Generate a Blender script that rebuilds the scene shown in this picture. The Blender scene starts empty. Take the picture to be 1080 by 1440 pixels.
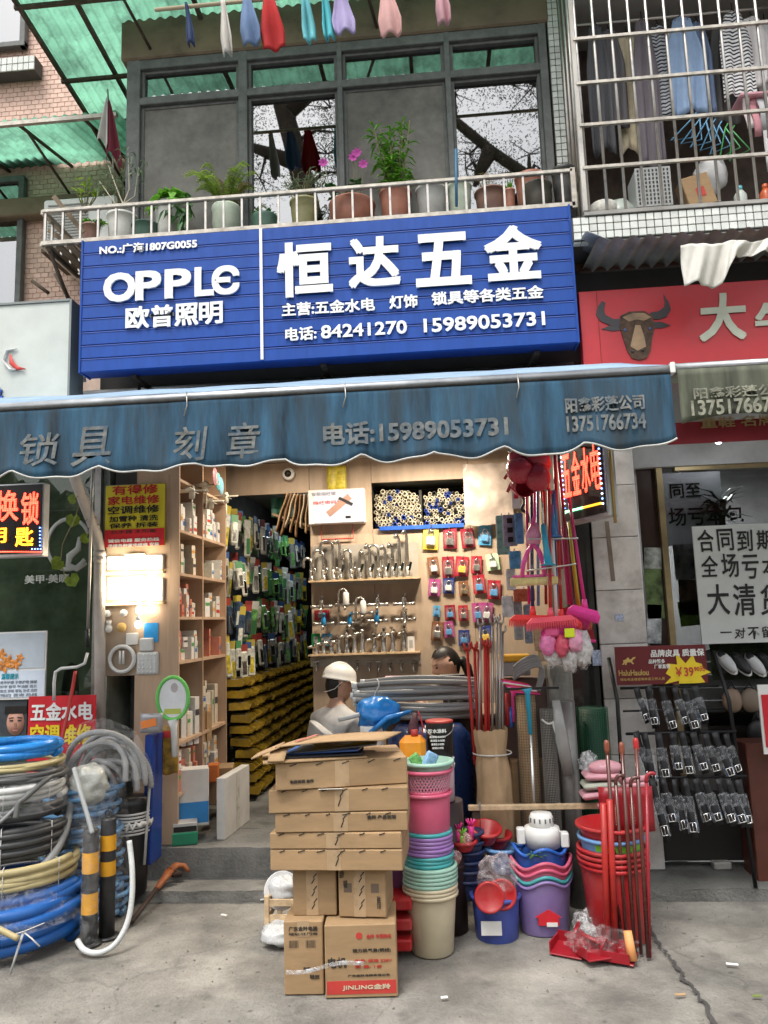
import bpy, math, random
from mathutils import Vector, Matrix, noise as mnoise
# camera, sky, sun, exposure
scene = bpy.context.scene
col = scene.collection
R = math.radians
CAM = Vector((0, -4.8, 1.5)); YAW, PITCH, ROLL = R(4.507), R(8.116), R(1.904)
fwd = Vector((-math.sin(YAW)*math.cos(PITCH), math.cos(YAW)*math.cos(PITCH), math.sin(PITCH)))
rt0 = Vector((math.cos(YAW), math.sin(YAW), 0)); up0 = rt0.cross(fwd)
rt = rt0*math.cos(ROLL) - up0*math.sin(ROLL); up = rt0*math.sin(ROLL) + up0*math.cos(ROLL)
cd = bpy.data.cameras.new('camera'); cd.sensor_fit = 'HORIZONTAL'; cd.sensor_width = 36; cd.lens = 36
cd.clip_start = .05; cd.clip_end = 500
cam = bpy.data.objects.new('camera', cd); col.objects.link(cam)
mw = Matrix((rt, up, -fwd)).transposed().to_4x4(); mw.translation = CAM; cam.matrix_world = mw
scene.camera = cam
def ray(px, py): return fwd*1080 + rt*(px-540) - up*(py-720)
def P(px, py, Y):
  d = ray(px, py); return CAM + d*((Y-CAM.y)/d.y)
def G(px, py, Z=0.0):
  d = ray(px, py); return CAM + d*((Z-CAM.z)/d.z)
def PX(px, py, X):
  d = ray(px, py); return CAM + d*((X-CAM.x)/d.x)
SUN_EL, SUN_AZ = R(63), R(200)
w = bpy.data.worlds.new('World'); scene.world = w; w.use_nodes = True
nt = w.node_tree; nt.nodes.clear()
wo = nt.nodes.new('ShaderNodeOutputWorld'); bg = nt.nodes.new('ShaderNodeBackground')
sky = nt.nodes.new('ShaderNodeTexSky'); sky.sky_type = 'NISHITA'; sky.sun_disc = False
sky.sun_elevation = SUN_EL; sky.sun_rotation = SUN_AZ; sky.air_density = 1.6; sky.dust_density = 4.0
hs = nt.nodes.new('ShaderNodeHueSaturation'); hs.inputs['Saturation'].default_value = .22
nt.links.new(sky.outputs[0], hs.inputs['Color']); nt.links.new(hs.outputs[0], bg.inputs[0])
bg.inputs[1].default_value = .15
nt.links.new(bg.outputs[0], wo.inputs[0])
sl = bpy.data.lights.new('sun', 'SUN'); sl.energy = 1.15; sl.angle = R(18); sl.color = (1, .96, .9)
so = bpy.data.objects.new('sun', sl); col.objects.link(so)
sd = Vector((math.sin(SUN_AZ)*math.cos(SUN_EL), math.cos(SUN_AZ)*math.cos(SUN_EL), math.sin(SUN_EL)))
so.rotation_euler = sd.to_track_quat('Z', 'Y').to_euler(); so.location = (3, -10, 12)
vs = scene.view_settings; vs.view_transform = 'Standard'; vs.look = 'None'; vs.gamma = 1; vs.use_curve_mapping = False
vs.exposure = 1.0
scene.cycles.max_bounces = 7; scene.cycles.transparent_max_bounces = 12
scene.cycles.caustics_reflective = False; scene.cycles.caustics_refractive = False
rnd = random.Random(7)
U = rnd.uniform
# materials
MATS = {}
def lin(h):
  h = h.lstrip('#'); c = [int(h[i:i+2], 16)/255 for i in (0, 2, 4)]
  return tuple((x/12.92 if x <= .04045 else ((x+.055)/1.055)**2.4) for x in c)
def mat(name, c=(.5, .5, .5), rough=.55, metal=0, var=.10, scale=6, bump=0, bscale=60, spec=.5, trans=0, emit=0, ecol=None,
    dirt=0, dcol=(.05, .045, .04), dscale=2.5, stretch=(1, 1, 1), alpha=1, objvar=0, coat=0, sss=0, transl=0, ior=1.45):
  if name in MATS: return MATS[name]
  if isinstance(c, str): c = lin(c)
  m = bpy.data.materials.new(name); m.use_nodes = True; MATS[name] = m
  n = m.node_tree.nodes; l = m.node_tree.links; b = n['Principled BSDF']
  b.inputs['Roughness'].default_value = rough; b.inputs['Metallic'].default_value = metal
  b.inputs['Specular IOR Level'].default_value = spec; b.inputs['IOR'].default_value = ior
  b.inputs['Transmission Weight'].default_value = trans; b.inputs['Alpha'].default_value = alpha
  b.inputs['Coat Weight'].default_value = coat
  tc = n.new('ShaderNodeTexCoord'); oi = n.new('ShaderNodeObjectInfo')
  ad = n.new('ShaderNodeVectorMath'); ad.operation = 'ADD'
  sc = n.new('ShaderNodeVectorMath'); sc.operation = 'SCALE'; sc.inputs['Scale'].default_value = 37.0
  cx = n.new('ShaderNodeCombineXYZ')
  for i in range(3): l.new(oi.outputs['Random'], cx.inputs[i])
  l.new(cx.outputs[0], sc.inputs[0]); l.new(tc.outputs['Object'], ad.inputs[0]); l.new(sc.outputs[0], ad.inputs[1])
  mp = n.new('ShaderNodeMapping'); mp.inputs['Scale'].default_value = stretch
  l.new(ad.outputs[0], mp.inputs[0])
  n1 = n.new('ShaderNodeTexNoise'); n1.inputs['Scale'].default_value = scale; n1.inputs['Detail'].default_value = 6
  n1.inputs['Roughness'].default_value = .65
  l.new(mp.outputs[0], n1.inputs['Vector'])
  rmp = n.new('ShaderNodeMapRange'); rmp.inputs[1].default_value = .3; rmp.inputs[2].default_value = .7
  rmp.inputs[3].default_value = 1-var*1.6; rmp.inputs[4].default_value = 1+var
  l.new(n1.outputs[0], rmp.inputs[0])
  cur = n.new('ShaderNodeVectorMath'); cur.operation = 'SCALE'; cur.inputs[0].default_value = c[:3]
  l.new(rmp.outputs[0], cur.inputs['Scale']); out = cur.outputs[0]
  if objvar:
    hv = n.new('ShaderNodeHueSaturation')
    r1 = n.new('ShaderNodeMapRange'); r1.inputs[3].default_value = 1-objvar; r1.inputs[4].default_value = 1+objvar*.7
    l.new(oi.outputs['Random'], r1.inputs[0]); l.new(r1.outputs[0], hv.inputs['Value'])
    l.new(out, hv.inputs['Color']); out = hv.outputs[0]
  if dirt:
    n2 = n.new('ShaderNodeTexNoise'); n2.inputs['Scale'].default_value = dscale; n2.inputs['Detail'].default_value = 9
    n2.inputs['Roughness'].default_value = .7; l.new(mp.outputs[0], n2.inputs['Vector'])
    r2 = n.new('ShaderNodeMapRange'); r2.inputs[1].default_value = .45; r2.inputs[2].default_value = .75
    r2.inputs[4].default_value = dirt; l.new(n2.outputs[0], r2.inputs[0])
    mx = n.new('ShaderNodeMix'); mx.data_type = 'RGBA'; l.new(r2.outputs[0], mx.inputs[0]); l.new(out, mx.inputs[6])
    mx.inputs[7].default_value = (*dcol, 1); out = mx.outputs[2]
  l.new(out, b.inputs['Base Color'])
  rr = n.new('ShaderNodeMapRange'); rr.inputs[1].default_value = .3; rr.inputs[2].default_value = .7
  rr.inputs[3].default_value = max(0, rough-.08); rr.inputs[4].default_value = min(1, rough+.1)
  l.new(n1.outputs[0], rr.inputs[0]); l.new(rr.outputs[0], b.inputs['Roughness'])
  if bump:
    nb = n.new('ShaderNodeTexNoise'); nb.inputs['Scale'].default_value = bscale; nb.inputs['Detail'].default_value = 4
    l.new(mp.outputs[0], nb.inputs['Vector']); bp = n.new('ShaderNodeBump'); bp.inputs['Strength'].default_value = bump
    bp.inputs['Distance'].default_value = .01
    l.new(nb.outputs[0], bp.inputs['Height']); l.new(bp.outputs[0], b.inputs['Normal'])
  if emit:
    b.inputs['Emission Strength'].default_value = emit; b.inputs['Emission Color'].default_value = (*(ecol or c[:3]), 1)
  if transl:
    tr = n.new('ShaderNodeBsdfTranslucent'); l.new(out, tr.inputs[0]); ms = n.new('ShaderNodeMixShader')
    ms.inputs[0].default_value = transl; l.new(b.outputs[0], ms.inputs[1]); l.new(tr.outputs[0], ms.inputs[2])
    l.new(ms.outputs[0], n['Material Output'].inputs[0])
  return m
def glass(name, tint=(1, 1, 1), rough=.02, clear=.6, refl=1.5):
  if name in MATS: return MATS[name]
  m = bpy.data.materials.new(name); m.use_nodes = True; MATS[name] = m
  n = m.node_tree.nodes; l = m.node_tree.links; n.remove(n['Principled BSDF'])
  t = n.new('ShaderNodeBsdfTransparent'); t.inputs[0].default_value = (*[x*clear for x in tint], 1)
  g = n.new('ShaderNodeBsdfGlossy'); g.inputs['Roughness'].default_value = rough
  f = n.new('ShaderNodeFresnel'); f.inputs[0].default_value = refl
  ms = n.new('ShaderNodeMixShader'); l.new(f.outputs[0], ms.inputs[0]); l.new(t.outputs[0], ms.inputs[1]); l.new(g.outputs[0], ms.inputs[2])
  l.new(ms.outputs[0], n['Material Output'].inputs[0]); return m
def film(name, tint=(1, 1, 1), fac=.22, rough=.15):
  if name in MATS: return MATS[name]
  m = bpy.data.materials.new(name); m.use_nodes = True; MATS[name] = m
  n = m.node_tree.nodes; l = m.node_tree.links; b = n['Principled BSDF']; b.inputs['Base Color'].default_value = (*[x*.8 for x in tint], 1)
  b.inputs['Roughness'].default_value = rough
  t = n.new('ShaderNodeBsdfTransparent'); t.inputs[0].default_value = (*tint, 1)
  tc = n.new('ShaderNodeTexCoord'); nz = n.new('ShaderNodeTexNoise'); nz.inputs['Scale'].default_value = 13; nz.inputs['Detail'].default_value = 1.5
  nz.inputs['Distortion'].default_value = 2.5
  l.new(tc.outputs['Object'], nz.inputs['Vector']); bp = n.new('ShaderNodeBump'); bp.inputs['Strength'].default_value = .45; bp.inputs['Distance'].default_value = .03
  l.new(nz.outputs[0], bp.inputs['Height']); l.new(bp.outputs[0], b.inputs['Normal'])
  mr = n.new('ShaderNodeMapRange'); mr.inputs[1].default_value = .4; mr.inputs[2].default_value = .75
  mr.inputs[3].default_value = fac*.35; mr.inputs[4].default_value = min(1, fac*1.9); l.new(nz.outputs[0], mr.inputs[0])
  ms = n.new('ShaderNodeMixShader'); l.new(mr.outputs[0], ms.inputs[0]); l.new(t.outputs[0], ms.inputs[1]); l.new(b.outputs[0], ms.inputs[2])
  l.new(ms.outputs[0], n['Material Output'].inputs[0]); return m
def screen_mesh(name, c, clear):
  if name in MATS: return MATS[name]
  m = bpy.data.materials.new(name); m.use_nodes = True; MATS[name] = m
  n = m.node_tree.nodes; l = m.node_tree.links; b = n['Principled BSDF']; b.inputs['Roughness'].default_value = .55; tc = n.new('ShaderNodeTexCoord'); nz = n.new('ShaderNodeTexNoise'); nz.inputs['Scale'].default_value = 3.5; nz.inputs['Detail'].default_value = 9; nz.inputs['Roughness'].default_value = .7; l.new(tc.outputs['Object'], nz.inputs['Vector']); cr = n.new('ShaderNodeMapRange'); cr.inputs[1].default_value = .35; cr.inputs[2].default_value = .7; cr.inputs[3].default_value = .6; cr.inputs[4].default_value = 1.5; l.new(nz.outputs[0], cr.inputs[0]); sv = n.new('ShaderNodeVectorMath'); sv.operation = 'SCALE'; sv.inputs[0].default_value = c; l.new(cr.outputs[0], sv.inputs['Scale']); l.new(sv.outputs[0], b.inputs['Base Color'])
  t = n.new('ShaderNodeBsdfTransparent'); ms = n.new('ShaderNodeMixShader'); ms.inputs[0].default_value = 1-clear
  l.new(t.outputs[0], ms.inputs[1]); l.new(b.outputs[0], ms.inputs[2]); l.new(ms.outputs[0], n['Material Output'].inputs[0]); return m
# mesh builder
V = Vector
class MB:
  def __init__(s): s.v = []; s.f = []; s.sm = []; s.mi = []
  def add(s, vs, fs, smooth=False, m=0, M=None):
    o = len(s.v)
    s.v += [(M @ V(v)) if M is not None else V(v) for v in vs]
    for f in fs: s.f.append(tuple(i+o for i in f)); s.sm.append(smooth); s.mi.append(m)
    return s
  def box(s, c, d, rz=0, b=0, m=0, M=None, rx=0, ry=0):
    hx, hy, hz = d[0]/2, d[1]/2, d[2]/2
    T = Matrix.Translation(c) @ Matrix.Rotation(rz, 4, 'Z') @ Matrix.Rotation(ry, 4, 'Y') @ Matrix.Rotation(rx, 4, 'X')
    if M is not None: T = M @ T
    if not b:
      vs = [(x, y, z) for x in (-hx, hx) for y in (-hy, hy) for z in (-hz, hz)]
      return s.add(vs, [(0, 1, 3, 2), (4, 6, 7, 5), (0, 4, 5, 1), (2, 3, 7, 6), (0, 2, 6, 4), (1, 5, 7, 3)], False, m, T)
    b = min(b, hx*.9, hy*.9, hz*.9)
    vs = []; idx = {}
    for sx in (-1, 1):
      for sy in (-1, 1):
        for sz in (-1, 1):
          for a in range(3):
            q = [sx*(hx-b), sy*(hy-b), sz*(hz-b)]; q[a] = (sx*hx, sy*hy, sz*hz)[a]
            idx[(sx, sy, sz, a)] = len(vs); vs.append(q)
    fs = []
    I = idx
    for sg in (-1, 1):
      fs += [(I[(sg, -1, -1, 0)], I[(sg, 1, -1, 0)], I[(sg, 1, 1, 0)], I[(sg, -1, 1, 0)]),
           (I[(-1, sg, -1, 1)], I[(1, sg, -1, 1)], I[(1, sg, 1, 1)], I[(-1, sg, 1, 1)]),
           (I[(-1, -1, sg, 2)], I[(1, -1, sg, 2)], I[(1, 1, sg, 2)], I[(-1, 1, sg, 2)])]
    for a in (-1, 1):
      for c2 in (-1, 1):
        fs += [(I[(a, c2, -1, 0)], I[(a, c2, 1, 0)], I[(a, c2, 1, 1)], I[(a, c2, -1, 1)]),
             (I[(a, -1, c2, 0)], I[(a, 1, c2, 0)], I[(a, 1, c2, 2)], I[(a, -1, c2, 2)]),
             (I[(-1, a, c2, 1)], I[(1, a, c2, 1)], I[(1, a, c2, 2)], I[(-1, a, c2, 2)])]
        for d3 in (-1, 1): fs.append((I[(a, c2, d3, 0)], I[(a, c2, d3, 1)], I[(a, c2, d3, 2)]))
    return s.add(vs, fs, False, m, T)
  def tube(s, pts, r, n=8, closed=False, cap=True, m=0, smooth=True, flat=1.0):
    pts = [V(p) for p in pts]; k = len(pts); rs = r if isinstance(r, (list, tuple)) else [r]*k
    tans = []
    for i in range(k):
      a = pts[i-1] if (i > 0 or closed) else pts[i]; b = pts[(i+1) % k] if (i < k-1 or closed) else pts[i]
      t = (b-a); tans.append(t.normalized() if t.length > 1e-9 else V((0, 0, 1)))
    t0 = tans[0]; ref = V((0, 0, 1)) if abs(t0.z) < .9 else V((0, 1, 0))
    u = t0.cross(ref).normalized(); vs = []
    for i in range(k):
      t = tans[i]; u = u - t*u.dot(t)
      u = u.normalized() if u.length > 1e-6 else t.orthogonal().normalized()
      w_ = t.cross(u)
      for j in range(n):
        a = 2*math.pi*j/n; vs.append(pts[i] + u*(math.cos(a)*rs[i]) + w_*(math.sin(a)*rs[i]*flat))
    fs = []
    for i in range(k if closed else k-1):
      i2 = (i+1) % k
      for j in range(n):
        j2 = (j+1) % n; fs.append((i*n+j, i*n+j2, i2*n+j2, i2*n+j))
    s.add(vs, fs, smooth, m)
    if cap and not closed:
      o = len(s.v)-k*n
      s.f.append(tuple(o+j for j in reversed(range(n)))); s.sm.append(False); s.mi.append(m)
      s.f.append(tuple(o+(k-1)*n+j for j in range(n))); s.sm.append(False); s.mi.append(m)
    return s
  def cyl(s, p0, p1, r0, r1=None, n=12, m=0, cap=True, smooth=True):
    return s.tube([p0, p1], [r0, r0 if r1 is None else r1], n, False, cap, m, smooth)
  def lathe(s, prof, n=24, c=(0, 0, 0), M=None, m=0, smooth=True, close=True, sx=1, sy=1, wob=None):
    vs = []; T = Matrix.Translation(c)
    if M is not None: T = T @ M
    for (r, z) in prof:
      for j in range(n):
        a = 2*math.pi*j/n; q = (wob(a, z) if wob else 1)
        vs.append((r*q*sx*math.cos(a), r*q*sy*math.sin(a), z))
    fs = [(i*n+j, i*n+(j+1) % n, (i+1)*n+(j+1) % n, (i+1)*n+j) for i in range(len(prof)-1) for j in range(n)]
    s.add(vs, fs, smooth, m, T); o = len(s.v)-len(vs)
    if close:
      if prof[0][0] > 1e-5: s.f.append(tuple(o+j for j in reversed(range(n)))); s.sm.append(False); s.mi.append(m)
      if prof[-1][0] > 1e-5: s.f.append(tuple(o+(len(prof)-1)*n+j for j in range(n))); s.sm.append(False); s.mi.append(m)
    return s
  def sheet(s, fn, nu, nv, th=0, m=0, smooth=True):
    g = [[V(fn(i/nu, j/nv)) for j in range(nv+1)] for i in range(nu+1)]
    W = nv+1; vs = [p for row in g for p in row]
    fs = [(i*W+j, (i+1)*W+j, (i+1)*W+j+1, i*W+j+1) for i in range(nu) for j in range(nv)]
    if th:
      nn = []
      for i in range(nu+1):
        for j in range(nv+1):
          du = g[min(i+1, nu)][j]-g[max(i-1, 0)][j]; dv = g[i][min(j+1, nv)]-g[i][max(j-1, 0)]
          q = du.cross(dv); nn.append(q.normalized() if q.length > 1e-12 else V((0, 0, 1)))
      N = len(vs); vs = vs + [p-q*th for p, q in zip(vs, nn)]
      fs = fs + [tuple(N+i for i in reversed(f)) for f in fs]
      ring = [i*W for i in range(nu+1)] + [nu*W+j for j in range(1, W)] + [i*W+nv for i in range(nu-1, -1, -1)] + [j for j in range(nv-1, 0, -1)]
      for a, b in zip(ring, ring[1:]+ring[:1]): fs.append((b, a, N+a, N+b))
    return s.add(vs, fs, smooth, m)
  def prism(s, poly, y0, y1, m=0, M=None, smooth=False):
    n = len(poly); vs = [(x, y0, z) for x, z in poly]+[(x, y1, z) for x, z in poly]
    return s.add(vs, [tuple(range(n)), tuple(range(2*n-1, n-1, -1))]+[(i, n+i, n+(i+1) % n, (i+1) % n) for i in range(n)], smooth, m, M)
  def ball(s, c, r, n=12, k=8, m=0, nz=0, seed=0, M=None, nscale=1.5):
    rr = (r, r, r) if not isinstance(r, (tuple, list)) else r; vs = []
    for i in range(k+1):
      th = math.pi*i/k
      for j in range(n):
        ph = 2*math.pi*j/n; d = V((math.sin(th)*math.cos(ph), math.sin(th)*math.sin(ph), math.cos(th)))
        q = 1 + (nz*mnoise.noise(d*nscale+V((seed*3.7, seed, 0))) if nz else 0)
        vs.append((c[0]+d.x*rr[0]*q, c[1]+d.y*rr[1]*q, c[2]+d.z*rr[2]*q))
    return s.add(vs, [(i*n+j, (i+1)*n+j, (i+1)*n+(j+1) % n, i*n+(j+1) % n) for i in range(k) for j in range(n)], True, m, M)
  def leaf(s, p, d, L, W, droop=.3, m=0, nrm=None):
    d = V(d).normalized(); n0 = V(nrm) if nrm else V((0, 0, 1)); sd_ = d.cross(n0)
    sd_ = sd_.normalized() if sd_.length > 1e-4 else V((1, 0, 0)); n1 = sd_.cross(d)
    p = V(p); mid = p+d*L*.5 + n1*L*.04; tip = p+d*L - V((0, 0, droop*L))
    return s.add([p, mid+sd_*W/2-n1*W*.12, mid, mid-sd_*W/2-n1*W*.12, tip], [(0, 1, 2), (0, 2, 3), (1, 4, 2), (2, 4, 3)], False, m)
  def shift(s, d):
    d = V(d); s.v = [v+d for v in s.v]; return s
  def xf(s, M): s.v = [M @ v for v in s.v]; return s
  def mesh(s, name, mats):
    me = bpy.data.meshes.new(name); me.from_pydata([tuple(v) for v in s.v], [], s.f); me.update()
    me.polygons.foreach_set('use_smooth', s.sm); me.polygons.foreach_set('material_index', s.mi)
    for m in (mats if isinstance(mats, (list, tuple)) else [mats]): me.materials.append(m)
    return me
ORG = {}
def tag(o, label=None, cat=None, group=None, kind=None):
  if label: o['label'] = label
  if cat: o['category'] = cat
  if group: o['group'] = group
  if kind: o['kind'] = kind
  return o
def thing(name, label, cat, loc=(0, 0, 0), rz=0, group=None):
  o = bpy.data.objects.new(name, None); col.objects.link(o); o.location = loc; o.rotation_euler = (0, 0, rz)
  o.empty_display_size = .1
  ORG[o.name] = V(loc); return tag(o, label, cat, group)
def part(name, mb, m, parent, w=True, label=None, kind=None):
  org = ORG[parent.name]
  if w: mb.shift(-org)
  o = bpy.data.objects.new(name, mb.mesh(name, m)); col.objects.link(o); o.parent = parent
  ORG[o.name] = org
  return tag(o, label, None, None, kind)
def solo(name, mb, m, label=None, cat=None, group=None, kind=None, rz=None):
  xs = [v.x for v in mb.v]; ys = [v.y for v in mb.v]; zs = [v.z for v in mb.v]
  c = V(((min(xs)+max(xs))/2, (min(ys)+max(ys))/2, min(zs))); mb.shift(-c)
  o = bpy.data.objects.new(name, mb.mesh(name, m)); col.objects.link(o); o.location = c; ORG[o.name] = c
  return tag(o, label, cat, group, kind)
def inst(name, me, loc, rot=(0, 0, 0), parent=None, scale=None):
  o = bpy.data.objects.new(name, me); col.objects.link(o)
  if parent is not None: o.parent = parent; o.location = V(loc)-ORG[parent.name]; ORG[o.name] = V(loc)
  else: o.location = loc; ORG[o.name] = V(loc)
  o.rotation_euler = rot
  if scale: o.scale = scale
  return o
_tens = ['', '', 'twenty', 'thirty', 'forty']; _o1 = ['', 'first', 'second', 'third', 'fourth', 'fifth', 'sixth', 'seventh', 'eighth', 'ninth', 'tenth', 'eleventh', 'twelfth', 'thirteenth', 'fourteenth', 'fifteenth', 'sixteenth', 'seventeenth', 'eighteenth', 'nineteenth']
def nth(n):
  if n < 20: return _o1[n]
  t, u = divmod(n, 10); return {2: 'twentieth', 3: 'thirtieth', 4: 'fortieth'}[t] if u == 0 else _tens[t]+'-'+_o1[u]
def copy_tree(o, parent=None):
  c = o.copy(); col.objects.link(c)
  if parent is not None: c.parent = parent
  for ch in o.children: copy_tree(ch, c)
  return c
def dup(o, loc, rz=None, label=None, rot=None, mats=None, scale=None):
  c = copy_tree(o); c.location = loc
  if rot is not None: c.rotation_euler = rot
  elif rz is not None: c.rotation_euler = (0, 0, rz)
  if label: c['label'] = label
  if scale: c.scale = scale if isinstance(scale, tuple) else (scale,)*3
  return c
def recolor(o, a, b):
  for q in [o]+list(o.children_recursive):
    if q.type == 'MESH':
      for s in q.material_slots:
        if s.material == a: s.link = 'OBJECT'; s.material = b
_tc = {}
def glyphs(body, bold=0.0, ext=.02, shear=0):
  k = (body, bold, ext, shear)
  if k in _tc: return _tc[k]
  cu = bpy.data.curves.new('lettering', 'FONT'); cu.body = body; cu.size = 1; cu.offset = bold; cu.extrude = ext; cu.shear = shear
  cu.resolution_u = 3
  ob = bpy.data.objects.new('lettering', cu); col.objects.link(ob); bpy.context.view_layer.update()
  me = bpy.data.meshes.new_from_object(ob.evaluated_get(bpy.context.evaluated_depsgraph_get()))
  vs = [v.co.copy() for v in me.vertices]; fs = [tuple(p.vertices) for p in me.polygons]
  bpy.data.objects.remove(ob); bpy.data.curves.remove(cu); bpy.data.meshes.remove(me)
  _tc[k] = (vs, fs); return _tc[k]
def text(body, c, w, h, rgt=(1, 0, 0), upv=(0, 0, 1), ext=.003, bold=.02, mb=None, m=0, shear=0, anchor=.5):
  """raised or printed lettering: centre c, overall width w and height h in metres"""
  extra = bold-.008; bold = min(bold, .008)
  vs, fs = glyphs(body, bold, .5, shear)
  mb = mb or MB()
  if not vs: return mb
  x0 = min(v.x for v in vs); x1 = max(v.x for v in vs); y0 = min(v.y for v in vs); y1 = max(v.y for v in vs)
  rgt = V(rgt).normalized(); upv = V(upv).normalized(); nrm = rgt.cross(upv)
  if w is None: w = h*(x1-x0)/max(1e-6, y1-y0)
  sx = w/max(1e-6, x1-x0); sy = h/max(1e-6, y1-y0); c = V(c)
  if len(body) == 1 and (y1-y0) < .25*(x1-x0): sy = sx
  k = max(0, extra); base = [c+rgt*((v.x-x0)*sx-w*anchor)+upv*((v.y-(y0+y1)/2)*sy)+nrm*((v.z+.5)*ext) for v in vs]
  mb.add(base, fs, False, m)
  if k > .004:
    kx, ky = k*min(sx, sy), k*min(sx, sy)
    for i, (ax, ay) in enumerate(((1, 1), (-1, 1), (1, -1), (-1, -1))):
      o = rgt*(ax*kx)+upv*(ay*ky)+nrm*(.00025*(i+1)); mb.add([q+o for q in base], fs, False, m)
  return mb
def textq(body, a, b, Y, ext=.003, bold=.02, mb=None, m=0, shear=0):
  p = P(a[0], (a[1]+b[1])/2 if len(a) < 3 else a[2], Y); q = P(b[0], (a[1]+b[1])/2 if len(b) < 3 else b[2], Y)
  t = P((a[0]+b[0])/2, a[1], Y); u = P((a[0]+b[0])/2, b[1], Y)
  return text(body, ((p.x+q.x)/2, Y, (t.z+u.z)/2), q.x-p.x, t.z-u.z, ext=ext, bold=bold, mb=mb, m=m, shear=shear)
def quad(px0, py0, px1, py1, Y, th=.01):
  a = P(px0, (py0+py1)/2, Y); b = P(px1, (py0+py1)/2, Y); t = P((px0+px1)/2, py0, Y); u = P((px0+px1)/2, py1, Y)
  return V(((a.x+b.x)/2, Y, (t.z+u.z)/2)), (b.x-a.x, th, t.z-u.z)
# the setting: ground, steps
def concrete(name, c1, c2, crack=.5, seed=0):
  if name in MATS: return MATS[name]
  m = mat(name, c1, .9, var=.30, scale=2.3, bump=.9, bscale=60, dirt=.85, dcol=c2, dscale=1.9)
  n = m.node_tree.nodes; l = m.node_tree.links; b = n['Principled BSDF']; src = b.inputs['Base Color'].links[0].from_socket
  tc = n.new('ShaderNodeTexCoord'); ns = n.new('ShaderNodeTexNoise'); ns.inputs['Scale'].default_value = 2.2; ns.inputs['Detail'].default_value = 6
  l.new(tc.outputs['Object'], ns.inputs['Vector'])
  ad = n.new('ShaderNodeVectorMath'); ad.operation = 'MULTIPLY_ADD'; ad.inputs[1].default_value = (.55, .55, .0); l.new(ns.outputs['Color'], ad.inputs[0]); l.new(tc.outputs['Object'], ad.inputs[2])
  vo = n.new('ShaderNodeTexVoronoi'); vo.feature = 'DISTANCE_TO_EDGE'; vo.inputs['Scale'].default_value = .62; l.new(ad.outputs[0], vo.inputs['Vector'])
  mr = n.new('ShaderNodeMapRange'); mr.inputs[1].default_value = .0015; mr.inputs[2].default_value = .006; mr.inputs[3].default_value = crack; mr.inputs[4].default_value = 0
  l.new(vo.outputs['Distance'], mr.inputs[0])
  sp = n.new('ShaderNodeTexNoise'); sp.inputs['Scale'].default_value = 95; sp.inputs['Detail'].default_value = 3; l.new(tc.outputs['Object'], sp.inputs['Vector'])
  s2 = n.new('ShaderNodeMapRange'); s2.inputs[1].default_value = .58; s2.inputs[2].default_value = .75; s2.inputs[4].default_value = .35; l.new(sp.outputs[0], s2.inputs[0])
  st = n.new('ShaderNodeTexNoise'); st.inputs['Scale'].default_value = 5.5; st.inputs['Detail'].default_value = 5; l.new(tc.outputs['Object'], st.inputs['Vector'])
  s3 = n.new('ShaderNodeMapRange'); s3.inputs[1].default_value = .60; s3.inputs[2].default_value = .72; s3.inputs[4].default_value = .55; l.new(st.outputs[0], s3.inputs[0])
  gm_ = n.new('ShaderNodeTexVoronoi'); gm_.inputs['Scale'].default_value = 6.0; l.new(tc.outputs['Object'], gm_.inputs['Vector'])
  s4 = n.new('ShaderNodeMapRange'); s4.inputs[1].default_value = .05; s4.inputs[2].default_value = .085; s4.inputs[3].default_value = .6; s4.inputs[4].default_value = 0; l.new(gm_.outputs['Distance'], s4.inputs[0])
  mx0 = n.new('ShaderNodeMath'); mx0.operation = 'MAXIMUM'; l.new(s3.outputs[0], mx0.inputs[0]); l.new(s4.outputs[0], mx0.inputs[1])
  mx1 = n.new('ShaderNodeMath'); mx1.operation = 'MAXIMUM'; l.new(mx0.outputs[0], mx1.inputs[0]); l.new(s2.outputs[0], mx1.inputs[1])
  mx = n.new('ShaderNodeMath'); mx.operation = 'MAXIMUM'; l.new(mr.outputs[0], mx.inputs[0]); l.new(mx1.outputs[0], mx.inputs[1])
  mc = n.new('ShaderNodeMix'); mc.data_type = 'RGBA'; l.new(mx.outputs[0], mc.inputs[0]); l.new(src, mc.inputs[6]); mc.inputs[7].default_value = (.06, .055, .05, 1)
  l.new(mc.outputs[2], b.inputs['Base Color']); return m
CONC = concrete('street concrete', (.27, .255, .225), (.075, .07, .062), .3)
CONC2 = concrete('worn step concrete', (.27, .265, .245), (.10, .10, .095), .3)
SHOPF = concrete('shop floor concrete', (.20, .20, .185), (.09, .09, .08), .2)
def gfun(u, v):
  x = -16+32*u; y = -18+26*v
  return (x, y, .006*mnoise.noise(V((x*.7, y*.7, 0)))-.004)
solo('ground', MB().sheet(lambda u, v: (-40+80*u, -60+90*v, -.03), 2, 2), CONC2, kind='structure')
solo('street_pavement', MB().sheet(gfun, 96, 78), CONC, kind='structure')
# a dark joint that runs across the slab at the lower right, filled with dirt
jp = [G(x, y) for x, y in ((905, 1270), (922, 1325), (940, 1345), (962, 1378), (990, 1412), (1020, 1460))]
jm = MB(); jq = []
for a, b in zip(jp, jp[1:]): jq += [a.lerp(b, k/9)+V((U(-.012, .012), U(-.008, .008), 0)) for k in range(9)]
for a, b in zip(jq, jq[1:]):
  d = (b-a).normalized(); s = V((-d.y, d.x, 0))*U(.003, .010)
  jm.add([a-s*U(.7, 1.4)+V((0, 0, .008)), b-s*U(.7, 1.4)+V((0, 0, .008)), b+s+V((0, 0, .008)), a+s+V((0, 0, .008))], [(0, 1, 2, 3)])
solo('pavement_joint', jm, mat('joint dirt', (.07, .065, .06), .95), kind='structure')
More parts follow.
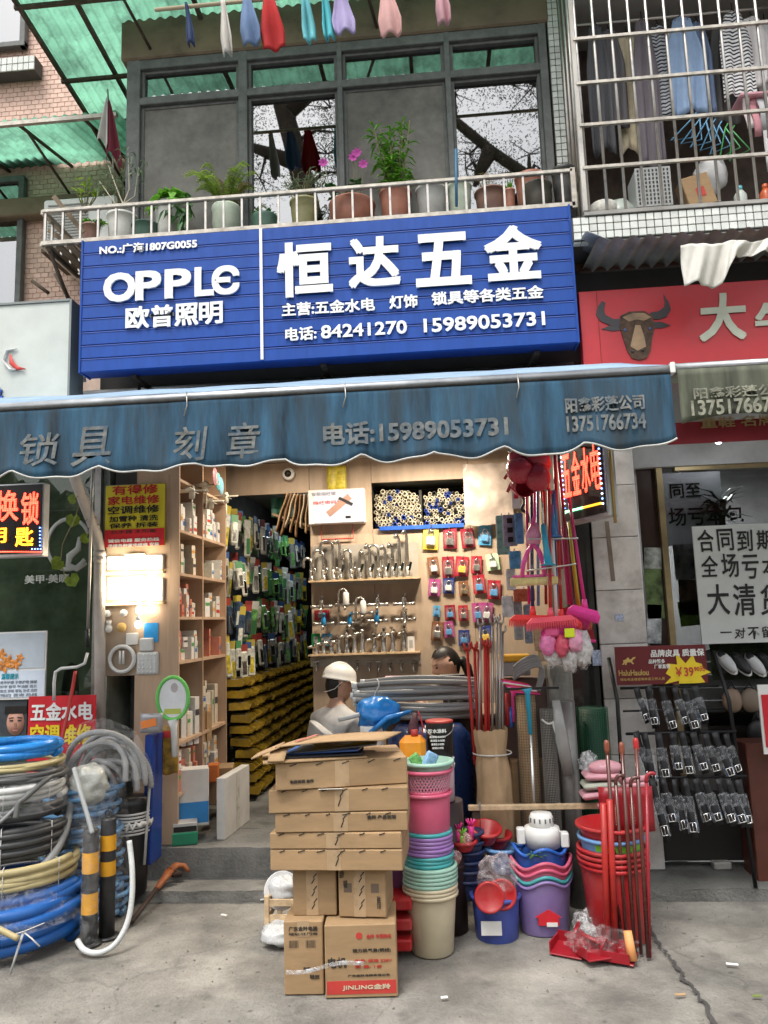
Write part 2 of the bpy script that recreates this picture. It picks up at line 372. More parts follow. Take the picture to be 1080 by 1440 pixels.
# two worn steps up to the shop floor
def rough_step(name, x0, x1, y0, y1, z0, z1, m):
  mb = MB(); n = 60
  def top(u, v):
    x = x0+(x1-x0)*u; y = y0+(y1-y0)*v
    return (x, y, z1+.004*mnoise.noise(V((x*6, y*6, z1*9)))-(.012*max(0, mnoise.noise(V((x*9, 3, 1)))) if v == 0 else 0))
  mb.sheet(top, n, 4)
  mb.sheet(lambda u, v: (x0+(x1-x0)*u, y0+(.010*mnoise.noise(V((u*30, v*3, 5))) if 0 < v < 1 else 0), z1-(z1-z0)*v-(.012*max(0, mnoise.noise(V(((x0+(x1-x0)*u)*9, 3, 1)))) if v == 0 else 0)), n, 4)
  mb.box(((x0+x1)/2, (y0+y1)/2+.03, (z0+z1)/2-.02), (x1-x0-.01, y1-y0-.02, z1-z0-.03))
  return solo(name, mb, m, kind='structure')
rough_step('lower_step', -2.15, .92, -.39, -.13, -.01, .055, CONC2)
rough_step('upper_step', -2.15, .92, -.16, .3, -.01, .22, CONC2)
solo('shop_floor', MB().box((-.55, 3.0, .1), (2.9, 5.5, .243)), SHOPF, kind='structure')
rough_step('neighbour_floor', .95, 4.2, -.42, 3.0, -.01, .06, SHOPF)
rough_step('left_neighbour_floor', -5.5, -2.18, -.2, 3.0, -.01, .12, SHOPF)
# materials shared by the upper storey
GREYPAINT = mat('grey window paint', (.13, .135, .13), .6, var=.25, scale=14, dirt=.35, dcol=(.05, .045, .04), bump=.2)
MOSAIC = mat('white mosaic tile', (.62, .64, .60), .35, var=.06, objvar=.12, dirt=.25, dcol=(.25, .24, .2), dscale=9)
GROUT = mat('dark grout', (.09, .085, .08), .9, dirt=.5)
PINK = mat('pink facing tile', (.70, .48, .39), .6, var=.10, scale=20, objvar=.12)
PINKW = mat('pink tile grout', (.62, .47, .39), .9, var=.2)
BROWN = mat('brown facing tile', (.16, .075, .05), .5, var=.2, objvar=.25)
BEAM = mat('stained beam', (.20, .15, .10), .85, var=.3, scale=5, dirt=.6, dcol=(.07, .055, .04), bump=.3)
STEEL = mat('weathered steel', (.42, .39, .34), .45, .6, var=.25, scale=18, dirt=.4, dcol=(.18, .11, .06), dscale=14)
STEELB = mat('galvanised bar', (.48, .46, .43), .35, .85, var=.25, scale=20, dirt=.5, dcol=(.22, .13, .07), dscale=20)
RUST = mat('rusty bracket', (.10, .07, .05), .8, .2, var=.4, scale=20)
CHROME = mat('chrome', (.75, .74, .72), .12, 1, var=.04)
STAIN = mat('brushed stainless', (.62, .61, .58), .28, 1, var=.08)
WHITEP = mat('white plastic', (.72, .72, .70), .4, var=.05)
GLASSW = glass('window glass', (.75, .85, .82), .014, .55, 4.2)
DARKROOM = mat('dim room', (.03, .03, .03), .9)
WFRAME = mat('white frame', (.65, .66, .64), .4, var=.08)
SCREEN = screen_mesh('insect screen', (.17, .16, .14), .22)
def tiles(parent, me, cells, n_parts, rot=(0, 0, 0), mats=None, restname='tile_field'):
  """the first n_parts cells as tiles of their own, the rest joined"""
  for c in cells[:n_parts]: inst('tile', me, c, rot, parent)
  if len(cells) > n_parts:
    mb = MB(); vs = [v.co.copy() for v in me.vertices]; fs = [tuple(p.vertices) for p in me.polygons]
    for c in cells[n_parts:]: mb.add(vs, fs, False, 0, Matrix.Translation(c))
    o = part(restname, mb, me.materials[0], parent, kind='stuff')
  return
# pink tiled building on the left, set back
pb = thing('pink_tiled_building', 'pink tiled building set back on the left with white sills', 'building', (-4.2, 1.0, 0))
part('wall', MB().box((-4.2, 1.6, 4.3), (4.3, 1.2, 8.6)), PINKW, pb)
tw, thh = .066, .044
tme = MB().box((0, 0, 0), (tw-.004, .008, thh-.004), b=.0015).mesh('tile', PINK)
cells = []
for i in range(-1, 140):
  for j in range(200):
    x = -5.2+i*tw+(tw/2 if j % 2 else 0); z = 3.3+j*thh
    if x > -2.06 or z > 8.4: continue
    cells.append(V((x, .998, z)))
def vis(c):
  d = c-CAM; px = 540+1080*d.dot(rt)/d.dot(fwd); py = 720-1080*d.dot(up)/d.dot(fwd)
  return px, py
def seen(c):
  px, py = vis(c)
  if not (-15 < px < 290 and -15 < py < 430): return 9
  if py < 190 and px > 30+py*.6: return 3
  if 200 < py < 262 and px < 160: return 3
  if px < 42 and (py < 85 or 262 < py): return 3
  return 0 if px < 185 else 2
cells = [c for c in cells if seen(c) < 9]; cells.sort(key=seen)
tiles(pb, tme, cells, 300)
def wall_window(parent, px0, py0, px1, py1, Y, lights=2):
  a, (w_, _, h_) = quad(px0, py0, px1, py1, Y)
  f = MB()
  for sx in (-1, 1): f.box((a.x+sx*w_/2, Y-.03, a.z), (.05, .06, h_+.05), b=.004)
  for sz in (-1, 1): f.box((a.x, Y-.033, a.z+sz*h_/2), (w_+.05, .06, .05), b=.004)
  f.box((a.x, Y-.031, a.z), (.035, .05, h_))
  wn = part('window', f, GREYPAINT, parent)
  part('pane', MB().box((a.x-w_/4, Y-.02, a.z), (w_/2-.02, .006, h_)), GLASSW, wn)
  part('pane', MB().box((a.x+w_/4, Y-.026, a.z), (w_/2-.02, .006, h_)), GLASSW, wn)
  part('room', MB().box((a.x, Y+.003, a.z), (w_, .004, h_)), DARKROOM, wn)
wall_window(pb, -110, -60, 38, 74, .985)
wall_window(pb, -110, 262, 32, 440, .985)
sme = MB().box((0, 0, 0), (.042, .012, .042), b=.002).mesh('tile', MOSAIC)
def sill(px0, py0, px1, py1, Y, nm):
  c, (w_, _, h_) = quad(px0, py0, px1, py1, Y)
  s = part(nm, MB().box((c.x, Y+.12, c.z), (w_, .22, h_)), GROUT, pb)
  nx = int(w_/.046); nz = max(1, int(h_/.046))
  for i in range(nx):
    for j in range(nz):
      inst('tile', sme, V((c.x+w_/2-(i+.5)*w_/nx, Y+.006, c.z-h_/2+(j+.5)*h_/nz)), (0, 0, 0), s, (w_/nx/.046, 1, h_/nz/.046))
sill(-60, 82, 48, 102, .86, 'window_sill'); sill(-60, 197, 65, 216, .80, 'canopy_ledge')
# lower small green canopy, its steel frame and the beam under it
GREEN = mat('green canopy sheet', (.20, .47, .33), .5, var=.25, scale=3, dirt=.85, dcol=(.03, .05, .04), dscale=5, transl=.75)
def corr(x0, x1, y0, y1, z0, z1, per=.076, amp=.011, nv=2):
  n = int((x1-x0)/per*6)
  return MB().sheet(lambda u, v: (x0+(x1-x0)*u, y0+(y1-y0)*v, z0+(z1-z0)*v+amp*math.sin(2*math.pi*(x1-x0)*u/per)), n, nv)
lc = thing('small_canopy', 'small green sheet canopy over the lower left window', 'canopy', (-3.0, .9, 5.2))
part('canopy_sheet', corr(-4.1, -2.25, .98, .15, 5.42, 5.24), GREEN, lc)
for x in (-3.55, -3.0, -2.5): part('bracket', MB().tube([(x, .98, 5.39), (x, .17, 5.215)], .014, 6).tube([(x, .98, 5.12), (x, .3, 5.24)], .012, 6), RUST, lc)
part('front_rail', MB().box((-3.17, .16, 5.215), (1.85, .03, .03)), STEEL, lc)
part('beam', MB().box((-2.9, .93, 5.0), (1.5, .12, .16), b=.01), BEAM, pb)
# main building: facade, bay of windows, mosaic column
mbd = thing('shop_building', 'two storey shop building with a grey framed window bay upstairs', 'building', (-.6, .5, 0))
part('facade_wall', MB().box((-.66, .10, 3.42), (3.2, .18, 1.2)), GROUT, mbd)
bme = MB().box((0, 0, 0), (.047, .012, .023), b=.0015).mesh('tile', BROWN)
bc = [V((-2.2+i*.051+(.025 if j % 2 else 0), .004, 2.965+j*.027)) for j in range(5) for i in range(60)]
tiles(mbd, bme, bc, 300)
part('facade_wall', MB().box((-2.0, .10, 2.4), (.30, .14, .88)), GROUT, mbd)
zt, zm, zb = P(340, 88, 0).z, P(340, 136, 0).z, 3.99
part('bay_floor', MB().box((-.62, .3, 3.96), (3.0, 1.0, .10)), BEAM, mbd)
posts = [(190, 22), (344, 14), (481, 8), (634, 9), (771, 12)]
pxs = [P(p, 200, 0).x for p, _ in posts]
for (p, wd), x in zip(posts, pxs):
  part('window_post', MB().box((x, 0, (zb+zt+.06)/2), (wd*.0044, .09, zt-zb+.10), b=.004), GREYPAINT, mbd)
for z, hh in ((zt+.02, .07), (zm, .055)):
  part('window_rail', MB().box(((pxs[0]+pxs[-1])/2, -.006, z), (pxs[-1]-pxs[0], .075, hh), b=.004), GREYPAINT, mbd)
for k in range(4):
  x0, x1 = pxs[k]+posts[k][1]*.0022, pxs[k+1]-posts[k+1][1]*.0022
  for (z0, z1, scr) in ((zm+.03, zt-.015, False), (zb, zm-.028, k in (0, 2))):
    f = MB(); t = .022
    for x in (x0+t/2, x1-t/2): f.box((x, .004, (z0+z1)/2), (t, .04, z1-z0), b=.002)
    for z in (z0+t/2, z1-t/2): f.box(((x0+x1)/2, .005, z), (x1-x0-2*t, .038, t), b=.002)
    wn = part('window', f, GREYPAINT, mbd)
    part('pane', MB().box(((x0+x1)/2, .016+.002*k, (z0+z1)/2), (x1-x0-.03, .005, z1-z0-.03)), GLASSW, wn)
    if scr: part('insect_screen', MB().box(((x0+x1)/2, -.006, (z0+z1)/2), (x1-x0-.03, .002, z1-z0-.03)), SCREEN, wn)
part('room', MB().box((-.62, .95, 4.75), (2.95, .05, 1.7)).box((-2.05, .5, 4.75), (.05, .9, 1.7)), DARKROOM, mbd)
part('beam', MB().box(((pxs[0]+pxs[-1])/2-.02, .02, zt+.22), (pxs[-1]-pxs[0]+.14, .16, .33), b=.012), BEAM, mbd)
part('upper_wall', MB().box((-.62, .3, 6.6), (3.0, .5, 2.1)), BEAM, mbd)
part('side_wall', MB().box((-2.07, .52, 4.9), (.06, .9, 1.9)), BEAM, mbd)
# mosaic column between the bay and the cage, and a grey pier beside it
colm = part('mosaic_column', MB().box((.875, .06, 4.85), (.075, .2, 2.2)), GROUT, mbd)
for i in range(2):
  for j in range(44): inst('tile', sme, V((.858+i*.036, -.046, 3.8+j*.047)), (0, 0, 0), colm, (.76, 1, 1))
part('pier', MB().box((.94, .1, 4.9), (.06, .24, 2.4)), BEAM, mbd)
# big green canopy over the bay
A = P(140, 190, 1.0); B = PX(20, 0, A.x)
cy0, cz0, cy1, cz1 = A.y, A.z, B.y, B.z
sl_ = (cz1-cz0)/(cy1-cy0)
yE = -.78; zE = cz0+sl_*(yE-cy0)
cp = thing('green_canopy', 'large mouldy green sheet canopy above the upstairs windows', 'canopy', (-1, 0, 5.6))
part('canopy_sheet', corr(A.x, .98, yE, .02, zE, cz0+sl_*(.02-cy0)), GREEN, cp)
part('canopy_sheet', corr(A.x, -2.06, .02, 1.0, cz0+sl_*(.02-cy0), cz0), GREEN, cp)
for x in (A.x+.02, -2.35, -1.55, -.8, -.1, .5, .94):
  y1 = 1.0 if x < -2 else 0
  part('rafter', MB().box((x, (yE+y1)/2, (zE+cz0+sl_*(y1-cy0))/2-.03), (.028, y1-yE, .03), rx=math.atan(sl_)), RUST, cp)
for y in (-.74, -.3, .35, .8):
  x1 = .96 if y < 0 else -2.1
  part('purlin', MB().box(((A.x+x1)/2, y, cz0+sl_*(y-cy0)-.055), (x1-A.x, .025, .025)), RUST, cp)
for x in (-1.9, -.3): part('stay', MB().tube([(x, 0, zt+.1), (x-.15, -.72, zE-.03)], .012, 6), RUST, cp)
# balcony rail with its slatted floor
RZ = 4.175
rl = thing('balcony_railing', 'steel bar balcony railing with plant pots behind the blue sign', 'railing', (-.8, -.38, 3.93))
part('top_rail', MB().box((-.805, -.38, RZ), (3.35, .03, .024), b=.004), STEEL, rl)
part('bottom_rail', MB().box((-.805, -.38, 3.955), (3.35, .03, .025)), STEEL, rl)
bar = MB().box((0, 0, 0), (.0125, .0125, .205)).mesh('bar', STEELB)
x = -2.46
while x < .87:
  inst('bar', bar, V((x, -.38, 4.065)), (0, 0, 0), rl); x += .1165
part('side_rail', MB().box((-2.48, -.05, RZ), (.03, .66, .03)).box((-2.48, -.05, 3.955), (.03, .66, .025)), STEEL, rl)
for k in range(5): inst('bar', bar, V((-2.48, -.26+k*.125, 4.065)), (0, 0, 0), rl)
part('corner_post', MB().box((.868, -.38, 4.06), (.03, .03, .26)), STEEL, rl)
sl2 = MB().box((0, 0, 0), (.045, .36, .012)).mesh('slat', BEAM)
for k in range(46): inst('slat', sl2, V((-2.44+k*.072, -.19, 3.935)), (0, 0, 0), rl)
for x in (-2.44, -2.1, .8):
  part('bracket', MB().tube([(x, -.36, 3.92), (x, .02, 3.60)], .014, 6).tube([(x, -.37, 3.92), (x, .02, 3.92)], .014, 6), RUST, rl)
part('brace', MB().box((-2.33, -.34, 4.17), (.03, .006, .34), ry=R(-38)).box((-2.42, -.2, 4.06), (.03, .006, .30), ry=R(-52)), BEAM, rl)
# blue slatted shop sign
BLUE = mat('blue sign enamel', (.009, .058, .29), .38, var=.10, scale=9, dirt=.22, dcol=(.02, .05, .19), stretch=(3, 3, .5), spec=.3)
LETTER = mat('white raised lettering', (.80, .80, .79), .4, var=.03)
SX0, SX1, SZ0, SZ1, SY = -2.197, .826, 3.082, 3.945, -.40
sg = thing('blue_shop_sign', 'wide blue slatted shop sign with white raised lettering', 'sign', ((SX0+SX1)/2, SY, SZ0))
part('sign_box', MB().box(((SX0+SX1)/2, SY+.085, (SZ0+SZ1)/2), (SX1-SX0-.01, .12, SZ1-SZ0-.01)), mat('sign core', (.010, .04, .22), .5), sg)
ns = 10; hsl = (SZ1-SZ0)/ns
slat = MB()
L = SX1-SX0
slat.add([(-L/2, 0, -hsl/2+.002), (-L/2, -.012, -hsl/2+.004), (-L/2, -.010, hsl/2-.010), (-L/2, -.004, hsl/2-.003), (-L/2, .02, hsl/2-.003), (-L/2, .02, -hsl/2+.002),
      (L/2, 0, -hsl/2+.002), (L/2, -.012, -hsl/2+.004), (L/2, -.010, hsl/2-.010), (L/2, -.004, hsl/2-.003), (L/2, .02, hsl/2-.003), (L/2, .02, -hsl/2+.002)],
     [(i, (i+1) % 6, 6+(i+1) % 6, 6+i) for i in range(6)]+[(5, 4, 3, 2, 1, 0), (6, 7, 8, 9, 10, 11)])
sme2 = slat.mesh('slat', BLUE)
for k in range(ns): inst('slat', sme2, V(((SX0+SX1)/2, SY+.012, SZ0+(k+.5)*hsl)), (0, 0, 0), sg)
EDGE = mat('slat edge highlight', (.10, .16, .5), .4, var=.1)
for k in range(1, ns): inst('seam', MB().box((0, 0, 0), (L-.004, .004, .0035)).mesh('seam', EDGE), V(((SX0+SX1)/2, SY+.0005, SZ0+k*hsl-.006)), (0, 0, 0), sg)  # seam strips in a paler blue: painted highlight, as if slat edges caught light
for x in (SX0-.004, SX1+.004): part('side_trim', MB().box((x, SY+.07, (SZ0+SZ1)/2), (.012, .15, SZ1-SZ0+.004)), BLUE, sg)
xd = P(368, 415, SY).x
part('divider', MB().box((xd, SY-.006, (SZ0+SZ1)/2), (.017, .010, SZ1-SZ0-.02)), LETTER, sg)
TY = SY-.004
part('lettering', textq('NO.:广海1807G0055', (141, 341), (277, 354), TY, .006, .035), LETTER, sg)
op = [('O', 148, 190), ('P', 193, 226), ('P', 234, 268), ('L', 276, 300), ('Є', 300, 336)]
for ch, x0, x1 in op:
  ym = 400-(((x0+x1)/2)-242)*.068
  part('character', textq(ch, (x0, ym-19), (x1, ym+19), TY, .013, .035), LETTER, sg)
for k, ch in enumerate('欧普照明'):
  x0 = 178+k*34.4; ym = 444-((x0+16)-245)*.062
  part('character', textq(ch, (x0, ym-15), (x0+32, ym+15), TY, .010, .028), LETTER, sg)
for ch, x0, x1, y0, y1 in (('恒', 392, 466, 343, 416), ('达', 492, 561, 336, 403), ('五', 586, 660, 331, 401), ('金', 683, 760, 320, 393)):
  part('character', textq(ch, (x0, y0), (x1, y1), TY, .014, .034), LETTER, sg)
part('lettering', textq('主营:五金水电', (397, 423.5), (527, 441.5), TY, .010, .028), LETTER, sg)
part('lettering', textq('灯饰', (548, 416), (587, 434), TY, .010, .028), LETTER, sg)
part('lettering', textq('锁具等各类五金', (607, 407), (764, 425), TY, .010, .028), LETTER, sg)
part('lettering', textq('电话:', (402, 461), (445, 479), TY, .010, .028), LETTER, sg)
part('lettering', textq('84241270', (452, 455), (572, 473), TY, .010, .022), LETTER, sg)
part('lettering', textq('15989053731', (596, 444), (766, 463), TY, .010, .022), LETTER, sg)
for x in (-1.9, -.7, .6): part('bracket', MB().box((x, -.15, SZ0-.01), (.03, .3, .02)).tube([(x-.08, .0, SZ0-.1), (x, -.22, SZ0+.02)], .01, 6), RUST, sg)
# faded blue awning
AWN = mat('faded awning top', (.34, .47, .62), .8, var=.15, scale=4, dirt=.35, dcol=(.12, .15, .17), transl=.25)
VAL = mat('stained blue valance', (.036, .10, .165), .85, var=.5, scale=3.2, stretch=(3.2, 1, .45), dirt=.95, dcol=(.045, .052, .052), dscale=2.2, transl=.10)
VALT = mat('faded valance paint', (.19, .195, .185), .85, var=.4, scale=25, dirt=.75, dcol=(.035, .10, .17), dscale=16)
ALU = mat('dull aluminium', (.5, .51, .52), .4, .8, var=.2, dirt=.3, dcol=(.1, .1, .1))
aw = thing('blue_awning', 'long faded blue fabric awning with a stained scalloped valance', 'awning', (-.7, -.7, 2.2))
AX0, AX1, AY, AZ = -2.75, 1.01, -1.45, 2.555
part('canvas', MB().sheet(lambda u, v: (AX0+(AX1-.16*(1-v)-AX0)*u, -.08+(AY+.08)*v, 3.04+(AZ+.018-3.04)*v+.012*math.sin(math.pi*v)+.012*mnoise.noise(V((u*9, v*3, 0)))), 60, 12, .003), AWN, aw)
part('front_bar', MB().tube([(AX0, AY, AZ), (AX1, AY, AZ)], .02, 10), ALU, aw)
part('roller', MB().tube([(AX0, -.06, 3.04), (AX1-.16, -.06, 3.04)], .035, 10), ALU, aw)
hemj = [U(.7, 1.3) for _ in range(60)]
def hemz(x):
  s = (x+3)/.37+.22*math.sin(x*2.3); k = int(s); return 2.226-.034*hemj[k]*(abs(math.sin(math.pi*s))**.8)+.012+.006*math.sin(x*31)
def valf(u, v):
  x = AX0+(AX1-AX0)*u; z1 = hemz(x); z = AZ-.012+(z1-AZ+.012)*v
  return (x, AY-.022+.0015*mnoise.noise(V((x*5, z*3, 2)))+.016*v**5*math.sin(x*17), z)
part('valance', MB().sheet(valf, 220, 10, .002), VAL, aw)
part('hem', MB().tube([V(valf(i/220, 1.0))+V((0, -.002, 0)) for i in range(221)], .0045, 5), mat('pale hem piping', (.55, .55, .52), .8, var=.2), aw)
part('dirty_seam', MB().tube([(AX0, AY-.02, AZ-.02), (AX1, AY-.02, AZ-.02)], .009, 6), mat('black mould', (.03, .03, .028), .95, var=.4, scale=40), aw)
VY = AY-.0282
for ch, x0, x1, y0, y1 in (('锁', 28, 84, 609, 655), ('具', 100, 156, 600, 655), ('刻', 242, 292, 600, 648), ('章', 318, 366, 594, 645)):
  part('character', textq(ch, (x0, y0), (x1, y1), VY, .002, .012, shear=.12), VALT, aw)
part('lettering', textq('电话:15989053731', (455, 589), (714, 620), VY, .002, .03), VALT, aw)
part('lettering', textq('阳鑫彩蓬公司', (795, 557), (906, 578), VY, .002, .03), VALT, aw)
part('lettering', textq('13751766734', (797, 583), (908, 605), VY, .002, .03), VALT, aw)
for x in (-1.85, .75): part('arm', MB().tube([(x, -.05, 2.62), (x+.1, -.75, 2.64), (x, AY+.02, AZ-.02)], .016, 8), ALU, aw)
for x in (-1.15, -.42, .35): part('tie_wire', MB().tube([(x, AY-.03, AZ+.015), (x+.004, AY-.034, AZ-.05), (x-.01, AY-.036, AZ-.10)], .003, 5), STEELB, aw)
# hardware shop interior
PLY = mat('plywood', (.47, .36, .265), .55, var=.14, scale=3, stretch=(2.5, 2.5, .5), bump=.05)
PLYP = mat('pinkish plywood', (.50, .345, .235), .55, var=.12, scale=3, stretch=(2.5, 2.5, .5))
PLYE = mat('plywood edge', (.60, .44, .27), .6, var=.2, scale=30)
BLACK = mat('black plastic', (.012, .012, .013), .4, var=.2)
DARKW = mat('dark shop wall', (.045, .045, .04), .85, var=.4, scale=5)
CARD = mat('brown carton', (.37, .24, .125), .8, var=.12, scale=5, bump=.12, bscale=120, stretch=(1, 1, 4), objvar=.10)
PAPERW = mat('white paper', (.74, .73, .70), .7, var=.05)
LX, BY, CZ, PY = -1.70, 5.2, 2.80, 1.2
rm = lambda n, mb, m: solo(n, mb, m, kind='structure')
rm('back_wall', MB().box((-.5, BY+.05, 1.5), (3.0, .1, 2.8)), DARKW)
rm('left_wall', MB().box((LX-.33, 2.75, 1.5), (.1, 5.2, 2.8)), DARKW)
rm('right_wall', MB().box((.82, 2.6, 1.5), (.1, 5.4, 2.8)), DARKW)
rm('ceiling', MB().box((-.6, 2.55, CZ+.03), (3.0, 5.3, .06)), mat('shop ceiling', (.5, .44, .36), .8, var=.1))
pl, pr = P(435, 690, PY).x, .78
nz0, nz1 = P(590, 741, PY).z, P(590, 676, PY).z
nx0, nx1 = P(523, 705, PY).x, P(660, 705, PY).x
pw = thing('plywood_partition', 'pale plywood partition wall behind the counter with a recessed pipe niche', 'partition', (-.2, PY, .22))
for nm, x0, x1, z0, z1 in (('panel', pl, nx0, .22, CZ), ('panel', nx1, pr, .22, CZ), ('panel', nx0, nx1, .22, nz0), ('panel', nx0, nx1, nz1, CZ)):
  part(nm, MB().box(((x0+x1)/2, PY+.012, (z0+z1)/2), (x1-x0-.003, .024, z1-z0-.003)), PLY, pw)
part('header_panel', MB().box(((-2.0+pl)/2, PY+.02, 2.67), (pl+2.0-.004, .03, .25)), PLY, pw)
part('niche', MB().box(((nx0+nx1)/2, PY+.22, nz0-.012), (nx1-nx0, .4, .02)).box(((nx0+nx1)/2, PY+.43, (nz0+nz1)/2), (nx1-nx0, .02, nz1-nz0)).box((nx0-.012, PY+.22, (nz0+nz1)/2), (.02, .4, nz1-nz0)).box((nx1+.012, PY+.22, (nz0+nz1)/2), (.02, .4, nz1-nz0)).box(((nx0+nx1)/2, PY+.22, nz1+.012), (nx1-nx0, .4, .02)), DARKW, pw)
part('niche_lip', MB().box((P(600, 740, PY).x-.04, PY-.02, nz0-.004), ((nx1-nx0)*.86, .03, .03)), mat('blue lip', (.02, .10, .5), .4), pw)
# the grey backing sheet and the two shelves of the tap display
c, d = quad(440, 765, 588, 822, PY-.008); part('backing_sheet', MB().box(c, (d[0], .006, d[2])), mat('grey laminate', (.40, .37, .32), .35, var=.12), pw)
def pshelf(px0, px1, py):
  a, b = P(px0, py, PY), P(px1, py, PY)
  part('shelf', MB().box(((a.x+b.x)/2, PY-.055, a.z), (b.x-a.x, .11, .012)), PLYE, pw); return a.z+.006
zs1 = pshelf(437, 592, 819); zs2 = pshelf(437, 592, 921)
part('backing_sheet', MB().box(((P(437, 920, PY).x+P(592, 920, PY).x)/2, PY-.006, zs2-.05), (P(592, 920, PY).x-P(437, 920, PY).x, .006, .09)), mat('grey laminate'), pw)
# warm ceiling lamps that light the shop front (their glow shows under the awning)
GLOW = mat('lit warm diffuser', (1, .85, .6), .4, emit=14, ecol=(1, .80, .52))
for i, (px, py) in enumerate(((578, 655), (640, 652), (392, 668))):
  p = P(px, py, .55); x = p.x
  t = thing('ceiling_lamp', ['round warm ceiling lamp above the tap display', 'round warm ceiling lamp above the padlock display', 'round warm ceiling lamp above the aisle opening'][i], 'lamp', (x, .55, CZ), 0, 'ceiling lamps in the shop front')
  part('housing', MB().lathe([(.075, 0), (.075, -.02), (.06, -.025)], 20), WHITEP, t, w=False)
  part('diffuser', MB().lathe([(.058, -.02), (.055, -.03), (.03, -.034), (0, -.035)], 20), GLOW, t, w=False)
  ld = bpy.data.lights.new('lamp_light', 'AREA'); ld.shape = 'DISK'; ld.size = .14; ld.energy = (13, 13, 6)[i]; ld.color = (1, .86, .68)
  lo = bpy.data.objects.new('lamp_light', ld); col.objects.link(lo); lo.location = (0, 0, -.05); lo.parent = t
# cool tube lamp deep in the aisle
t = thing('tube_lamp', 'cool white tube lamp on the aisle ceiling deep in the shop', 'lamp', (-1.2, 2.6, CZ))
part('tube', MB().tube([(-.0, -.45, -.04), (0, .45, -.04)], .013, 8), mat('lit cool tube', (1, 1, 1), emit=6, ecol=(.85, .95, 1)), t, w=False)
part('holder', MB().box((0, 0, -.012), (.05, 1.0, .022)), WHITEP, t, w=False)
ld = bpy.data.lights.new('lamp_light', 'AREA'); ld.shape = 'RECTANGLE'; ld.size = .05; ld.size_y = .9; ld.energy = 3; ld.color = (.85, .95, 1)
lo = bpy.data.objects.new('lamp_light', ld); col.objects.link(lo); lo.location = (0, 0, -.06); lo.parent = t
# camera dome
p = P(406, 667, PY-.03)
t = thing('security_camera', 'white dome security camera above the aisle opening', 'camera', p)
RY = Matrix.Rotation(R(90), 4, 'X')
part('base', MB().lathe([(.05, 0), (.05, .02), (.04, .028)], 18, M=RY), WHITEP, t, w=False)
part('dome', MB().ball((0, -.035, 0), .028, 12, 8), BLACK, t, w=False)
# yellow bag hanging at the top of the partition
p, d = quad(460, 655, 487, 690, PY-.03)
solo('yellow_bag', MB().sheet(lambda u, v: (p.x-d[0]/2+d[0]*u, PY-.03-.02*math.sin(math.pi*u), p.z+d[2]/2-d[2]*v+.004*math.sin(u*20)), 8, 6, .004), mat('yellow bag', (.6, .5, .05), .4, var=.3, scale=30), 'yellow printed bag hung above the smart lock box', 'bag')
# smart lock carton hung above the taps
c, d = quad(434, 688, 513, 736, PY-.09)
t = thing('lock_box', 'white carton with a picture of a rose gold door lock', 'box', (c.x, PY-.09, c.z-d[2]/2))
part('carton', MB().box((c.x, PY-.05, c.z), (d[0], .09, d[2]), b=.002), PAPERW, t)
FY = PY-.0975
bl = mat('pale blue print', (.42, .52, .72), .6)
part('print', MB().box((c.x+.02, FY, c.z), (d[0]-.05, .002, d[2]-.01)), mat('pale lilac print', (.56, .60, .72), .5, var=.15, scale=2), t)
GOLD = mat('rose gold', (.55, .33, .26), .35, .3)
part('printed_lock', MB().box((c.x+.02, FY-.003, c.z+.005), (.05, .003, .22), ry=R(52)), GOLD, t)
part('printed_handle', MB().box((c.x+.075, FY-.005, c.z+.035), (.022, .003, .12), ry=R(-62)), mat('dark lock pad', (.05, .045, .05), .3), t)
for k, (px, py, w_, tx) in enumerate(((450, 694, 22, '智能指纹锁'), (452, 706, 30, '指纹密码锁')) ): part('lettering', textq(tx, (px-12, py-2), (px+w_, py+3), FY-.002, .001, .01), [mat('grey ink', (.25, .25, .3)), mat('red ink', (.6, .05, .04))][k], t)
part('seal', MB().box((c.x+.09, FY-.002, c.z-.09), (.04, .002, .018)), BLACK, t)
# red wire frame under it
a, b = P(452, 738, PY-.02), P(497, 757, PY-.02)
solo('red_wire_hanger', MB().tube([(a.x, PY-.03, a.z), (b.x, PY-.03, a.z), (b.x, PY-.03, b.z), (a.x, PY-.03, b.z)], .006, 6, closed=True), mat('red wire', (.5, .04, .03), .4), 'red wire frame under the door lock carton', 'hanger')
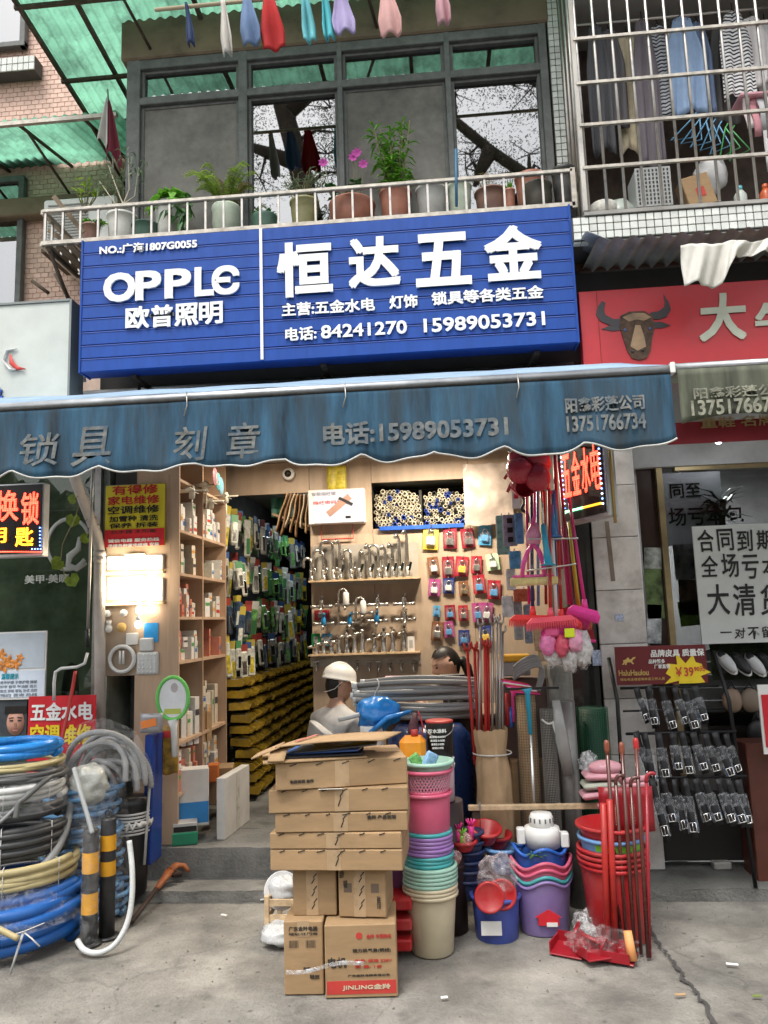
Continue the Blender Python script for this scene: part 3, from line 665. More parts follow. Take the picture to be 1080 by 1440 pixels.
# pipe offcuts stacked in the niche: light grey ones on the left, mixed on the right
PIPEW = mat('cream pipe', (.62, .58, .46), .45, var=.08, objvar=.15); PIPEB = mat('blue pipe', (.02, .06, .35), .4); PIPEK = mat('black pipe', (.02, .02, .02), .4)
def ring_pipe(r, L=.32):
  return MB().lathe([(r*.72, 0), (r*.72, L), (r, L), (r, 0), (r*.72, 0)], 10, M=Matrix.Rotation(R(-90), 4, 'X'), close=False)
pm = {}
for nm, m in (('w', PIPEW), ('b', PIPEB), ('k', PIPEK)):
  for rr in (.011, .014, .018): pm[(nm, rr)] = ring_pipe(rr).mesh('pipe', m)
npipe = 0
def pile(x0, x1, z0, hmax, kinds, side):
  global npipe
  z = z0; row = 0
  while z < z0+hmax:
    x = x0+(.012 if row % 2 else 0)+U(0, .006); pos = 0
    while x < x1:
      rr = rnd.choice((.011, .014, .014, .018)); k = rnd.choice(kinds)
      top = z0+hmax*(.72+.28*math.sin(math.pi*min(1, max(0, (x-x0)/(x1-x0)))*.9+.3))
      if z < top and npipe < 300:
        o = inst('pipe_offcut', pm[(k, rr)], V((x+rr, PY+U(.005, .05), z+rr+U(-.002, .003))), (U(-.03, .03), 0, U(-.06, .06)))
        pos += 1; cw = {'w': 'cream', 'b': 'blue', 'k': 'black'}[k]
        tag(o, f'{cw} pipe end in the {side} niche stack, {nth(row+1)} layer up, {nth(pos)} from the left', 'pipe', f'{cw} pipe ends in the niche'); npipe += 1
      x += rr*2+.002
    z += .0265; row += 1
mid = nx0+(nx1-nx0)*.49
pile(nx0+.01, mid-.005, nz0+.015, .29, 'wwwwwwwwb', 'left'); pile(mid+.03, nx1-.03, nz0+.01, .27, 'wwwbwkwb', 'right')
solo('niche_divider', MB().box((mid+.008, PY+.2, (nz0+nz1)/2-.03), (.02, .34, nz1-nz0-.08)), DARKW, 'dark divider between the two pipe stacks in the niche', 'divider')
# big plastic bag of goods at right of the niche
BAG = mat('milky bag', (.52, .44, .38), .35, var=.12, scale=9, bump=.5, bscale=14, transl=.25)
a, d = quad(655, 655, 718, 735, PY-.1)
t = thing('plastic_bag', 'milky plastic bag of white fittings hung right of the pipe niche', 'bag', (a.x, PY-.1, a.z-d[2]/2))
part('bag', MB().sheet(lambda u, v: (a.x+(u-.5)*d[0]*(1.08+.1*mnoise.noise(V((v*4, 2, 1)))), PY-.10-.035*math.sin(math.pi*u)*math.sin(math.pi*v)+.02*mnoise.noise(V((u*5, v*5, 3))), a.z+(.5-v)*d[2]*1.08+.012*mnoise.noise(V((u*6, 7, 1)))), 18, 18), BAG, t)
part('backing_card', MB().box((a.x+.02, PY-.06, a.z-.02), (d[0]*.7, .02, d[2]*.8)), mat('cream card', (.45, .38, .32), .7), t)
for k in range(6): part('fitting', MB().tube([(a.x+U(-.1, .1), PY-.11, a.z+U(-.12, .08)), (a.x+U(-.1, .1), PY-.11, a.z+U(-.12, .1))], .012, 8), WHITEP, t)
# taps
def tap_goose(h, wdt, r=.011, col_=STAIN, handle=True, dirn=-1):
  t = thing('tap', '', 'tap')
  pts = [(0, 0, 0), (0, 0, h-wdt/2)]
  for k in range(1, 9):
    a = math.pi*k/8*1.08; pts.append((dirn*(wdt/2-wdt/2*math.cos(a)), 0, h-wdt/2+wdt/2*math.sin(a)))
  pts.append((pts[-1][0], 0, pts[-1][2]-.04))
  part('spout', MB().tube(pts, r, 10), col_, t, w=False)
  part('base', MB().lathe([(.022, 0), (.022, .02), (.017, .03), (.017, .075), (.012, .085)], 14), col_, t, w=False)
  if handle: part('handle', MB().tube([(.012, -.012, .05), (.03, -.025, .075), (.034, -.03, .10)], [.008, .007, .005], 8), CHROME, t, w=False)
  return t
def tap_straight(h, r=.012, dirn=-1):
  t = thing('tap', '', 'tap')
  part('spout', MB().tube([(0, 0, 0), (0, 0, h-.05), (dirn*.006, -.01, h-.02), (dirn*.02, -.025, h), (dirn*.03, -.035, h-.03)], [r*1.3, r, r, r*1.1, r*1.2], 10), STAIN, t, w=False)
  part('base', MB().lathe([(.022, 0), (.022, .02), (.018, .03), (.018, .08), (.012, .09)], 14), STAIN, t, w=False)
  part('handle', MB().box((.02, -.015, .085), (.02, .012, .07), ry=R(15), b=.003), CHROME, t, w=False)
  return t
TG = 'taps standing on the upper display shelf'
ups = [(438, 800, 'g', -1, .06, 'short curved tap at the left end of the upper shelf'), (455, 775, 'g', -1, .08, 'gooseneck tap second on the upper shelf'), (469, 762, 'g', -1, .10, 'tall gooseneck tap with wide bend on the upper shelf'),
     (479, 762, 's', -1, 0, 'straight tap with bent nozzle left of the round showerhead tap'), (494, 776, 'g', -1, .055, 'tap with a round spray head on the upper shelf'), (506, 778, 's', 1, 0, 'slim short straight tap in the middle of the upper shelf'),
     (521, 770, 's', -1, 0, 'thin tap with ribbed neck on the upper shelf'), (533, 770, 'g', -1, .07, 'ornate curved tap with lever on the upper shelf'), (543, 772, 's', -1, 0, 'mixer tap with white body on the upper shelf'),
     (553, 770, 's', -1, 0, 'tap with dark handle on the upper shelf'), (563, 757, 's', -1, 0, 'second tallest straight tap at the right of the upper shelf'), (574, 752, 's', -1, 0, 'tallest straight tap at the right end of the upper shelf')]
for px, py, k, dr, wd, lab in ups:
  b = P(px, 818, PY-.06); h = max(.18, P(px, py, PY-.06).z-b.z)
  t = tap_goose(h, max(.05, wd), dirn=dr) if k == 'g' else tap_straight(h, dirn=dr)
  t.location = (b.x, PY-.06, zs1); t['label'] = lab; t['group'] = TG
BLUEF = mat('blue protective film', (.03, .30, .65), .35, var=.2)
def tap_wall(film_=False, neck=False):
  t = thing('wall_tap', '', 'tap')
  part('body', MB().tube([(-.085, 0, 0), (-.06, 0, 0), (-.055, 0, .0), (.055, 0, 0), (.06, 0, 0), (.085, 0, 0)], [.015, .015, .011, .011, .015, .015], 10), STAIN, t, w=False)
  part('valve', MB().lathe([(.02, -.02), (.02, .03), (.014, .045), (.014, .05)], 12), BLUEF if film_ else STAIN, t, w=False)
  part('lever', MB().tube([(0, 0, .05), (.012, -.03, .07), (.015, -.06, .075)], [.011, .008, .006], 8), BLUEF if film_ else CHROME, t, w=False)
  part('outlet', MB().tube([(0, -.01, -.01), (0, -.045, -.02), (0, -.055, -.045)], .010, 8), STAIN, t, w=False)
  if neck: part('neck', MB().tube([(-.05, -.03, -.06), (-.05, -.03, .08), (-.04, -.03, .11), (-.01, -.03, .12), (.015, -.03, .10), (.02, -.03, .07)], .009, 8), STAIN, t, w=False); part('filter', MB().lathe([(.018, -.03), (.024, -.02), (.024, .06), (.015, .075)], 12, c=(.01, -.04, .02)), WHITEP, t, w=False)
  return t
for px, py, f_, nk, lab in ((452, 853, 0, 0, 'wall mixer tap above the red payment card'), (486, 850, 0, 1, 'wall tap with curved neck and white filter'), (510, 862, 0, 1, 'wall tap with tall white water filter'), (531, 850, 0, 0, 'wall mixer tap right of the white filter taps'), (568, 849, 0, 0, 'wide wall mixer tap at the right of its row'),
            (455, 877, 1, 0, 'wall tap in blue film below the red card'), (492, 876, 1, 0, 'wall tap in blue film in the middle of its row'), (530, 873, 1, 0, 'wall tap in blue film with a thick body'), (570, 871, 0, 0, 'bare steel wall tap right of the blue film ones')):
  t = tap_wall(f_, nk); p = P(px, py, PY-.06); t.location = p; t['label'] = lab; t['group'] = 'taps mounted on the plywood'
def tap_basin(h, m=STAIN):
  t = thing('basin_tap', '', 'tap')
  part('body', MB().lathe([(.024, 0), (.024, .012), (.018, .02), (.018, h*.7), (.020, h*.72), (.016, h*.78)], 12), m, t, w=False)
  part('spout', MB().tube([(0, 0, h*.6), (-.03, -.03, h*.66), (-.05, -.05, h*.58)], [.012, .011, .010], 8), m, t, w=False)
  part('lever', MB().box((.005, -.01, h*.88), (.026, .06, .016), rx=R(-25), b=.004), CHROME, t, w=False)
  return t
for i, (px, h) in enumerate(((445, .09), (455, .12), (466, .13), (477, .14), (488, .2), (499, .2), (510, .23), (527, .15), (540, .2), (553, .2), (569, .22))):
  t = tap_basin(h); b = P(px, 918, PY-.06); t.location = (b.x, PY-.06, zs2); t.rotation_euler = (0, 0, U(-.4, .4))
  t['label'] = ['tiny angle valve at the left end of the lower shelf', 'small tap second from the left on the lower shelf', 'small tap third from the left on the lower shelf', 'short basin tap beside the blue card on the lower shelf', 'square basin tap fifth on the lower shelf', 'dark bronze basin tap sixth on the lower shelf', 'bright chrome lever tap in the middle of the lower shelf', 'low cross handle tap on the lower shelf', 'wide basin tap left of the domed one on the lower shelf', 'domed chrome basin tap on the lower shelf', 'tall basin tap at the right end of the lower shelf'][i]; t['group'] = 'taps standing on the lower display shelf'
t0 = None
for i, px in enumerate((445, 487, 503, 519, 533, 548, 564, 581)):
  p = P(px, 936, PY-.03)
  if t0 is None:
    t0 = thing('bib_tap', 'small bib tap under the lower display shelf, first from the left', 'tap', p, 0, 'bib taps hanging under the lower shelf')
    part('body', MB().tube([(0, 0, .04), (0, 0, -.02), (0, -.02, -.045)], [.008, .010, .008], 8), STAIN, t0, w=False)
    part('handle', MB().box((0, -.012, .03), (.045, .008, .012), b=.003), STAIN, t0, w=False)
  else: dup(t0, p, U(-.5, .5), f'small bib tap under the lower display shelf, {nth(i+1)} from the left')
# small payment and notice cards (plain)
for px0, py0, px1, py1, m, lab in ((442, 858, 463, 872, mat('red card', (.45, .03, .05), .4), 'small red card among the wall taps'), (438, 891, 450, 908, mat('green card', (.02, .30, .08), .4), 'small green card left above the lower tap shelf'), (452, 891, 467, 908, mat('light blue card', (.12, .38, .65), .4), 'small light blue card beside the green card'), (573, 895, 583, 916, PAPERW, 'white hang card at the right end of the lower tap shelf')):
  c, d = quad(px0, py0, px1, py1, PY-.02); t = thing('card', lab, 'card', (c.x, PY-.02, c.z-d[2]/2))
  part('sheet', MB().box((c.x, PY-.015, c.z), (d[0], .006, d[2]), b=.001), m, t)
  part('panel', MB().box((c.x, PY-.019, c.z), (d[0]*.5, .002, d[2]*.5)), mat('grey print', (.45, .45, .45), .6), t)
# padlock blister packs
def pack(cardm, lockm, kind):
  t = thing('padlock_pack', '', 'padlock')
  part('card', MB().box((0, 0, 0), (.075, .003, .115), b=.001), cardm, t, w=False)
  part('peg', MB().tube([(0, .04, .05), (0, -.04, .05), (0, -.045, .058)], .003, 6), STEELB, t, w=False)
  b = part('lock', MB().box((0, -.012, -.018), (.042, .018, .038), b=.004), lockm, t, w=False)
  part('shackle', MB().tube([(-.013, -.012, 0), (-.013, -.012, .02)]+[(-.013*math.cos(math.pi*k/6), -.012, .02+.013*math.sin(math.pi*k/6)) for k in range(1, 7)]+[(.013, -.012, 0)], .004, 6), CHROME, b, w=False)
  part('blister', MB().box((0, -.014, -.004), (.06, .028, .085), b=.008), film('clear blister', (1, 1, 1), .12, .08), t, w=False)
  return t
cm = [mat('maroon card', (.28, .02, .04), .35), mat('navy card', (.03, .05, .22), .35), mat('crimson card', (.42, .03, .05), .35), mat('magenta card', (.42, .08, .25), .35), mat('pale green card', (.45, .6, .4), .4), mat('yellow card', (.65, .5, .06), .4), mat('sky blue card', (.08, .35, .62), .35), mat('brown card', (.22, .09, .04), .4)]
lm = [mat('brass', (.55, .38, .12), .3, .9), STAIN, mat('blue lock', (.05, .28, .6), .35), mat('yellow lock', (.75, .5, .04), .35), mat('white lock', (.7, .7, .7), .3)]
GP = 'packs on the padlock display'
packs = [(607, 757, 5, 4, 1.25, 'big pack with yellow header and grey hardware at the top left of the padlocks'), (632, 757, 0, 1, 1.05, 'maroon padlock pack in the top row, left one'), (657, 757, 0, 1, 1.05, 'maroon padlock pack in the top row, right one'), (683, 752, 6, 2, 1, 'blue tool pack in the top row of the padlocks'),
     (610, 797, 7, 4, .9, 'brown pack with a white lock in the second row'), (630, 797, 0, 1, 1, 'pack with two steel locks in the second row'), (650, 798, 2, 3, 1.05, 'crimson pack with a yellow lock in the second row'), (669, 793, 2, 1, .9, 'red pack with a steel lock in the second row'), (692, 790, 4, 4, .9, 'pale green pack in the second row'),
     (612, 826, 3, 4, .85, 'pink pack in the third row, leftmost'), (632, 824, 1, 4, .85, 'navy pack in the third row'), (652, 828, 7, 0, .8, 'dark brass padlock pack in the third row'), (673, 822, 2, 2, .9, 'red pack with a blue lock in the third row'), (694, 828, 2, 2, .95, 'red rounded pack in the third row, rightmost'),
     (614, 858, 6, 2, .5, 'tiny blue pack in the fourth row'), (634, 862, 0, 2, .75, 'small maroon pack in the fourth row'), (653, 862, 2, 1, .75, 'small crimson pack in the fourth row'), (671, 862, 3, 2, .9, 'pink pack with a blue lock in the fourth row'), (686, 862, 3, 4, .9, 'pink pack with a white lock in the fourth row'),
     (615, 886, 7, 1, .9, 'grey steel lock pack in the fifth row'), (632, 886, 3, 2, .85, 'magenta pack with a blue lock in the fifth row'), (654, 897, 1, 2, .8, 'dark navy pack low on the display'), (682, 893, 1, 3, .9, 'navy pack low on the display, right one')]
for px, py, ci, li, s, lab in packs:
  t = pack(cm[ci], lm[li], 0); t.location = P(px, py, PY-.02); t.scale = (s*1.35*U(.92, 1.1), s*1.3, s*1.35*U(.92, 1.1)); t.location += V((U(-.008, .008), 0, U(-.008, .008))); t['label'] = lab; t['group'] = GP; t.rotation_euler = (0, U(-.12, .12), U(-.15, .15))
# counter, monitor, books
ct = thing('shop_counter', 'dark counter in the shop front hidden behind the hose coils', 'counter', (.1, .3, .22))
part('carcass', MB().box((.13, .32, .56), (1.1, .5, .68), b=.005), mat('counter wood', (.10, .06, .035), .5, var=.2), ct)
part('worktop', MB().box((.13, .30, .915), (1.16, .58, .03), b=.006), mat('counter top', (.26, .19, .13), .4), ct)
c, d = quad(620, 951, 652, 963, .35)
t = thing('monitor', 'black back of a small cash screen before the seated woman', 'monitor', (c.x, .35, .93))
part('screen', MB().box((c.x, .35, c.z), (d[0]+.02, .03, d[2]+.03), b=.004), BLACK, t)
part('stand', MB().box((c.x, .36, (c.z+.93)/2), (.05, .02, c.z-.93), b=.003).box((c.x, .36, .937), (.12, .09, .012)), BLACK, t)
for i, (px, m, lab) in enumerate(((555, mat('pink pad', (.62, .42, .50), .7), 'pink paper pad on top of the grey hose coils'), (588, PAPERW, 'white paper pad beside the pink one on the hose coils'))):
  p = P(px, 955, -.02); solo('paper_pad', MB().box(p+V((0, .05, .005)), (.13, .16, .012), rz=U(-.1, .1), b=.001), m, lab, 'paper')
# wooden shelf unit on the left wall, seen at a slant
s0, s1, sm_ = -.10, .92, .37
WX = LX+.03
sh = thing('wooden_shelf_unit', 'pale plywood pigeonhole shelf along the left wall of the shop', 'shelf', (WX-.13, .4, .22))
SD = .27
for y in (s0, sm_, s1): part('upright', MB().box((WX-SD/2, y, 1.5), (SD, .018, 2.55)), PLYP, sh)
shz = [PX(241, y, WX).z for y in (668, 742, 805, 869, 934)] + [.80, .50]
for z in shz:
  for a, b in ((s0, sm_), (sm_, s1)): part('shelf', MB().box((WX-SD/2, (a+b)/2, z), (SD-.004, b-a-.02, .018)), PLYP, sh)
part('back_panel', MB().box((WX-SD-.006, (s0+s1)/2, 1.5), (.01, s1-s0, 2.55)), PLYP, sh)
part('end_panel', MB().box((-1.865, -.055, 1.0), (.14, .02, 1.55)), PLY, sh)
# goods in the pigeonholes
gcol = [mat('white carton', (.70, .68, .64), .6, objvar=.15), mat('cream carton', (.62, .55, .44), .6, objvar=.15), mat('red white carton', (.55, .20, .14), .5, objvar=.2), mat('grey can', (.30, .32, .33), .4, .3, objvar=.2), mat('green label', (.22, .36, .16), .5, objvar=.2), mat('dark bottle', (.05, .05, .06), .35, objvar=.3)]
gm = [MB().box((0, 0, .5), (1, 1, 1), b=.012).mesh('goods', m) for m in gcol]
gcan = [MB().lathe([(.46, 0), (.5, .03), (.5, .85), (.4, .93), (.4, 1)], 14).mesh('goods', m) for m in gcol]
row = ['top', 'second', 'third', 'fourth', 'fifth', 'sixth']
spec = {(0, 0): [0, 0, 0, 0], (0, 1): [0, 0, 0, 0], (1, 0): [3, 5, 1, 4], (1, 1): [0, 4, 4, 3], (2, 0): [0, 2, 1, 0], (2, 1): [1, 0, 0, 0], (3, 0): [0, 0, 2, 0, 0], (3, 1): [2, 4, 3, 5], (4, 0): [5, 0, 1], (4, 1): [5, 1, 1], (5, 0): [2, 1, 0], (5, 1): [0, 1, 5]}
names = {0: 'white goods carton', 1: 'cream goods carton', 2: 'red and white goods carton', 3: 'grey can', 4: 'green labelled tin', 5: 'dark bottle'}
bandm = [mat('carton print '+n_, c_, .5) for n_, c_ in (('red', (.50, .05, .03)), ('blue', (.05, .15, .42)), ('orange', (.68, .30, .04)), ('dark', (.06, .06, .07)), ('green', (.10, .30, .08)))]
gm2 = {}
for k in (0, 1, 2):
  for b_ in range(5):
    gm2[(k, b_)] = MB().box((0, 0, .5), (1, 1, 1), b=.012).box((.485, 0, .28+.1*b_), (.05, .86, .16), m=1).box((.485, .1, .62-.1*(b_ % 2)), (.045, .5, .05), m=1).mesh('goods', [gcol[k], bandm[b_]])
for (r_, bay), ks in spec.items():
  zf = shz[r_+1]+.009; hgt = shz[r_]-shz[r_+1]-.03
  a, b = ((s0, sm_), (sm_, s1))[bay]; y = a+.014; seq = 0
  while y < b-.03:
    k = ks[seq % len(ks)]; seq += 1; can = k >= 3
    w_ = U(.03, .085) if not can else U(.045, .062); h = hgt*(U(.30, .62) if not can else U(.4, .6)); dp = U(.10, .19)
    if y+w_ > b-.010: break
    levels = 1 if can or h > hgt*.5 or rnd.random() < .35 else 2
    for lv in range(levels):
      h2 = h if lv == 0 else min(hgt*.95-h, U(.25, .42)*hgt)
      o = inst('can' if can else 'goods_carton', gcan[k] if can else gm2[(k, rnd.randrange(5))], V((WX-.015-dp/2-U(0, .05), y+w_/2, zf+(h if lv else 0))), (0, 0, U(-.2, .2)), None, (min(dp, w_) if can else dp, w_*.97, h2))
      tag(o, f'{names[k]}{" stacked" if lv else ""}, {nth(seq)} from the street on the {row[r_]} shelf, {["nearer", "farther"][bay]} bay', 'can' if can else 'carton', f'{names[k]}s on the {row[r_]} shelf, {["nearer", "farther"][bay]} bay')
    y += w_+U(.001, .006)
# aisle: hanging packs and yellow bins on the left wall
AXW = LX-.02
hc = [('clear pack with white goods', mat('white pack', (.66, .67, .60), .25, var=.3, scale=30, objvar=.25)), ('green pack', mat('green pack', (.16, .40, .12), .25, var=.4, scale=25, objvar=.3)), ('yellow pack', mat('yellow pack', (.62, .50, .04), .25, var=.4, scale=25, objvar=.3)), ('dark blue pack', mat('dark pack', (.05, .08, .13), .25, var=.4, scale=25, objvar=.3)), ('grey steel pack', mat('grey pack', (.28, .29, .28), .25, var=.4, scale=25, objvar=.3))]
def pillow(w_, h, d):
  return MB().box((0, 0, -.025), (w_, .004, .055), m=1).box((0, 0, -.05-h*.4), (w_*.92, d, h*.8), b=d*.45).box((0, -d*.45, -.05-h*.5), (w_*.55, d*.3, h*.42), b=.003, m=2)
hdr = [mat('header '+n_, c_, .4) for n_, c_ in (('red', (.30, .05, .04)), ('blue', (.05, .11, .28)), ('yellow', (.50, .40, .07)), ('white', (.6, .6, .57)), ('green', (.07, .24, .10)))]
pmesh = {(k, q): pillow(.075, (.26, .2, .3)[q % 3], .024).mesh('hanging_pack', [hc[k][1], hdr[q], [STAIN, BLACK, hc[(k+2) % 5][1], hdr[(q+1) % 5], CHROME][q]]) for k in range(5) for q in range(5)}
rows = [(2.42, [0, 0, 4, 1, 1, 4, 0, 2, 2]), (2.05, [0, 0, 1, 1, 0, 4, 2, 2, 2]), (1.72, [3, 0, 0, 0, 4, 4, 2, 1, 2, 3]), (1.42, [0, 3, 4, 0, 3, 2, 2, 3, 2])]
for ri, (z, ks) in enumerate(rows):
  y = 1.02; n = 0
  while y < 3.9:
    k = ks[min(len(ks)-1, int((y-1.0)/3.8*len(ks)))]
    if rnd.random() < .25: k = rnd.choice((0, 1, 3, 4))
    for q in range(2):
      o = inst('hanging_pack', pmesh[(k, rnd.randrange(5))], V((AXW+.03+q*.075+U(-.02, .02), y+q*.03, z+U(-.05, .04)-q*.02)), (U(-.1, .12), U(-.12, .12), R(58)+U(-.5, .4)), None, (U(.65, 1.05), U(.8, 1.3), U(.85, 1.25)))
      n += 1; tag(o, f'{hc[k][0]}, {nth(n)} from the street in the {["top", "second", "third", "lowest"][ri]} aisle row' if n < 50 else f'{hc[k][0]} at the far end of the {["top", "second", "third", "lowest"][ri]} aisle row', 'pack', f'{hc[k][0]}, in the {["top", "second", "third", "lowest"][ri]} aisle row')
    y += U(.10, .135)
YEL = mat('grimy yellow bin', (.42, .27, .02), .45, var=.3, dirt=.6, dcol=(.06, .05, .03), dscale=8, objvar=.15)
bb = MB()
bb.box((0, 0, -.035), (.15, .088, .006)); bb.box((-.072, 0, -.005), (.006, .088, .06)); bb.box((.078, 0, -.022), (.006, .088, .026), ry=R(18))
for s in (-1, 1): bb.add([(-.07, s*.043, -.035), (.072, s*.043, -.035), (.088, s*.043, .005), (.062, s*.043, .03), (-.07, s*.043, .03), (-.07, s*.037, -.035), (.072, s*.037, -.035), (.088, s*.037, .005), (.062, s*.037, .03), (-.07, s*.037, .03)], [(0, 1, 2, 3, 4), (9, 8, 7, 6, 5)]+[(i, (i+1) % 5, 5+(i+1) % 5, 5+i) for i in range(5)]);
ybm = bb.xf(Matrix.Scale(.78, 4, V((0, 0, 1)))).mesh('parts_bin', YEL)
bt = [MB().ball((0, 0, 0), (.055, .035, .03), 8, 5, nz=.5, seed=k).mesh('contents', m) for k, m in enumerate((gcol[3], gcol[5], STAIN))]
nb = 0
for ri in range(10):
  z = 1.08-ri*.086; y = 1.02; n = 0
  while y < (3.95 if ri > 4 else 4.3):
    o = inst('parts_bin', ybm, V((AXW+.09+ri*.012+U(-.014, .014), y, z+U(-.004, .004))), (U(-.06, .06), U(-.1, .1), U(-.18, .18)))
    n += 1; tag(o, f'yellow parts bin, {nth(n)} from the street in the {nth(ri+1)} row of the aisle rack', 'bin', f'yellow parts bins, {nth(ri+1)} row')
    c_ = inst('contents', bt[nb % 3], V((AXW+.09+ri*.012, y, z-.005)), (0, 0, 0), o); c_.location = (0, 0, -.005)
    nb += 1; y += .102
rk = thing('bin_rack', 'dark steel rack carrying the rows of yellow bins', 'rack', (AXW, 2.8, .22))
for ri in range(10): part('rail', MB().box((AXW+.012+ri*.012, 2.82, 1.04-ri*.086), (.02, 3.7, .02)), BLACK, rk)
# fluorescent gear, wire basket with bottles and paper rolls high in the aisle
t = thing('hanging_file', 'bundle of brown sanding sheets hung beside the door lock carton', 'sandpaper', P(418, 690, 1.05))
for k in range(7):
  x = P(404+k*4.5, 690, 1.05)
  part('sheet', MB().sheet(lambda u, v: (x.x-.10*v*(1-k/9)+.004*math.sin(v*9+k), 1.02+.012*k+.10*u, x.z-.02-(.30+.04*math.sin(k*2.1))*v), 2, 8, .002), [CARD, mat('sand paper', (.25, .14, .07), .9), mat('pale sheet', (.5, .42, .3), .8)][k % 3], t)
for k, (px, c_) in enumerate(((386, 'mint'), (395, 'green'), (403, 'tan'), (411, 'aqua'))):
  p = P(px, 712, 1.5)
  solo('plastic_roll', MB().cyl(p+V((0, 0, -.09)), p+V((0, 0, .07)), .03, n=12), mat(c_+' roll', {'mint': (.25, .62, .5), 'green': (.12, .45, .3), 'tan': (.5, .42, .25), 'aqua': (.3, .62, .62)}[c_], .3, transl=.3), f'{c_} plastic roll on the high shelf in the aisle', 'roll')
a, b = P(372, 712, 1.45), P(416, 705, 1.45)
solo('high_shelf_board', MB().box((-1.22, 1.6, a.z-.15), (.40, .5, .02), ry=R(20)), PLYP, 'tilted board holding plastic rolls high in the aisle', 'board')
# fans and pink ornaments at the top of the shelf unit
FAN = mat('cream fan plastic', (.70, .66, .55), .4)
for i, (px, py) in enumerate(((270, 690), (297, 705), (290, 682), (318, 698))):
  p = PX(px, py, WX+.05); t = thing('exhaust_fan', ['small cream fan hanging from the top shelf, nearest', 'small cream fan hanging over the second bay', 'small cream fan on the upper edge of the shelf', 'small cream fan farthest along the shelf'][i], 'fan', p, 0, 'cream fans over the shelf unit')
  part('hub', MB().lathe([(.018, -.05), (.022, 0), (.012, .03)], 12), FAN, t, w=False)
  for k in range(4): part('blade', MB().box((.05*math.cos(k*1.57), .05*math.sin(k*1.57), 0), (.08, .035, .004), rz=k*1.57, rx=.4), FAN, t, w=False)
  part('stem', MB().tube([(0, 0, -.04), (0, 0, -.16)], .006, 6), FAN, t, w=False)
t = thing('hand_fan', 'teal and pink paper fans hung at the top of the shelf', 'fan', PX(305, 672, WX+.12))
for k, c_ in enumerate(((.65, .25, .28), (.12, .5, .5), (.2, .42, .55))):
  part('fan_leaf', MB().lathe([(.001, 0), (.06, .004), (.062, .0), (.001, -.002)], 16, c=(0, k*.07-.05, -.02*k), M=Matrix.Rotation(R(90), 4, 'Y')), mat(f'fan paper {k}', c_, .5), t, w=False)
# people
SKIN = mat('skin', (.56, .34, .25), .5, var=.08, scale=25)
HAIR = mat('black hair', (.012, .010, .009), .45, var=.3, scale=60, stretch=(1, 1, .2))
def skin_body(joints, edges, root):
  me = bpy.data.meshes.new('b'); names_ = list(joints); ix = {n: i for i, n in enumerate(names_)}
  me.from_pydata([joints[n][:3] for n in names_], [(ix[a], ix[b]) for a, b in edges], []); ob = bpy.data.objects.new('b', me); col.objects.link(ob)
  ob.modifiers.new('s', 'SKIN'); sv = me.skin_vertices[0].data
  for n in names_:
    r_ = joints[n][3]; sv[ix[n]].radius = r_ if isinstance(r_, tuple) else (r_, r_)
  for v in sv: v.use_root = False
  sv[ix[root]].use_root = True
  ss = ob.modifiers.new('u', 'SUBSURF'); ss.levels = 3; ss.render_levels = 3
  bpy.context.view_layer.update(); e = bpy.data.meshes.new_from_object(ob.evaluated_get(bpy.context.evaluated_depsgraph_get()))
  vs_, fs_ = [v.co.copy() for v in e.vertices], [tuple(p.vertices) for p in e.polygons]
  bpy.data.objects.remove(ob); bpy.data.meshes.remove(e); bpy.data.meshes.remove(me)
  return vs_, fs_
def head_pts(n=36, k=28, hair=0.0):
  vs_ = []
  for i in range(k+1):
    th = math.pi*i/k
    for j in range(n):
      ph = 2*math.pi*j/n; x, y, z = math.sin(th)*math.cos(ph), math.sin(th)*math.sin(ph), math.cos(th)
      X, Y, Z = x*.095, y*.074, z*.118
      low = max(0, -z)
      Y *= 1-.30*low**1.5; X *= 1-.16*low if x < 0 else 1-.04*low
      if x < 0: X *= 1.08
      if not hair:
        fr = max(0, x)
        g = lambda a, b, s1, s2: math.exp(-((y-a)/s1)**2-((z-b)/s2)**2)*(1 if x > 0 else 0)
        X += .024*g(0, -.17, .16, .14) + .010*g(0, .02, .10, .22)
        X -= .010*(g(.36, .06, .18, .12)+g(-.36, .06, .18, .12))
        X += .006*g(0, .24, .6, .10) + .009*g(0, -.50, .28, .07) + .006*g(0, -.60, .26, .06) - .005*g(0, -.55, .3, .025)
        X += .012*g(0, -.82, .4, .16)
        e_ = math.exp(-((x+.08)/.16)**2-((z+.03)/.24)**2)
        if abs(y) > .8: Y += math.copysign(.016*e_, y); X -= .006*e_
      vs_.append(V((X, Y, Z)))
  fs_ = [(i*n+j, (i+1)*n+j, (i+1)*n+(j+1) % n, i*n+(j+1) % n) for i in range(k) for j in range(n)]
  return vs_, fs_
def place_head(mb, T, m=0):
  v_, f_ = head_pts(); mb.add(v_, f_, True, m, T)
def eyes(parent, T):
  e = MB()
  for s in (-1, 1):
    e.ball((.083, s*.028, .008), (.008, .013, .005), 10, 6, 0);
  part('eye', e.xf(T), BLACK, parent)
  b = MB()
  for s in (-1, 1): b.tube([T @ V((.086, s*.012, .026)), T @ V((.087, s*.03, .032)), T @ V((.077, s*.045, .028))], .0035, 6)
  part('eyebrow', b, HAIR, parent)
  part('mouth', MB().tube([T @ V((.092, -.022, -.062)), T @ V((.100, 0, -.060)), T @ V((.092, .022, -.062))], [.003, .005, .003], 6), mat('lips', (.40, .17, .14), .5), parent)
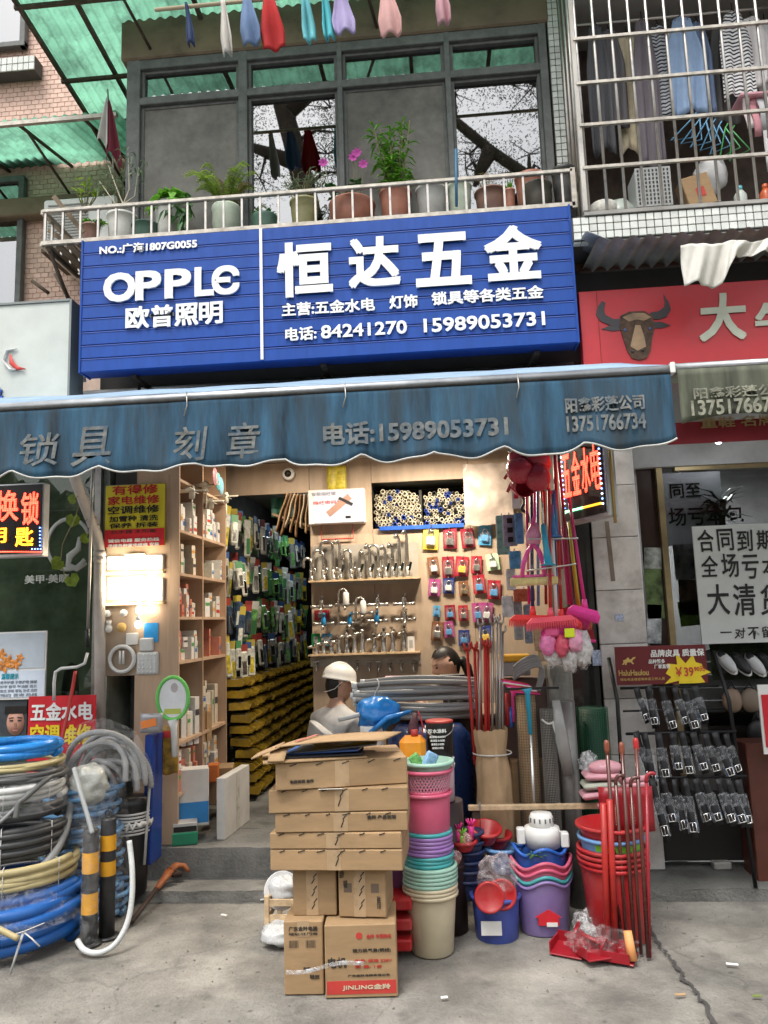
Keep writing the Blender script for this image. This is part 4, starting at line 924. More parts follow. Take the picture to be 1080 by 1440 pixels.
# man with a white hard hat, seated with his back to the street, facing right
Hm = P(468, 962, .62)
man = thing('person', 'person in a white hard hat and grey T-shirt seated with back turned', 'person', (Hm.x, .62, .22))
hx, hy, hz = Hm
nk = V((hx-.03, hy, hz-.13)); sh_ = V((hx-.08, hy-.01, hz-.20)); pv = V((hx-.11, hy+.02, .60))
J = {'pelvis': (*pv, .16), 'belly': (pv.x-.015, pv.y, pv.z+.16, (.165, .15)), 'chest': (sh_.x, sh_.y, sh_.z-.12, (.17, .14)), 'upper': (sh_.x+.01, sh_.y, sh_.z-.01, (.13, .10)), 'neck': (*nk, .058), 'head': (nk.x+.02, nk.y, nk.z+.08, .055)}
E_ = [('pelvis', 'belly'), ('belly', 'chest'), ('chest', 'upper'), ('upper', 'neck'), ('neck', 'head')]
for s, nm in ((-1, 'r'), (1, 'l')):
  J['sh'+nm] = (sh_.x+.03, sh_.y+s*.175, sh_.z-.03, .072); J['el'+nm] = (sh_.x+.15, sh_.y+s*.21, sh_.z-.28, .047); J['wr'+nm] = (sh_.x+.38, sh_.y+s*.12, sh_.z-.30, .031); J['pa'+nm] = (sh_.x+.45, sh_.y+s*.11, sh_.z-.29, (.040, .024))
  E_ += [('upper', 'sh'+nm), ('sh'+nm, 'el'+nm), ('el'+nm, 'wr'+nm), ('wr'+nm, 'pa'+nm)]
  for f in range(4):
    a = (sh_.x+.50, sh_.y+s*.11+(f-1.5)*.018, sh_.z-.29, .010); b = (sh_.x+.53+(.008 if f in (1, 2) else 0), a[1], sh_.z-.305, .009)
    J[f'f{nm}{f}'] = a; J[f'g{nm}{f}'] = b; E_ += [('pa'+nm, f'f{nm}{f}'), (f'f{nm}{f}', f'g{nm}{f}')]
  J['t'+nm] = (sh_.x+.45, sh_.y+s*.06, sh_.z-.285, .011); E_ += [('pa'+nm, 't'+nm)]
  J['hp'+nm] = (pv.x+.04, pv.y+s*.10, pv.z-.03, .10); J['kn'+nm] = (pv.x+.42, pv.y+s*.14, pv.z+.02, .065); J['an'+nm] = (pv.x+.40, pv.y+s*.13, .30, .042); J['to'+nm] = (pv.x+.55, pv.y+s*.14, .255, .038)
  E_ += [('pelvis', 'hp'+nm), ('hp'+nm, 'kn'+nm), ('kn'+nm, 'an'+nm), ('an'+nm, 'to'+nm)]
vs_, fs_ = skin_body(J, E_, 'pelvis')
SHIRT = mat('grey t-shirt', (.50, .50, .50), .9, var=.16, scale=6, bump=.9, bscale=9); TROU = mat('dark trousers', (.04, .045, .06), .85)
body = MB(); body.add(vs_, fs_, True)
for i, f in enumerate(body.f):
  c_ = sum((body.v[q] for q in f), V())/len(f)
  far = (c_.x-sh_.x)
  body.mi[i] = 2 if c_.z < .68 and c_.z > .32 and far < .5 else (0 if (c_.z > nk.z-.03 and (c_-nk).xy.length < .085) or (c_.x > sh_.x+.17 and c_.z < sh_.z-.1 and c_.z > .7) else (1 if c_.z > .5 else 3))
Th = Matrix.Translation((hx, hy, hz)) @ Matrix.Rotation(R(-18), 4, 'Z') @ Matrix.Rotation(R(6), 4, 'Y')
place_head(body, Th, 0)
Turn = Matrix.Translation((pv.x, pv.y, 0)) @ Matrix.Rotation(R(52), 4, 'Z') @ Matrix.Translation((-pv.x, -pv.y, 0)); Turn = Matrix.Translation((.07, -.06, -.015)) @ Turn; body.xf(Turn); Th = Turn @ Th
part('body', body, [SKIN, SHIRT, TROU, BLACK], man)
part('collar', MB().tube([Turn @ V((nk.x-.008+.070*math.cos(k*.5236), nk.y+.066*math.sin(k*.5236), nk.z-.032-.012*math.cos(k*.5236))) for k in range(12)], .011, 6, closed=True), SHIRT, man)
eyes(man, Th)
hr = MB(); v_, f_ = head_pts(28, 20, 1); hr.add([v*1.05 for v in v_], f_, True)
hr.f = [f for f in hr.f if (lambda c: (c.z > .035 or c.x < -.035) and not (c.x > .055) and c.z > -.085)(sum((hr.v[q] for q in f), V())/len(f))]
hr.sm = [True]*len(hr.f); hr.mi = [0]*len(hr.f)
part('hair', hr.xf(Th), HAIR, man)
HAT = mat('white hard hat', (.72, .72, .70), .35, var=.05, dirt=.15, dcol=(.35, .33, .3), coat=.3)
Tt = Th @ Matrix.Translation((-.008, 0, .035)) @ Matrix.Rotation(R(6), 4, 'Y')
ht = part('hard_hat', MB().lathe([(.118, 0), (.122, .008), (.118, .012), (.116, .04), (.105, .075), (.075, .103), (.04, .115), (0, .119)], 28, sx=1.05, sy=.90).xf(Tt), HAT, man)
part('brim', MB().sheet(lambda u, v: Tt @ V(((.118+(.055 if True else 0)*v*math.cos((u-.5)*2.4))*math.cos((u-.5)*2.6)*1.05, (.118+.02*v)*math.sin((u-.5)*2.6)*.9, .006-.018*v)), 18, 4, .004), HAT, ht)
part('ridge', MB().tube([Tt @ V((.112*math.cos(a)*1.05, 0, .012+.11*math.sin(a))) for a in [R(q) for q in range(5, 176, 10)]], .010, 8), HAT, ht)
part('chin_strap', MB().tube([Tt @ V((-.02, -.10, 0)), Tt @ V((-.06, -.08, -.06)), Tt @ V((-.095, -.04, -.085)), Tt @ V((-.10, 0, -.09))], .006, 6, flat=.4), HAT, ht)
st = thing('stool', 'low plastic stool under the person in the hard hat', 'stool', (pv.x, pv.y, .22))
STO = mat('blue stool plastic', (.03, .10, .35), .45)
part('seat', MB().box((pv.x, pv.y, .435), (.28, .28, .03), b=.01), STO, st)
for sx in (-1, 1):
  for sy in (-1, 1): part('leg', MB().cyl((pv.x+sx*.13, pv.y+sy*.13, .22), (pv.x+sx*.11, pv.y+sy*.11, .425), .016, .02, 8), STO, st)
# woman behind the counter, head bowed, in profile facing left
Hw = P(627, 934, .74)
wm = thing('person', 'person with dark tied hair seated behind the counter looking down', 'person', (Hw.x+.06, .74, .22))
hx, hy, hz = Hw
Tw = Matrix.Translation((hx, hy, hz)) @ Matrix.Rotation(R(180+22), 4, 'Z') @ Matrix.Rotation(R(20), 4, 'Y')
nk = V((hx+.035, hy, hz-.13)); sh_ = V((hx+.06, hy+.01, hz-.22))
J = {'pelvis': (sh_.x+.05, hy, .62, .15), 'belly': (sh_.x+.05, hy, .78, (.13, .13)), 'chest': (sh_.x+.02, hy, sh_.z-.10, (.14, .11)), 'upper': (sh_.x, hy, sh_.z, (.10, .08)), 'neck': (*nk, .047), 'head': (nk.x-.015, hy, nk.z+.08, .048)}
E_ = [('pelvis', 'belly'), ('belly', 'chest'), ('chest', 'upper'), ('upper', 'neck'), ('neck', 'head')]
for s, nm in ((-1, 'r'), (1, 'l')):
  J['sh'+nm] = (sh_.x, hy+s*.155, sh_.z-.03, .058); J['el'+nm] = (sh_.x-.08, hy+s*.19, sh_.z-.24, .040); J['wr'+nm] = (sh_.x-.27, hy+s*.10, max(.96, sh_.z-.25), .026); J['pa'+nm] = (sh_.x-.33, hy+s*.09, .965, (.034, .02))
  E_ += [('upper', 'sh'+nm), ('sh'+nm, 'el'+nm), ('el'+nm, 'wr'+nm), ('wr'+nm, 'pa'+nm)]
  for f in range(4):
    J[f'f{nm}{f}'] = (sh_.x-.38, hy+s*.09+(f-1.5)*.016, .962, .009); J[f'g{nm}{f}'] = (sh_.x-.41, hy+s*.09+(f-1.5)*.017, .952, .008); E_ += [('pa'+nm, f'f{nm}{f}'), (f'f{nm}{f}', f'g{nm}{f}')]
  J['t'+nm] = (sh_.x-.34, hy+s*.045, .965, .009); E_ += [('pa'+nm, 't'+nm)]
  J['hp'+nm] = (sh_.x+.02, hy+s*.09, .60, .09); J['kn'+nm] = (sh_.x-.30, hy+s*.10, .62, .06); J['an'+nm] = (sh_.x-.28, hy+s*.10, .30, .04); J['to'+nm] = (sh_.x-.42, hy+s*.10, .255, .035)
  E_ += [('pelvis', 'hp'+nm), ('hp'+nm, 'kn'+nm), ('kn'+nm, 'an'+nm), ('an'+nm, 'to'+nm)]
vs_, fs_ = skin_body(J, E_, 'pelvis'); body = MB(); body.add(vs_, fs_, True)
for i, f in enumerate(body.f):
  c_ = sum((body.v[q] for q in f), V())/len(f)
  body.mi[i] = 2 if c_.z < .66 else (0 if c_.z > nk.z-.03 or (c_.x < sh_.x-.13 and c_.z > .9) else 1)
place_head(body, Tw, 0)
part('body', body, [SKIN, mat('black top', (.02, .02, .022), .8), TROU], wm); eyes(wm, Tw)
hr = MB(); v_, f_ = head_pts(28, 22, 1); hr.add([v*1.09 for v in v_], f_, True)
hr.f = [f for f in hr.f if (lambda c: (c.z > .072 and c.x < .075) or (c.x < -.012 and c.z > -.02) or (c.x < -.045 and c.z > -.10))(sum((hr.v[q] for q in f), V())/len(f))]
hr.sm = [True]*len(hr.f); hr.mi = [0]*len(hr.f)
hr.tube([(-.085, 0, -.01), (-.125, 0, -.02), (-.14, 0, -.08), (-.135, 0, -.17), (-.125, 0, -.23)], [.02, .032, .036, .028, .008], 10)
part('hair', hr.xf(Tw), HAIR, wm)
ch = thing('office_chair', 'chair behind the counter under the seated woman', 'chair', (sh_.x+.06, hy, .22))
part('seat', MB().box((sh_.x+.03, hy, .465), (.42, .40, .05), b=.02), BLACK, ch)
for sx in (-1, 1):
  for sy in (-1, 1): part('leg', MB().cyl((sh_.x+.03+sx*.18, hy+sy*.17, .22), (sh_.x+.03+sx*.17, hy+sy*.16, .445), .014, n=8), BLACK, ch)
# hoses and coils
def coil_mesh(c, Rr, r, turns, h, n=8, jit=.02, seg=28, corr_=0, layers=1, ang0=0, squash=1.0, seed=None):
  q = random.Random(seed if seed is not None else rnd.random()); pts = []; rs = []; per = seg
  if corr_: per = int(2*math.pi*Rr/corr_)*2
  tot = int(turns*per); lay = [q.uniform(-jit, jit) for _ in range(int(turns)*4+8)]
  for i in range(tot+1):
    t = i/per; a = ang0+2*math.pi*t; k = t*4; k0 = int(k); fr = k-k0; j = lay[k0]*(1-fr)+lay[k0+1]*fr
    lz = h*(t/turns); rr = Rr+j-(r*1.7*(int(t) % layers) if layers > 1 else 0)
    pts.append((c[0]+rr*math.cos(a), c[1]+rr*math.sin(a)*squash, c[2]+r+lz+j*.35)); rs.append(r*(1.0 if not corr_ or i % 2 else .84))
  return MB().tube(pts, rs, n)
HG = {k: mat('hose '+k, c, r_, var=.12, dirt=.2, dcol=(.2, .19, .17)) for k, c, r_ in (('blue', (.015, .12, .42), .35), ('cream', (.48, .40, .20), .4), ('dark grey', (.085, .088, .088), .45), ('grey', (.22, .225, .225), .45), ('white', (.60, .60, .58), .4), ('charcoal', (.035, .037, .04), .45), ('black', (.02, .02, .02), .4))}
LB = mat('light blue clear hose', (.16, .36, .62), .25, trans=.25, var=.1)
CLR = mat('clear tube', (.75, .78, .78), .15, trans=.55, var=.03)
WRAP = film('stretch wrap', (1, 1, 1), .11, .12)
def coil(label, c, Rr, r, turns, h, m, tie=True, **kw):
  t = thing('hose_coil', label, 'hose', c, 0, 'hose coils piled at the left')
  part('hose', coil_mesh(c, Rr, r, turns, h, **kw), m, t)
  if tie and m not in (HG['blue'], LB):
    for a in (-1.2, -.35, -2.1):
      ca, sa = math.cos(a), math.sin(a)
      part('tie', MB().tube([(c[0]+(Rr+dx)*ca, c[1]+(Rr+dx)*sa, c[2]+dz) for dx, dz in ((-r*1.3, 0), (r*1.15, .0), (r*1.2, (h+2*r)*.5), (r*1.15, h+2*r+.004), (-r*1.3, h+2*r+.004))], .0024, 5), HG['white'], t)
  return t
CX, CY = -2.24, -.92
zt_ = lambda py: P(60, py, CY-.3).z
zs_ = .80
coil('thick blue corrugated hose coiled on the pavement at the bottom left', (CX, CY, 0), .335, .034, 4, .19, HG['blue'], corr_=.014, jit=.03, seed=1)
coil('blue corrugated hose lying over the lowest coil at the left edge', (CX+.04, CY+.02, .19), .28, .03, 2, .05, HG['blue'], corr_=.014, jit=.03, seed=2, tie=False)
coil('cream yellow hose coil above the blue hose', (CX+.02, CY, .29), .285, .018, 5, .09, HG['cream'], jit=.02, seed=3)
coil('dark grey ribbed hose coil in the middle of the left stack', (CX, CY, .415), .26, .016, 7, .14, HG['charcoal'], jit=.012, seed=4)
coil('thick charcoal hose coil above the ribbed coil', (CX, CY, .585), .235, .022, 2, .045, HG['charcoal'], jit=.02, seed=5, tie=False)
coil('white hose coil in clear wrap in the left stack', (CX, CY, .67), .235, .016, 3, .07, HG['white'], jit=.02, seed=6)
coil('dark grey cable coil near the top of the left stack', (CX+.02, CY, .77), .235, .013, 3, .035, HG['dark grey'], jit=.03, seed=7, tie=False)
coil('cream hose coil under the bright blue ring', (CX+.01, CY, .83), .225, .011, 3, .025, HG['cream'], jit=.02, seed=8, tie=False)
BRB = mat('bright blue bag plastic', (.02, .22, .62), .25, var=.2)
coil('bright blue flat hose ring on top of the left stack', (CX, CY, .875), .215, .022, 3, .05, BRB, jit=.012, seed=9, tie=False)
solo('stretch_wrap', MB().lathe([(.28, .64), (.27, .66), (.265, .70), (.255, .75), (.245, .78)], 40, c=(CX, CY, 0), wob=lambda a, z: 1+.03*math.sin(a*9+z*20), close=False), WRAP, 'clear stretch wrap round the white hose coil', 'plastic wrap')
solo('stretch_wrap', MB().lathe([(.39, .14), (.36, .2), (.335, .26), (.31, .31)], 40, c=(CX, CY, 0), wob=lambda a, z: 1+.02*math.sin(a*7+z*20), close=False), WRAP, 'clear wrap round the blue and cream hoses', 'plastic wrap')
# loose ends that hang off the stack
def hose(label, pts, r, m, n=10, name='hose_end', sub=6, grp=None, cat='hose'):
  pts = [V(p) for p in pts]; out = []
  for i in range(len(pts)-1):
    p0, p1, p2, p3 = pts[max(i-1, 0)], pts[i], pts[i+1], pts[min(i+2, len(pts)-1)]
    for k in range(sub):
      t = k/sub; out.append(.5*((2*p1)+(p2-p0)*t+(2*p0-5*p1+4*p2-p3)*t*t+(3*p1-3*p2-p0+p3)*t**3))
  out.append(pts[-1]); return solo(name, MB().tube(out, r, n), m, label, cat, grp)
F = CY-.33
def arc(a0, a1, r0, r1, z0, z1, sag=0, n=9): return [(CX+(r0+(r1-r0)*k/(n-1))*math.cos(R(a0+(a1-a0)*k/(n-1))), CY+(r0+(r1-r0)*k/(n-1))*math.sin(R(a0+(a1-a0)*k/(n-1))), z0+(z1-z0)*k/(n-1)-sag*math.sin(math.pi*k/(n-1))) for k in range(n)]
hose('thick grey hose that swings out of the left stack and sags over the cream coil', arc(25, -150, .27, .31, .62, .46, .22), .021, HG['grey'])
hose('dark cable end curling out near the top of the stack', arc(-10, -55, .24, .29, .80, .70, -.02)+[(CX+.17, CY-.26, .64)], .013, HG['dark grey'])
hose('thin grey cable running down across the front of the coils', arc(-40, -95, .25, .30, .76, .55, .02), .009, HG['grey'])
hose('cream hose end with cyan label hanging at the lower left', [(CX-.05, CY-.33, .33), (CX+.06, CY-.385, .27), (CX+.16, CY-.40, .22), (CX+.28, CY-.40, .165)], .013, HG['cream'])
solo('hose_label', MB().tube([(CX+.04, CY-.378, .28), (CX+.12, CY-.398, .24)], .0165, 10), mat('cyan tape', (.05, .42, .62), .4), 'cyan paper tape on the cream hose end', 'tape')
hose('clear hose end standing out of the coils by the bollard', [P(104, 1080, -.95), P(112, 1110, -.98), P(121, 1140, -1.0), P(130, 1172, -1.02)], .0115, CLR)
hose('milky white hose curling on the ground before the bollards', [(-1.635, -.90, .46), (-1.60, -.945, .34), (-1.585, -.98, .22), (-1.59, -1.02, .12), (-1.625, -1.07, .045), (-1.69, -1.10, .018), (-1.76, -1.10, .03), (-1.81, -1.07, .06)], .0135, mat('milky tube', (.62, .64, .63), .3, trans=.1))
for i, (pts, lab) in enumerate((([(5, 1318), (33, 1310), (62, 1298)], 'white plastic strap across the blue hose coil'), ([(33, 1310), (25, 1335), (14, 1370)], 'white strap running down over the blue hose coil'), ([(33, 1310), (45, 1320), (56, 1331)], 'short loose end of the white strap on the blue coil'))):
  solo('strap', MB().tube([P(x, y, F-.05) for x, y in pts], .006, 5, flat=.3), HG['white'], lab, 'strap')
# light blue clear hoses behind the bollards
coil('light blue clear hose coil behind the bollards, lower', (-2.00, -.60, .0), .20, .014, 7, .16, LB, seed=11, jit=.025, layers=2)
coil('light blue clear hose coil behind the bollards, upper', (-2.02, -.60, .25), .20, .013, 9, .22, LB, seed=12, jit=.025, layers=2)
coil('light blue clear hose coil wrapped in film at the top', (-2.03, -.60, .52), .19, .013, 8, .16, LB, seed=13, jit=.03, layers=2, tie=False)
coil('pale blue clear hose coil on the step beside the barrel', (-1.90, -.42, .06), .13, .013, 6, .12, LB, seed=14, jit=.02, layers=2)
solo('wrapped_bundle', MB().ball(P(124, 1103, -.72), (.105, .09, .11), 36, 24, nz=.2, seed=5, nscale=2.6), mat('milky wrapped bundle', (.70, .72, .66), .2, var=.12, scale=15, bump=.9, bscale=26, trans=.3), 'round bundle in milky stretch wrap behind the hose stack', 'bundle')
solo('stretch_wrap', MB().lathe([(.23, .0), (.25, .2), (.225, .5), (.2, .68)], 36, c=(-2.01, -.60, .03), wob=lambda a, z: 1+.03*math.sin(a*8+z*15), close=False), WRAP, 'clear film round the light blue hose coils', 'plastic wrap')
# bundle of grey ribbed hose bent over a black barrel
HR = mat('grey ribbed hose', (.30, .305, .305), .35, var=.10)
bc_ = P(160, 1050, -.55)
gb = thing('hose_bundle', 'grey ribbed hose bundle in clear plastic bent over a black barrel', 'hose', (bc_.x, -.55, .62))
rr_ = random.Random(4)
for k in range(9):
  w0 = .085+.145*(k/8); y0 = -.60+.03*(k % 4)+rr_.uniform(-.02, .02); hh = .10+.20*(k/8); cxk = bc_.x-.035+rr_.uniform(-.02, .02); zb_ = P(160, 1092, -.6).z-rr_.uniform(0, .10)
  pts = []; rs = []; N = 110
  for i in range(N+1):
    a = math.pi*i/N; pts.append((cxk-w0*math.cos(a)*1.0, y0+.04*math.sin(a*2+k), zb_+hh*math.sin(a)**.8)); rs.append(.0175*(1 if i % 2 else .85))
  part('hose', MB().tube(pts, rs, 8), HR, gb)
part('plastic_sleeve', MB().sheet(lambda u, v: (bc_.x-.02-(.10+.19*v)*math.cos(math.pi*u)+.015*mnoise.noise(V((u*7, v*6, 1))), -.66-.03*math.sin(math.pi*u)+.03*mnoise.noise(V((u*9, v*5, 4))), P(160, 1095, -.6).z+(.08+.25*v)*math.sin(math.pi*u)+.015*mnoise.noise(V((u*8, v*9, 7)))), 30, 12), film('crinkled sleeve', (1, 1, 1), .12, .10), gb)
br = thing('black_barrel', 'black plastic barrel wound with white clothesline behind the bollards', 'barrel', (-1.83, -.42, .055))
br.scale = (.8, .8, .92)
part('body', MB().lathe([(.10, 0), (.115, .02), (.125, .3), (.13, .52), (.125, .56), (.02, .57)], 24), BLACK, br, w=False)
for k in range(7): part('rope', MB().lathe([(.130, -.006), (.137, 0), (.130, .006)], 24, c=(0, 0, .36+k*.019), close=False), HG['white'], br, w=False)
part('rope_braid', MB().tube([(.14*math.cos(R(-80+q*9)), .14*math.sin(R(-80+q*9)), .38+.05*abs(math.sin(q*1.7))) for q in range(12)], .014, 8), HG['white'], br, w=False)
hx_ = P(158, 1098, -.58)
solo('red_reel', MB().lathe([(.035, -.008), (.04, 0), (.035, .008), (.012, .012)], 20, c=hx_, M=Matrix.Rotation(R(80), 4, 'Y')), mat('red reel', (.55, .04, .02), .35), 'round red reel beside the wrapped bundle', 'reel')
# bollards
YB = mat('reflective yellow band', (.75, .36, .02), .4, var=.10, dirt=.25, dcol=(.2, .12, .04), dscale=8); KB = mat('black bollard paint', (.03, .03, .032), .4, var=.2, dirt=.3, dcol=(.12, .12, .12), dscale=6)
def bollard(label, base, top_py, r, bands, wrapped, ring):
  z1 = P(130, top_py, base.y).z; t = thing('bollard', label, 'bollard', base)
  part('post', MB().lathe([(r, 0), (r, z1-.01), (r*.9, z1), (0, z1)], 22), KB, t, w=False)
  for a, b in bands: part('yellow_band', MB().lathe([(r+.0012, a*z1), (r+.0012, b*z1)], 22, close=False), YB, t, w=False)
  part('base_plate', MB().lathe([(r*1.6, 0), (r*1.6, .008), (r, .010)], 22), KB, t, w=False)
  if ring: part('ring', MB().tube([(.018*math.cos(q*.524), 0, z1+.018+.018*math.sin(q*.524)) for q in range(12)], .004, 6, closed=True), KB, t, w=False)
  if wrapped: part('film', MB().lathe([(r+.006, .0), (r+.004, z1*.5), (r+.006, z1+.04)], 22, close=False, wob=lambda a, z: 1+.04*math.sin(a*5+z*30)), WRAP, t, w=False)
b1 = G(125, 1328); bollard('black bollard with two yellow bands in a plastic sleeve, nearer', b1, 1165, .038, ((.27, .45), (.62, .80)), True, False)
b2 = G(150, 1318); bollard('black bollard with a ring on top and two yellow bands, farther', b2, 1150, .038, ((.52, .64), (.73, .86)), False, True)
# blue board and white edge tube leaning by the shelf
BLB = mat('blue board', (.015, .05, .26), .4, var=.15)
a, b = P(222, 1032, -.30), P(208, 1215, -.42)
t = thing('blue_board', 'blue flat board leaning at the end of the wooden shelf', 'board', (b.x, b.y, .06))
ang = math.atan2(a.x-b.x, a.z-b.z)
part('board', MB().box(((a.x+b.x)/2-.01, -.33, (a.z+b.z)/2), (.05, .16, a.z-b.z+.02), ry=ang, b=.006), BLB, t)
part('edge_tube', MB().tube([P(199, 1080, -.45), P(208, 1085, -.45), P(210, 1110, -.45), P(203, 1216, -.47)], .008, 8), HG['white'], t)
t = thing('silver_pack', 'silver and orange printed pack at the top of the blue board', 'pack', P(212, 1030, -.42))
c, d = quad(198, 1003, 229, 1030, -.42)
part('pouch', MB().sheet(lambda u, v: (c.x-d[0]/2+d[0]*u, -.42-.015*math.sin(math.pi*u), c.z+d[2]/2-d[2]*v), 6, 4, .006), mat('silver pouch', (.35, .35, .36), .35, .3, var=.2), t)
part('label', MB().box((c.x-.01, -.442, c.z), (d[0]*.7, .002, d[2]*.4), ry=R(-12)), mat('orange print', (.75, .22, .05), .5), t)
# pipe wrench leaning on the step
WO = mat('orange wrench paint', (.42, .13, .04), .5, var=.25, dirt=.6, dcol=(.10, .05, .03), dscale=12)
a, b, c_ = G(184, 1303), P(220, 1250, -.42), P(246, 1216, -.22)
a.z = .02
t = thing('pipe_wrench', 'worn orange pipe wrench leaning against the shop step', 'wrench', a)
part('handle', MB().tube([a, a.lerp(b, .5), b], [.017, .014, .016], 8, flat=.7), mat('rusty handle', (.07, .045, .035), .7, .4, var=.4), t)
part('shaft', MB().tube([b, b.lerp(c_, .45), b.lerp(c_, .7)], [.018, .024, .03], 8, flat=.7), WO, t)
dirw = (c_-b).normalized(); h0 = b.lerp(c_, .72); sidew = V((.8, -.1, -.35)).normalized()
part('jaw', MB().tube([h0, h0+dirw*.06+sidew*.01, h0+dirw*.085+sidew*.05, h0+dirw*.065+sidew*.09], [.03, .026, .022, .014], 8, flat=.7), WO, t)
part('hook_jaw', MB().tube([h0+sidew*.03, h0+dirw*.02+sidew*.07], [.022, .015], 8), mat('rusty handle'), t)
part('nut', MB().lathe([(.022, -.012), (.026, 0), (.022, .012)], 10, c=h0+sidew*.035), mat('rusty handle'), t)
# racket
a = P(242, 985, -.30)
t = thing('mosquito_racket', 'white electric mosquito racket with a green rim hung on the shelf end', 'racket', P(250, 1065, -.30))
cr, dr = quad(221, 952, 265, 1012, -.30)
RIM = mat('green racket rim', (.15, .55, .12), .4)
part('face', MB().prism([(cr.x+d_[0]*(dr[0]/2-.012), cr.z+d_[1]*(dr[2]/2-.012)) for d_ in [(math.cos(k*.26), math.sin(k*.26)) for k in range(24)]], -.302, -.296), mat('white racket card', (.75, .76, .78), .4), t)
part('rim', MB().tube([(cr.x+math.cos(k*.2618)*dr[0]/2, -.30, cr.z+math.sin(k*.2618)*dr[2]/2) for k in range(24)], .011, 8, closed=True), RIM, t)
part('printed_racket', MB().prism([(cr.x+.01+.022*math.cos(k*.52), cr.z+.06+.028*math.sin(k*.52)) for k in range(12)], -.3035, -.3025), mat('grey racket print', (.45, .42, .42), .5), t)
part('label', MB().box((cr.x+.0, -.303, cr.z-.075), (.10, .002, .03)), mat('olive print', (.45, .5, .1), .5), t)
hb = P(246, 1064, -.30)
part('handle', MB().tube([(cr.x, -.30, cr.z-dr[2]/2), (cr.x+.008, -.30, cr.z-dr[2]/2-.05), (hb.x, -.30, hb.z)], [.03, .020, .018], 10), WHITEP, t)
# cartons and goods on the floor at the foot of the shelf
def fbox(label, px0, py0, px1, py1, Y, dep, m, rz=0, name='carton', cat='carton', bevel=.003, bands=()):
  c, d = quad(px0, py0, px1, py1, Y)
  t = thing(name, label, cat, (c.x, Y+dep/2, c.z-d[2]/2), rz)
  part('body', MB().box((0, 0, d[2]/2), (d[0], dep, d[2]), b=bevel), m, t, w=False)
  for z0, z1, bm in bands: part('printed_band', MB().box((0, -dep/2-.001, d[2]*(z0+z1)/2), (d[0]-.004, .002, d[2]*(z1-z0))), bm, t, w=False)
  return t
WC = gcol[0]; BLP = mat('blue carton print', (.04, .25, .60), .5); GRB = mat('green tool box', (.02, .25, .13), .4); MRN = mat('maroon print', (.25, .03, .04), .5)
fbox('white and blue carton standing behind the green box', 248, 1082, 288, 1162, .02, .12, WC, .35, bands=((.05, .42, BLP),))
t = thing('carton', 'big flat white carton standing on edge along the aisle', 'carton', (-1.42, .22, .222), R(-4))
part('body', MB().box((0, 0, .18), (.055, .46, .36), b=.003), WC, t, w=False)
part('tape', MB().box((.0285, 0, .18), (.001, .05, .35)), mat('clear tape', (.6, .57, .5), .3), t, w=False)
fbox('green flat tool case lying at the foot of the shelf', 238, 1172, 272, 1189, -.12, .14, GRB, .3, 'tool_case', 'case')
fbox('white carton with dark label on the green case', 240, 1158, 272, 1173, -.10, .12, WC, .3, bands=((.2, .7, BLACK),))
fbox('white carton with a maroon end beside the shelf', 238, 1136, 260, 1163, .02, .10, WC, .3, bands=((.0, .8, MRN),))
fbox('small white carton against the shelf end', 237, 1106, 250, 1146, .05, .08, WC, .3)
fbox('orange carton behind the flat white one', 290, 1076, 304, 1100, .25, .10, mat('orange carton', (.62, .16, .03), .5), .2)
fbox('brown carton in the dark corner of the shelf foot', 302, 1080, 322, 1110, .45, .2, CARD, .2)
fbox('red and white carton at the aisle corner', 312, 1092, 326, 1130, .55, .2, mat('red white carton'), .1)
for k in range(5): fbox(f'white catalogue standing {["first", "second", "third", "fourth", "fifth"][k]} in the row by the racket', 253+k*9, 1000, 261+k*9, 1050-k*2, .12+.10*k, .015, PAPERW if k < 3 else CARD, .9, 'catalogue', 'book', .001)
t = thing('snack_poster', 'yellow and brown printed bag hung under the racket', 'bag', P(236, 1088, -.22))
c, d = quad(222, 1020, 250, 1088, -.22)
part('bag', MB().sheet(lambda u, v: (c.x-d[0]/2+d[0]*u, -.22-.02*math.sin(math.pi*u), c.z+d[2]/2-d[2]*v+.006*math.sin(u*9)), 6, 8, .006), mat('yellow brown print', (.42, .24, .03), .4, var=.5, scale=14), t)
part('print', MB().box((c.x, -.245, c.z+.09), (.09, .002, .04)), mat('red ink'), t)
# lamp display board with the notice
LBY = -.12
c, d = quad(147, 680, 232, 950, LBY)
lb = thing('lamp_display_board', 'plywood board of lit lamps and bulbs under a yellow notice', 'display board', (c.x, LBY, c.z-d[2]/2))
part('board', MB().box((c.x, LBY+.03, c.z), (d[0], .03, d[2]), b=.003), PLY, lb)
sp_ = P(235, 800, LBY); part('side_board', MB().box((sp_.x+.008, LBY+.09, c.z), (.018, .16, d[2]+.1)), PLYP, lb)
LED = mat('lit warm panel lamp', (1, .93, .8), .4, emit=7, ecol=(1, .86, .64))
LED2 = mat('lit white bulb', (1, .97, .9), .4, emit=7, ecol=(1, .90, .74))
for x0, y0, x1, y1 in ((150, 782, 172, 801), (175, 778, 203, 801), (205, 780, 229, 801), (150, 812, 172, 843), (175, 810, 203, 845), (205, 812, 229, 845)):
  q, e = quad(x0, y0, x1, y1, LBY-.02)
  pn = part('panel_lamp', MB().box((q.x, LBY-.005, q.z), (e[0], .03, e[2]), b=.006), WFRAME, lb)
  part('diffuser', MB().box((q.x, LBY-.0225, q.z), (e[0]*.86, .006, e[2]*.82), b=.002), LED, pn)
for py in (806, 849): part('shelf_strip', MB().box((c.x, LBY-.01, P(190, py, LBY).z), (d[0], .05, .014)), PLYE, lb)
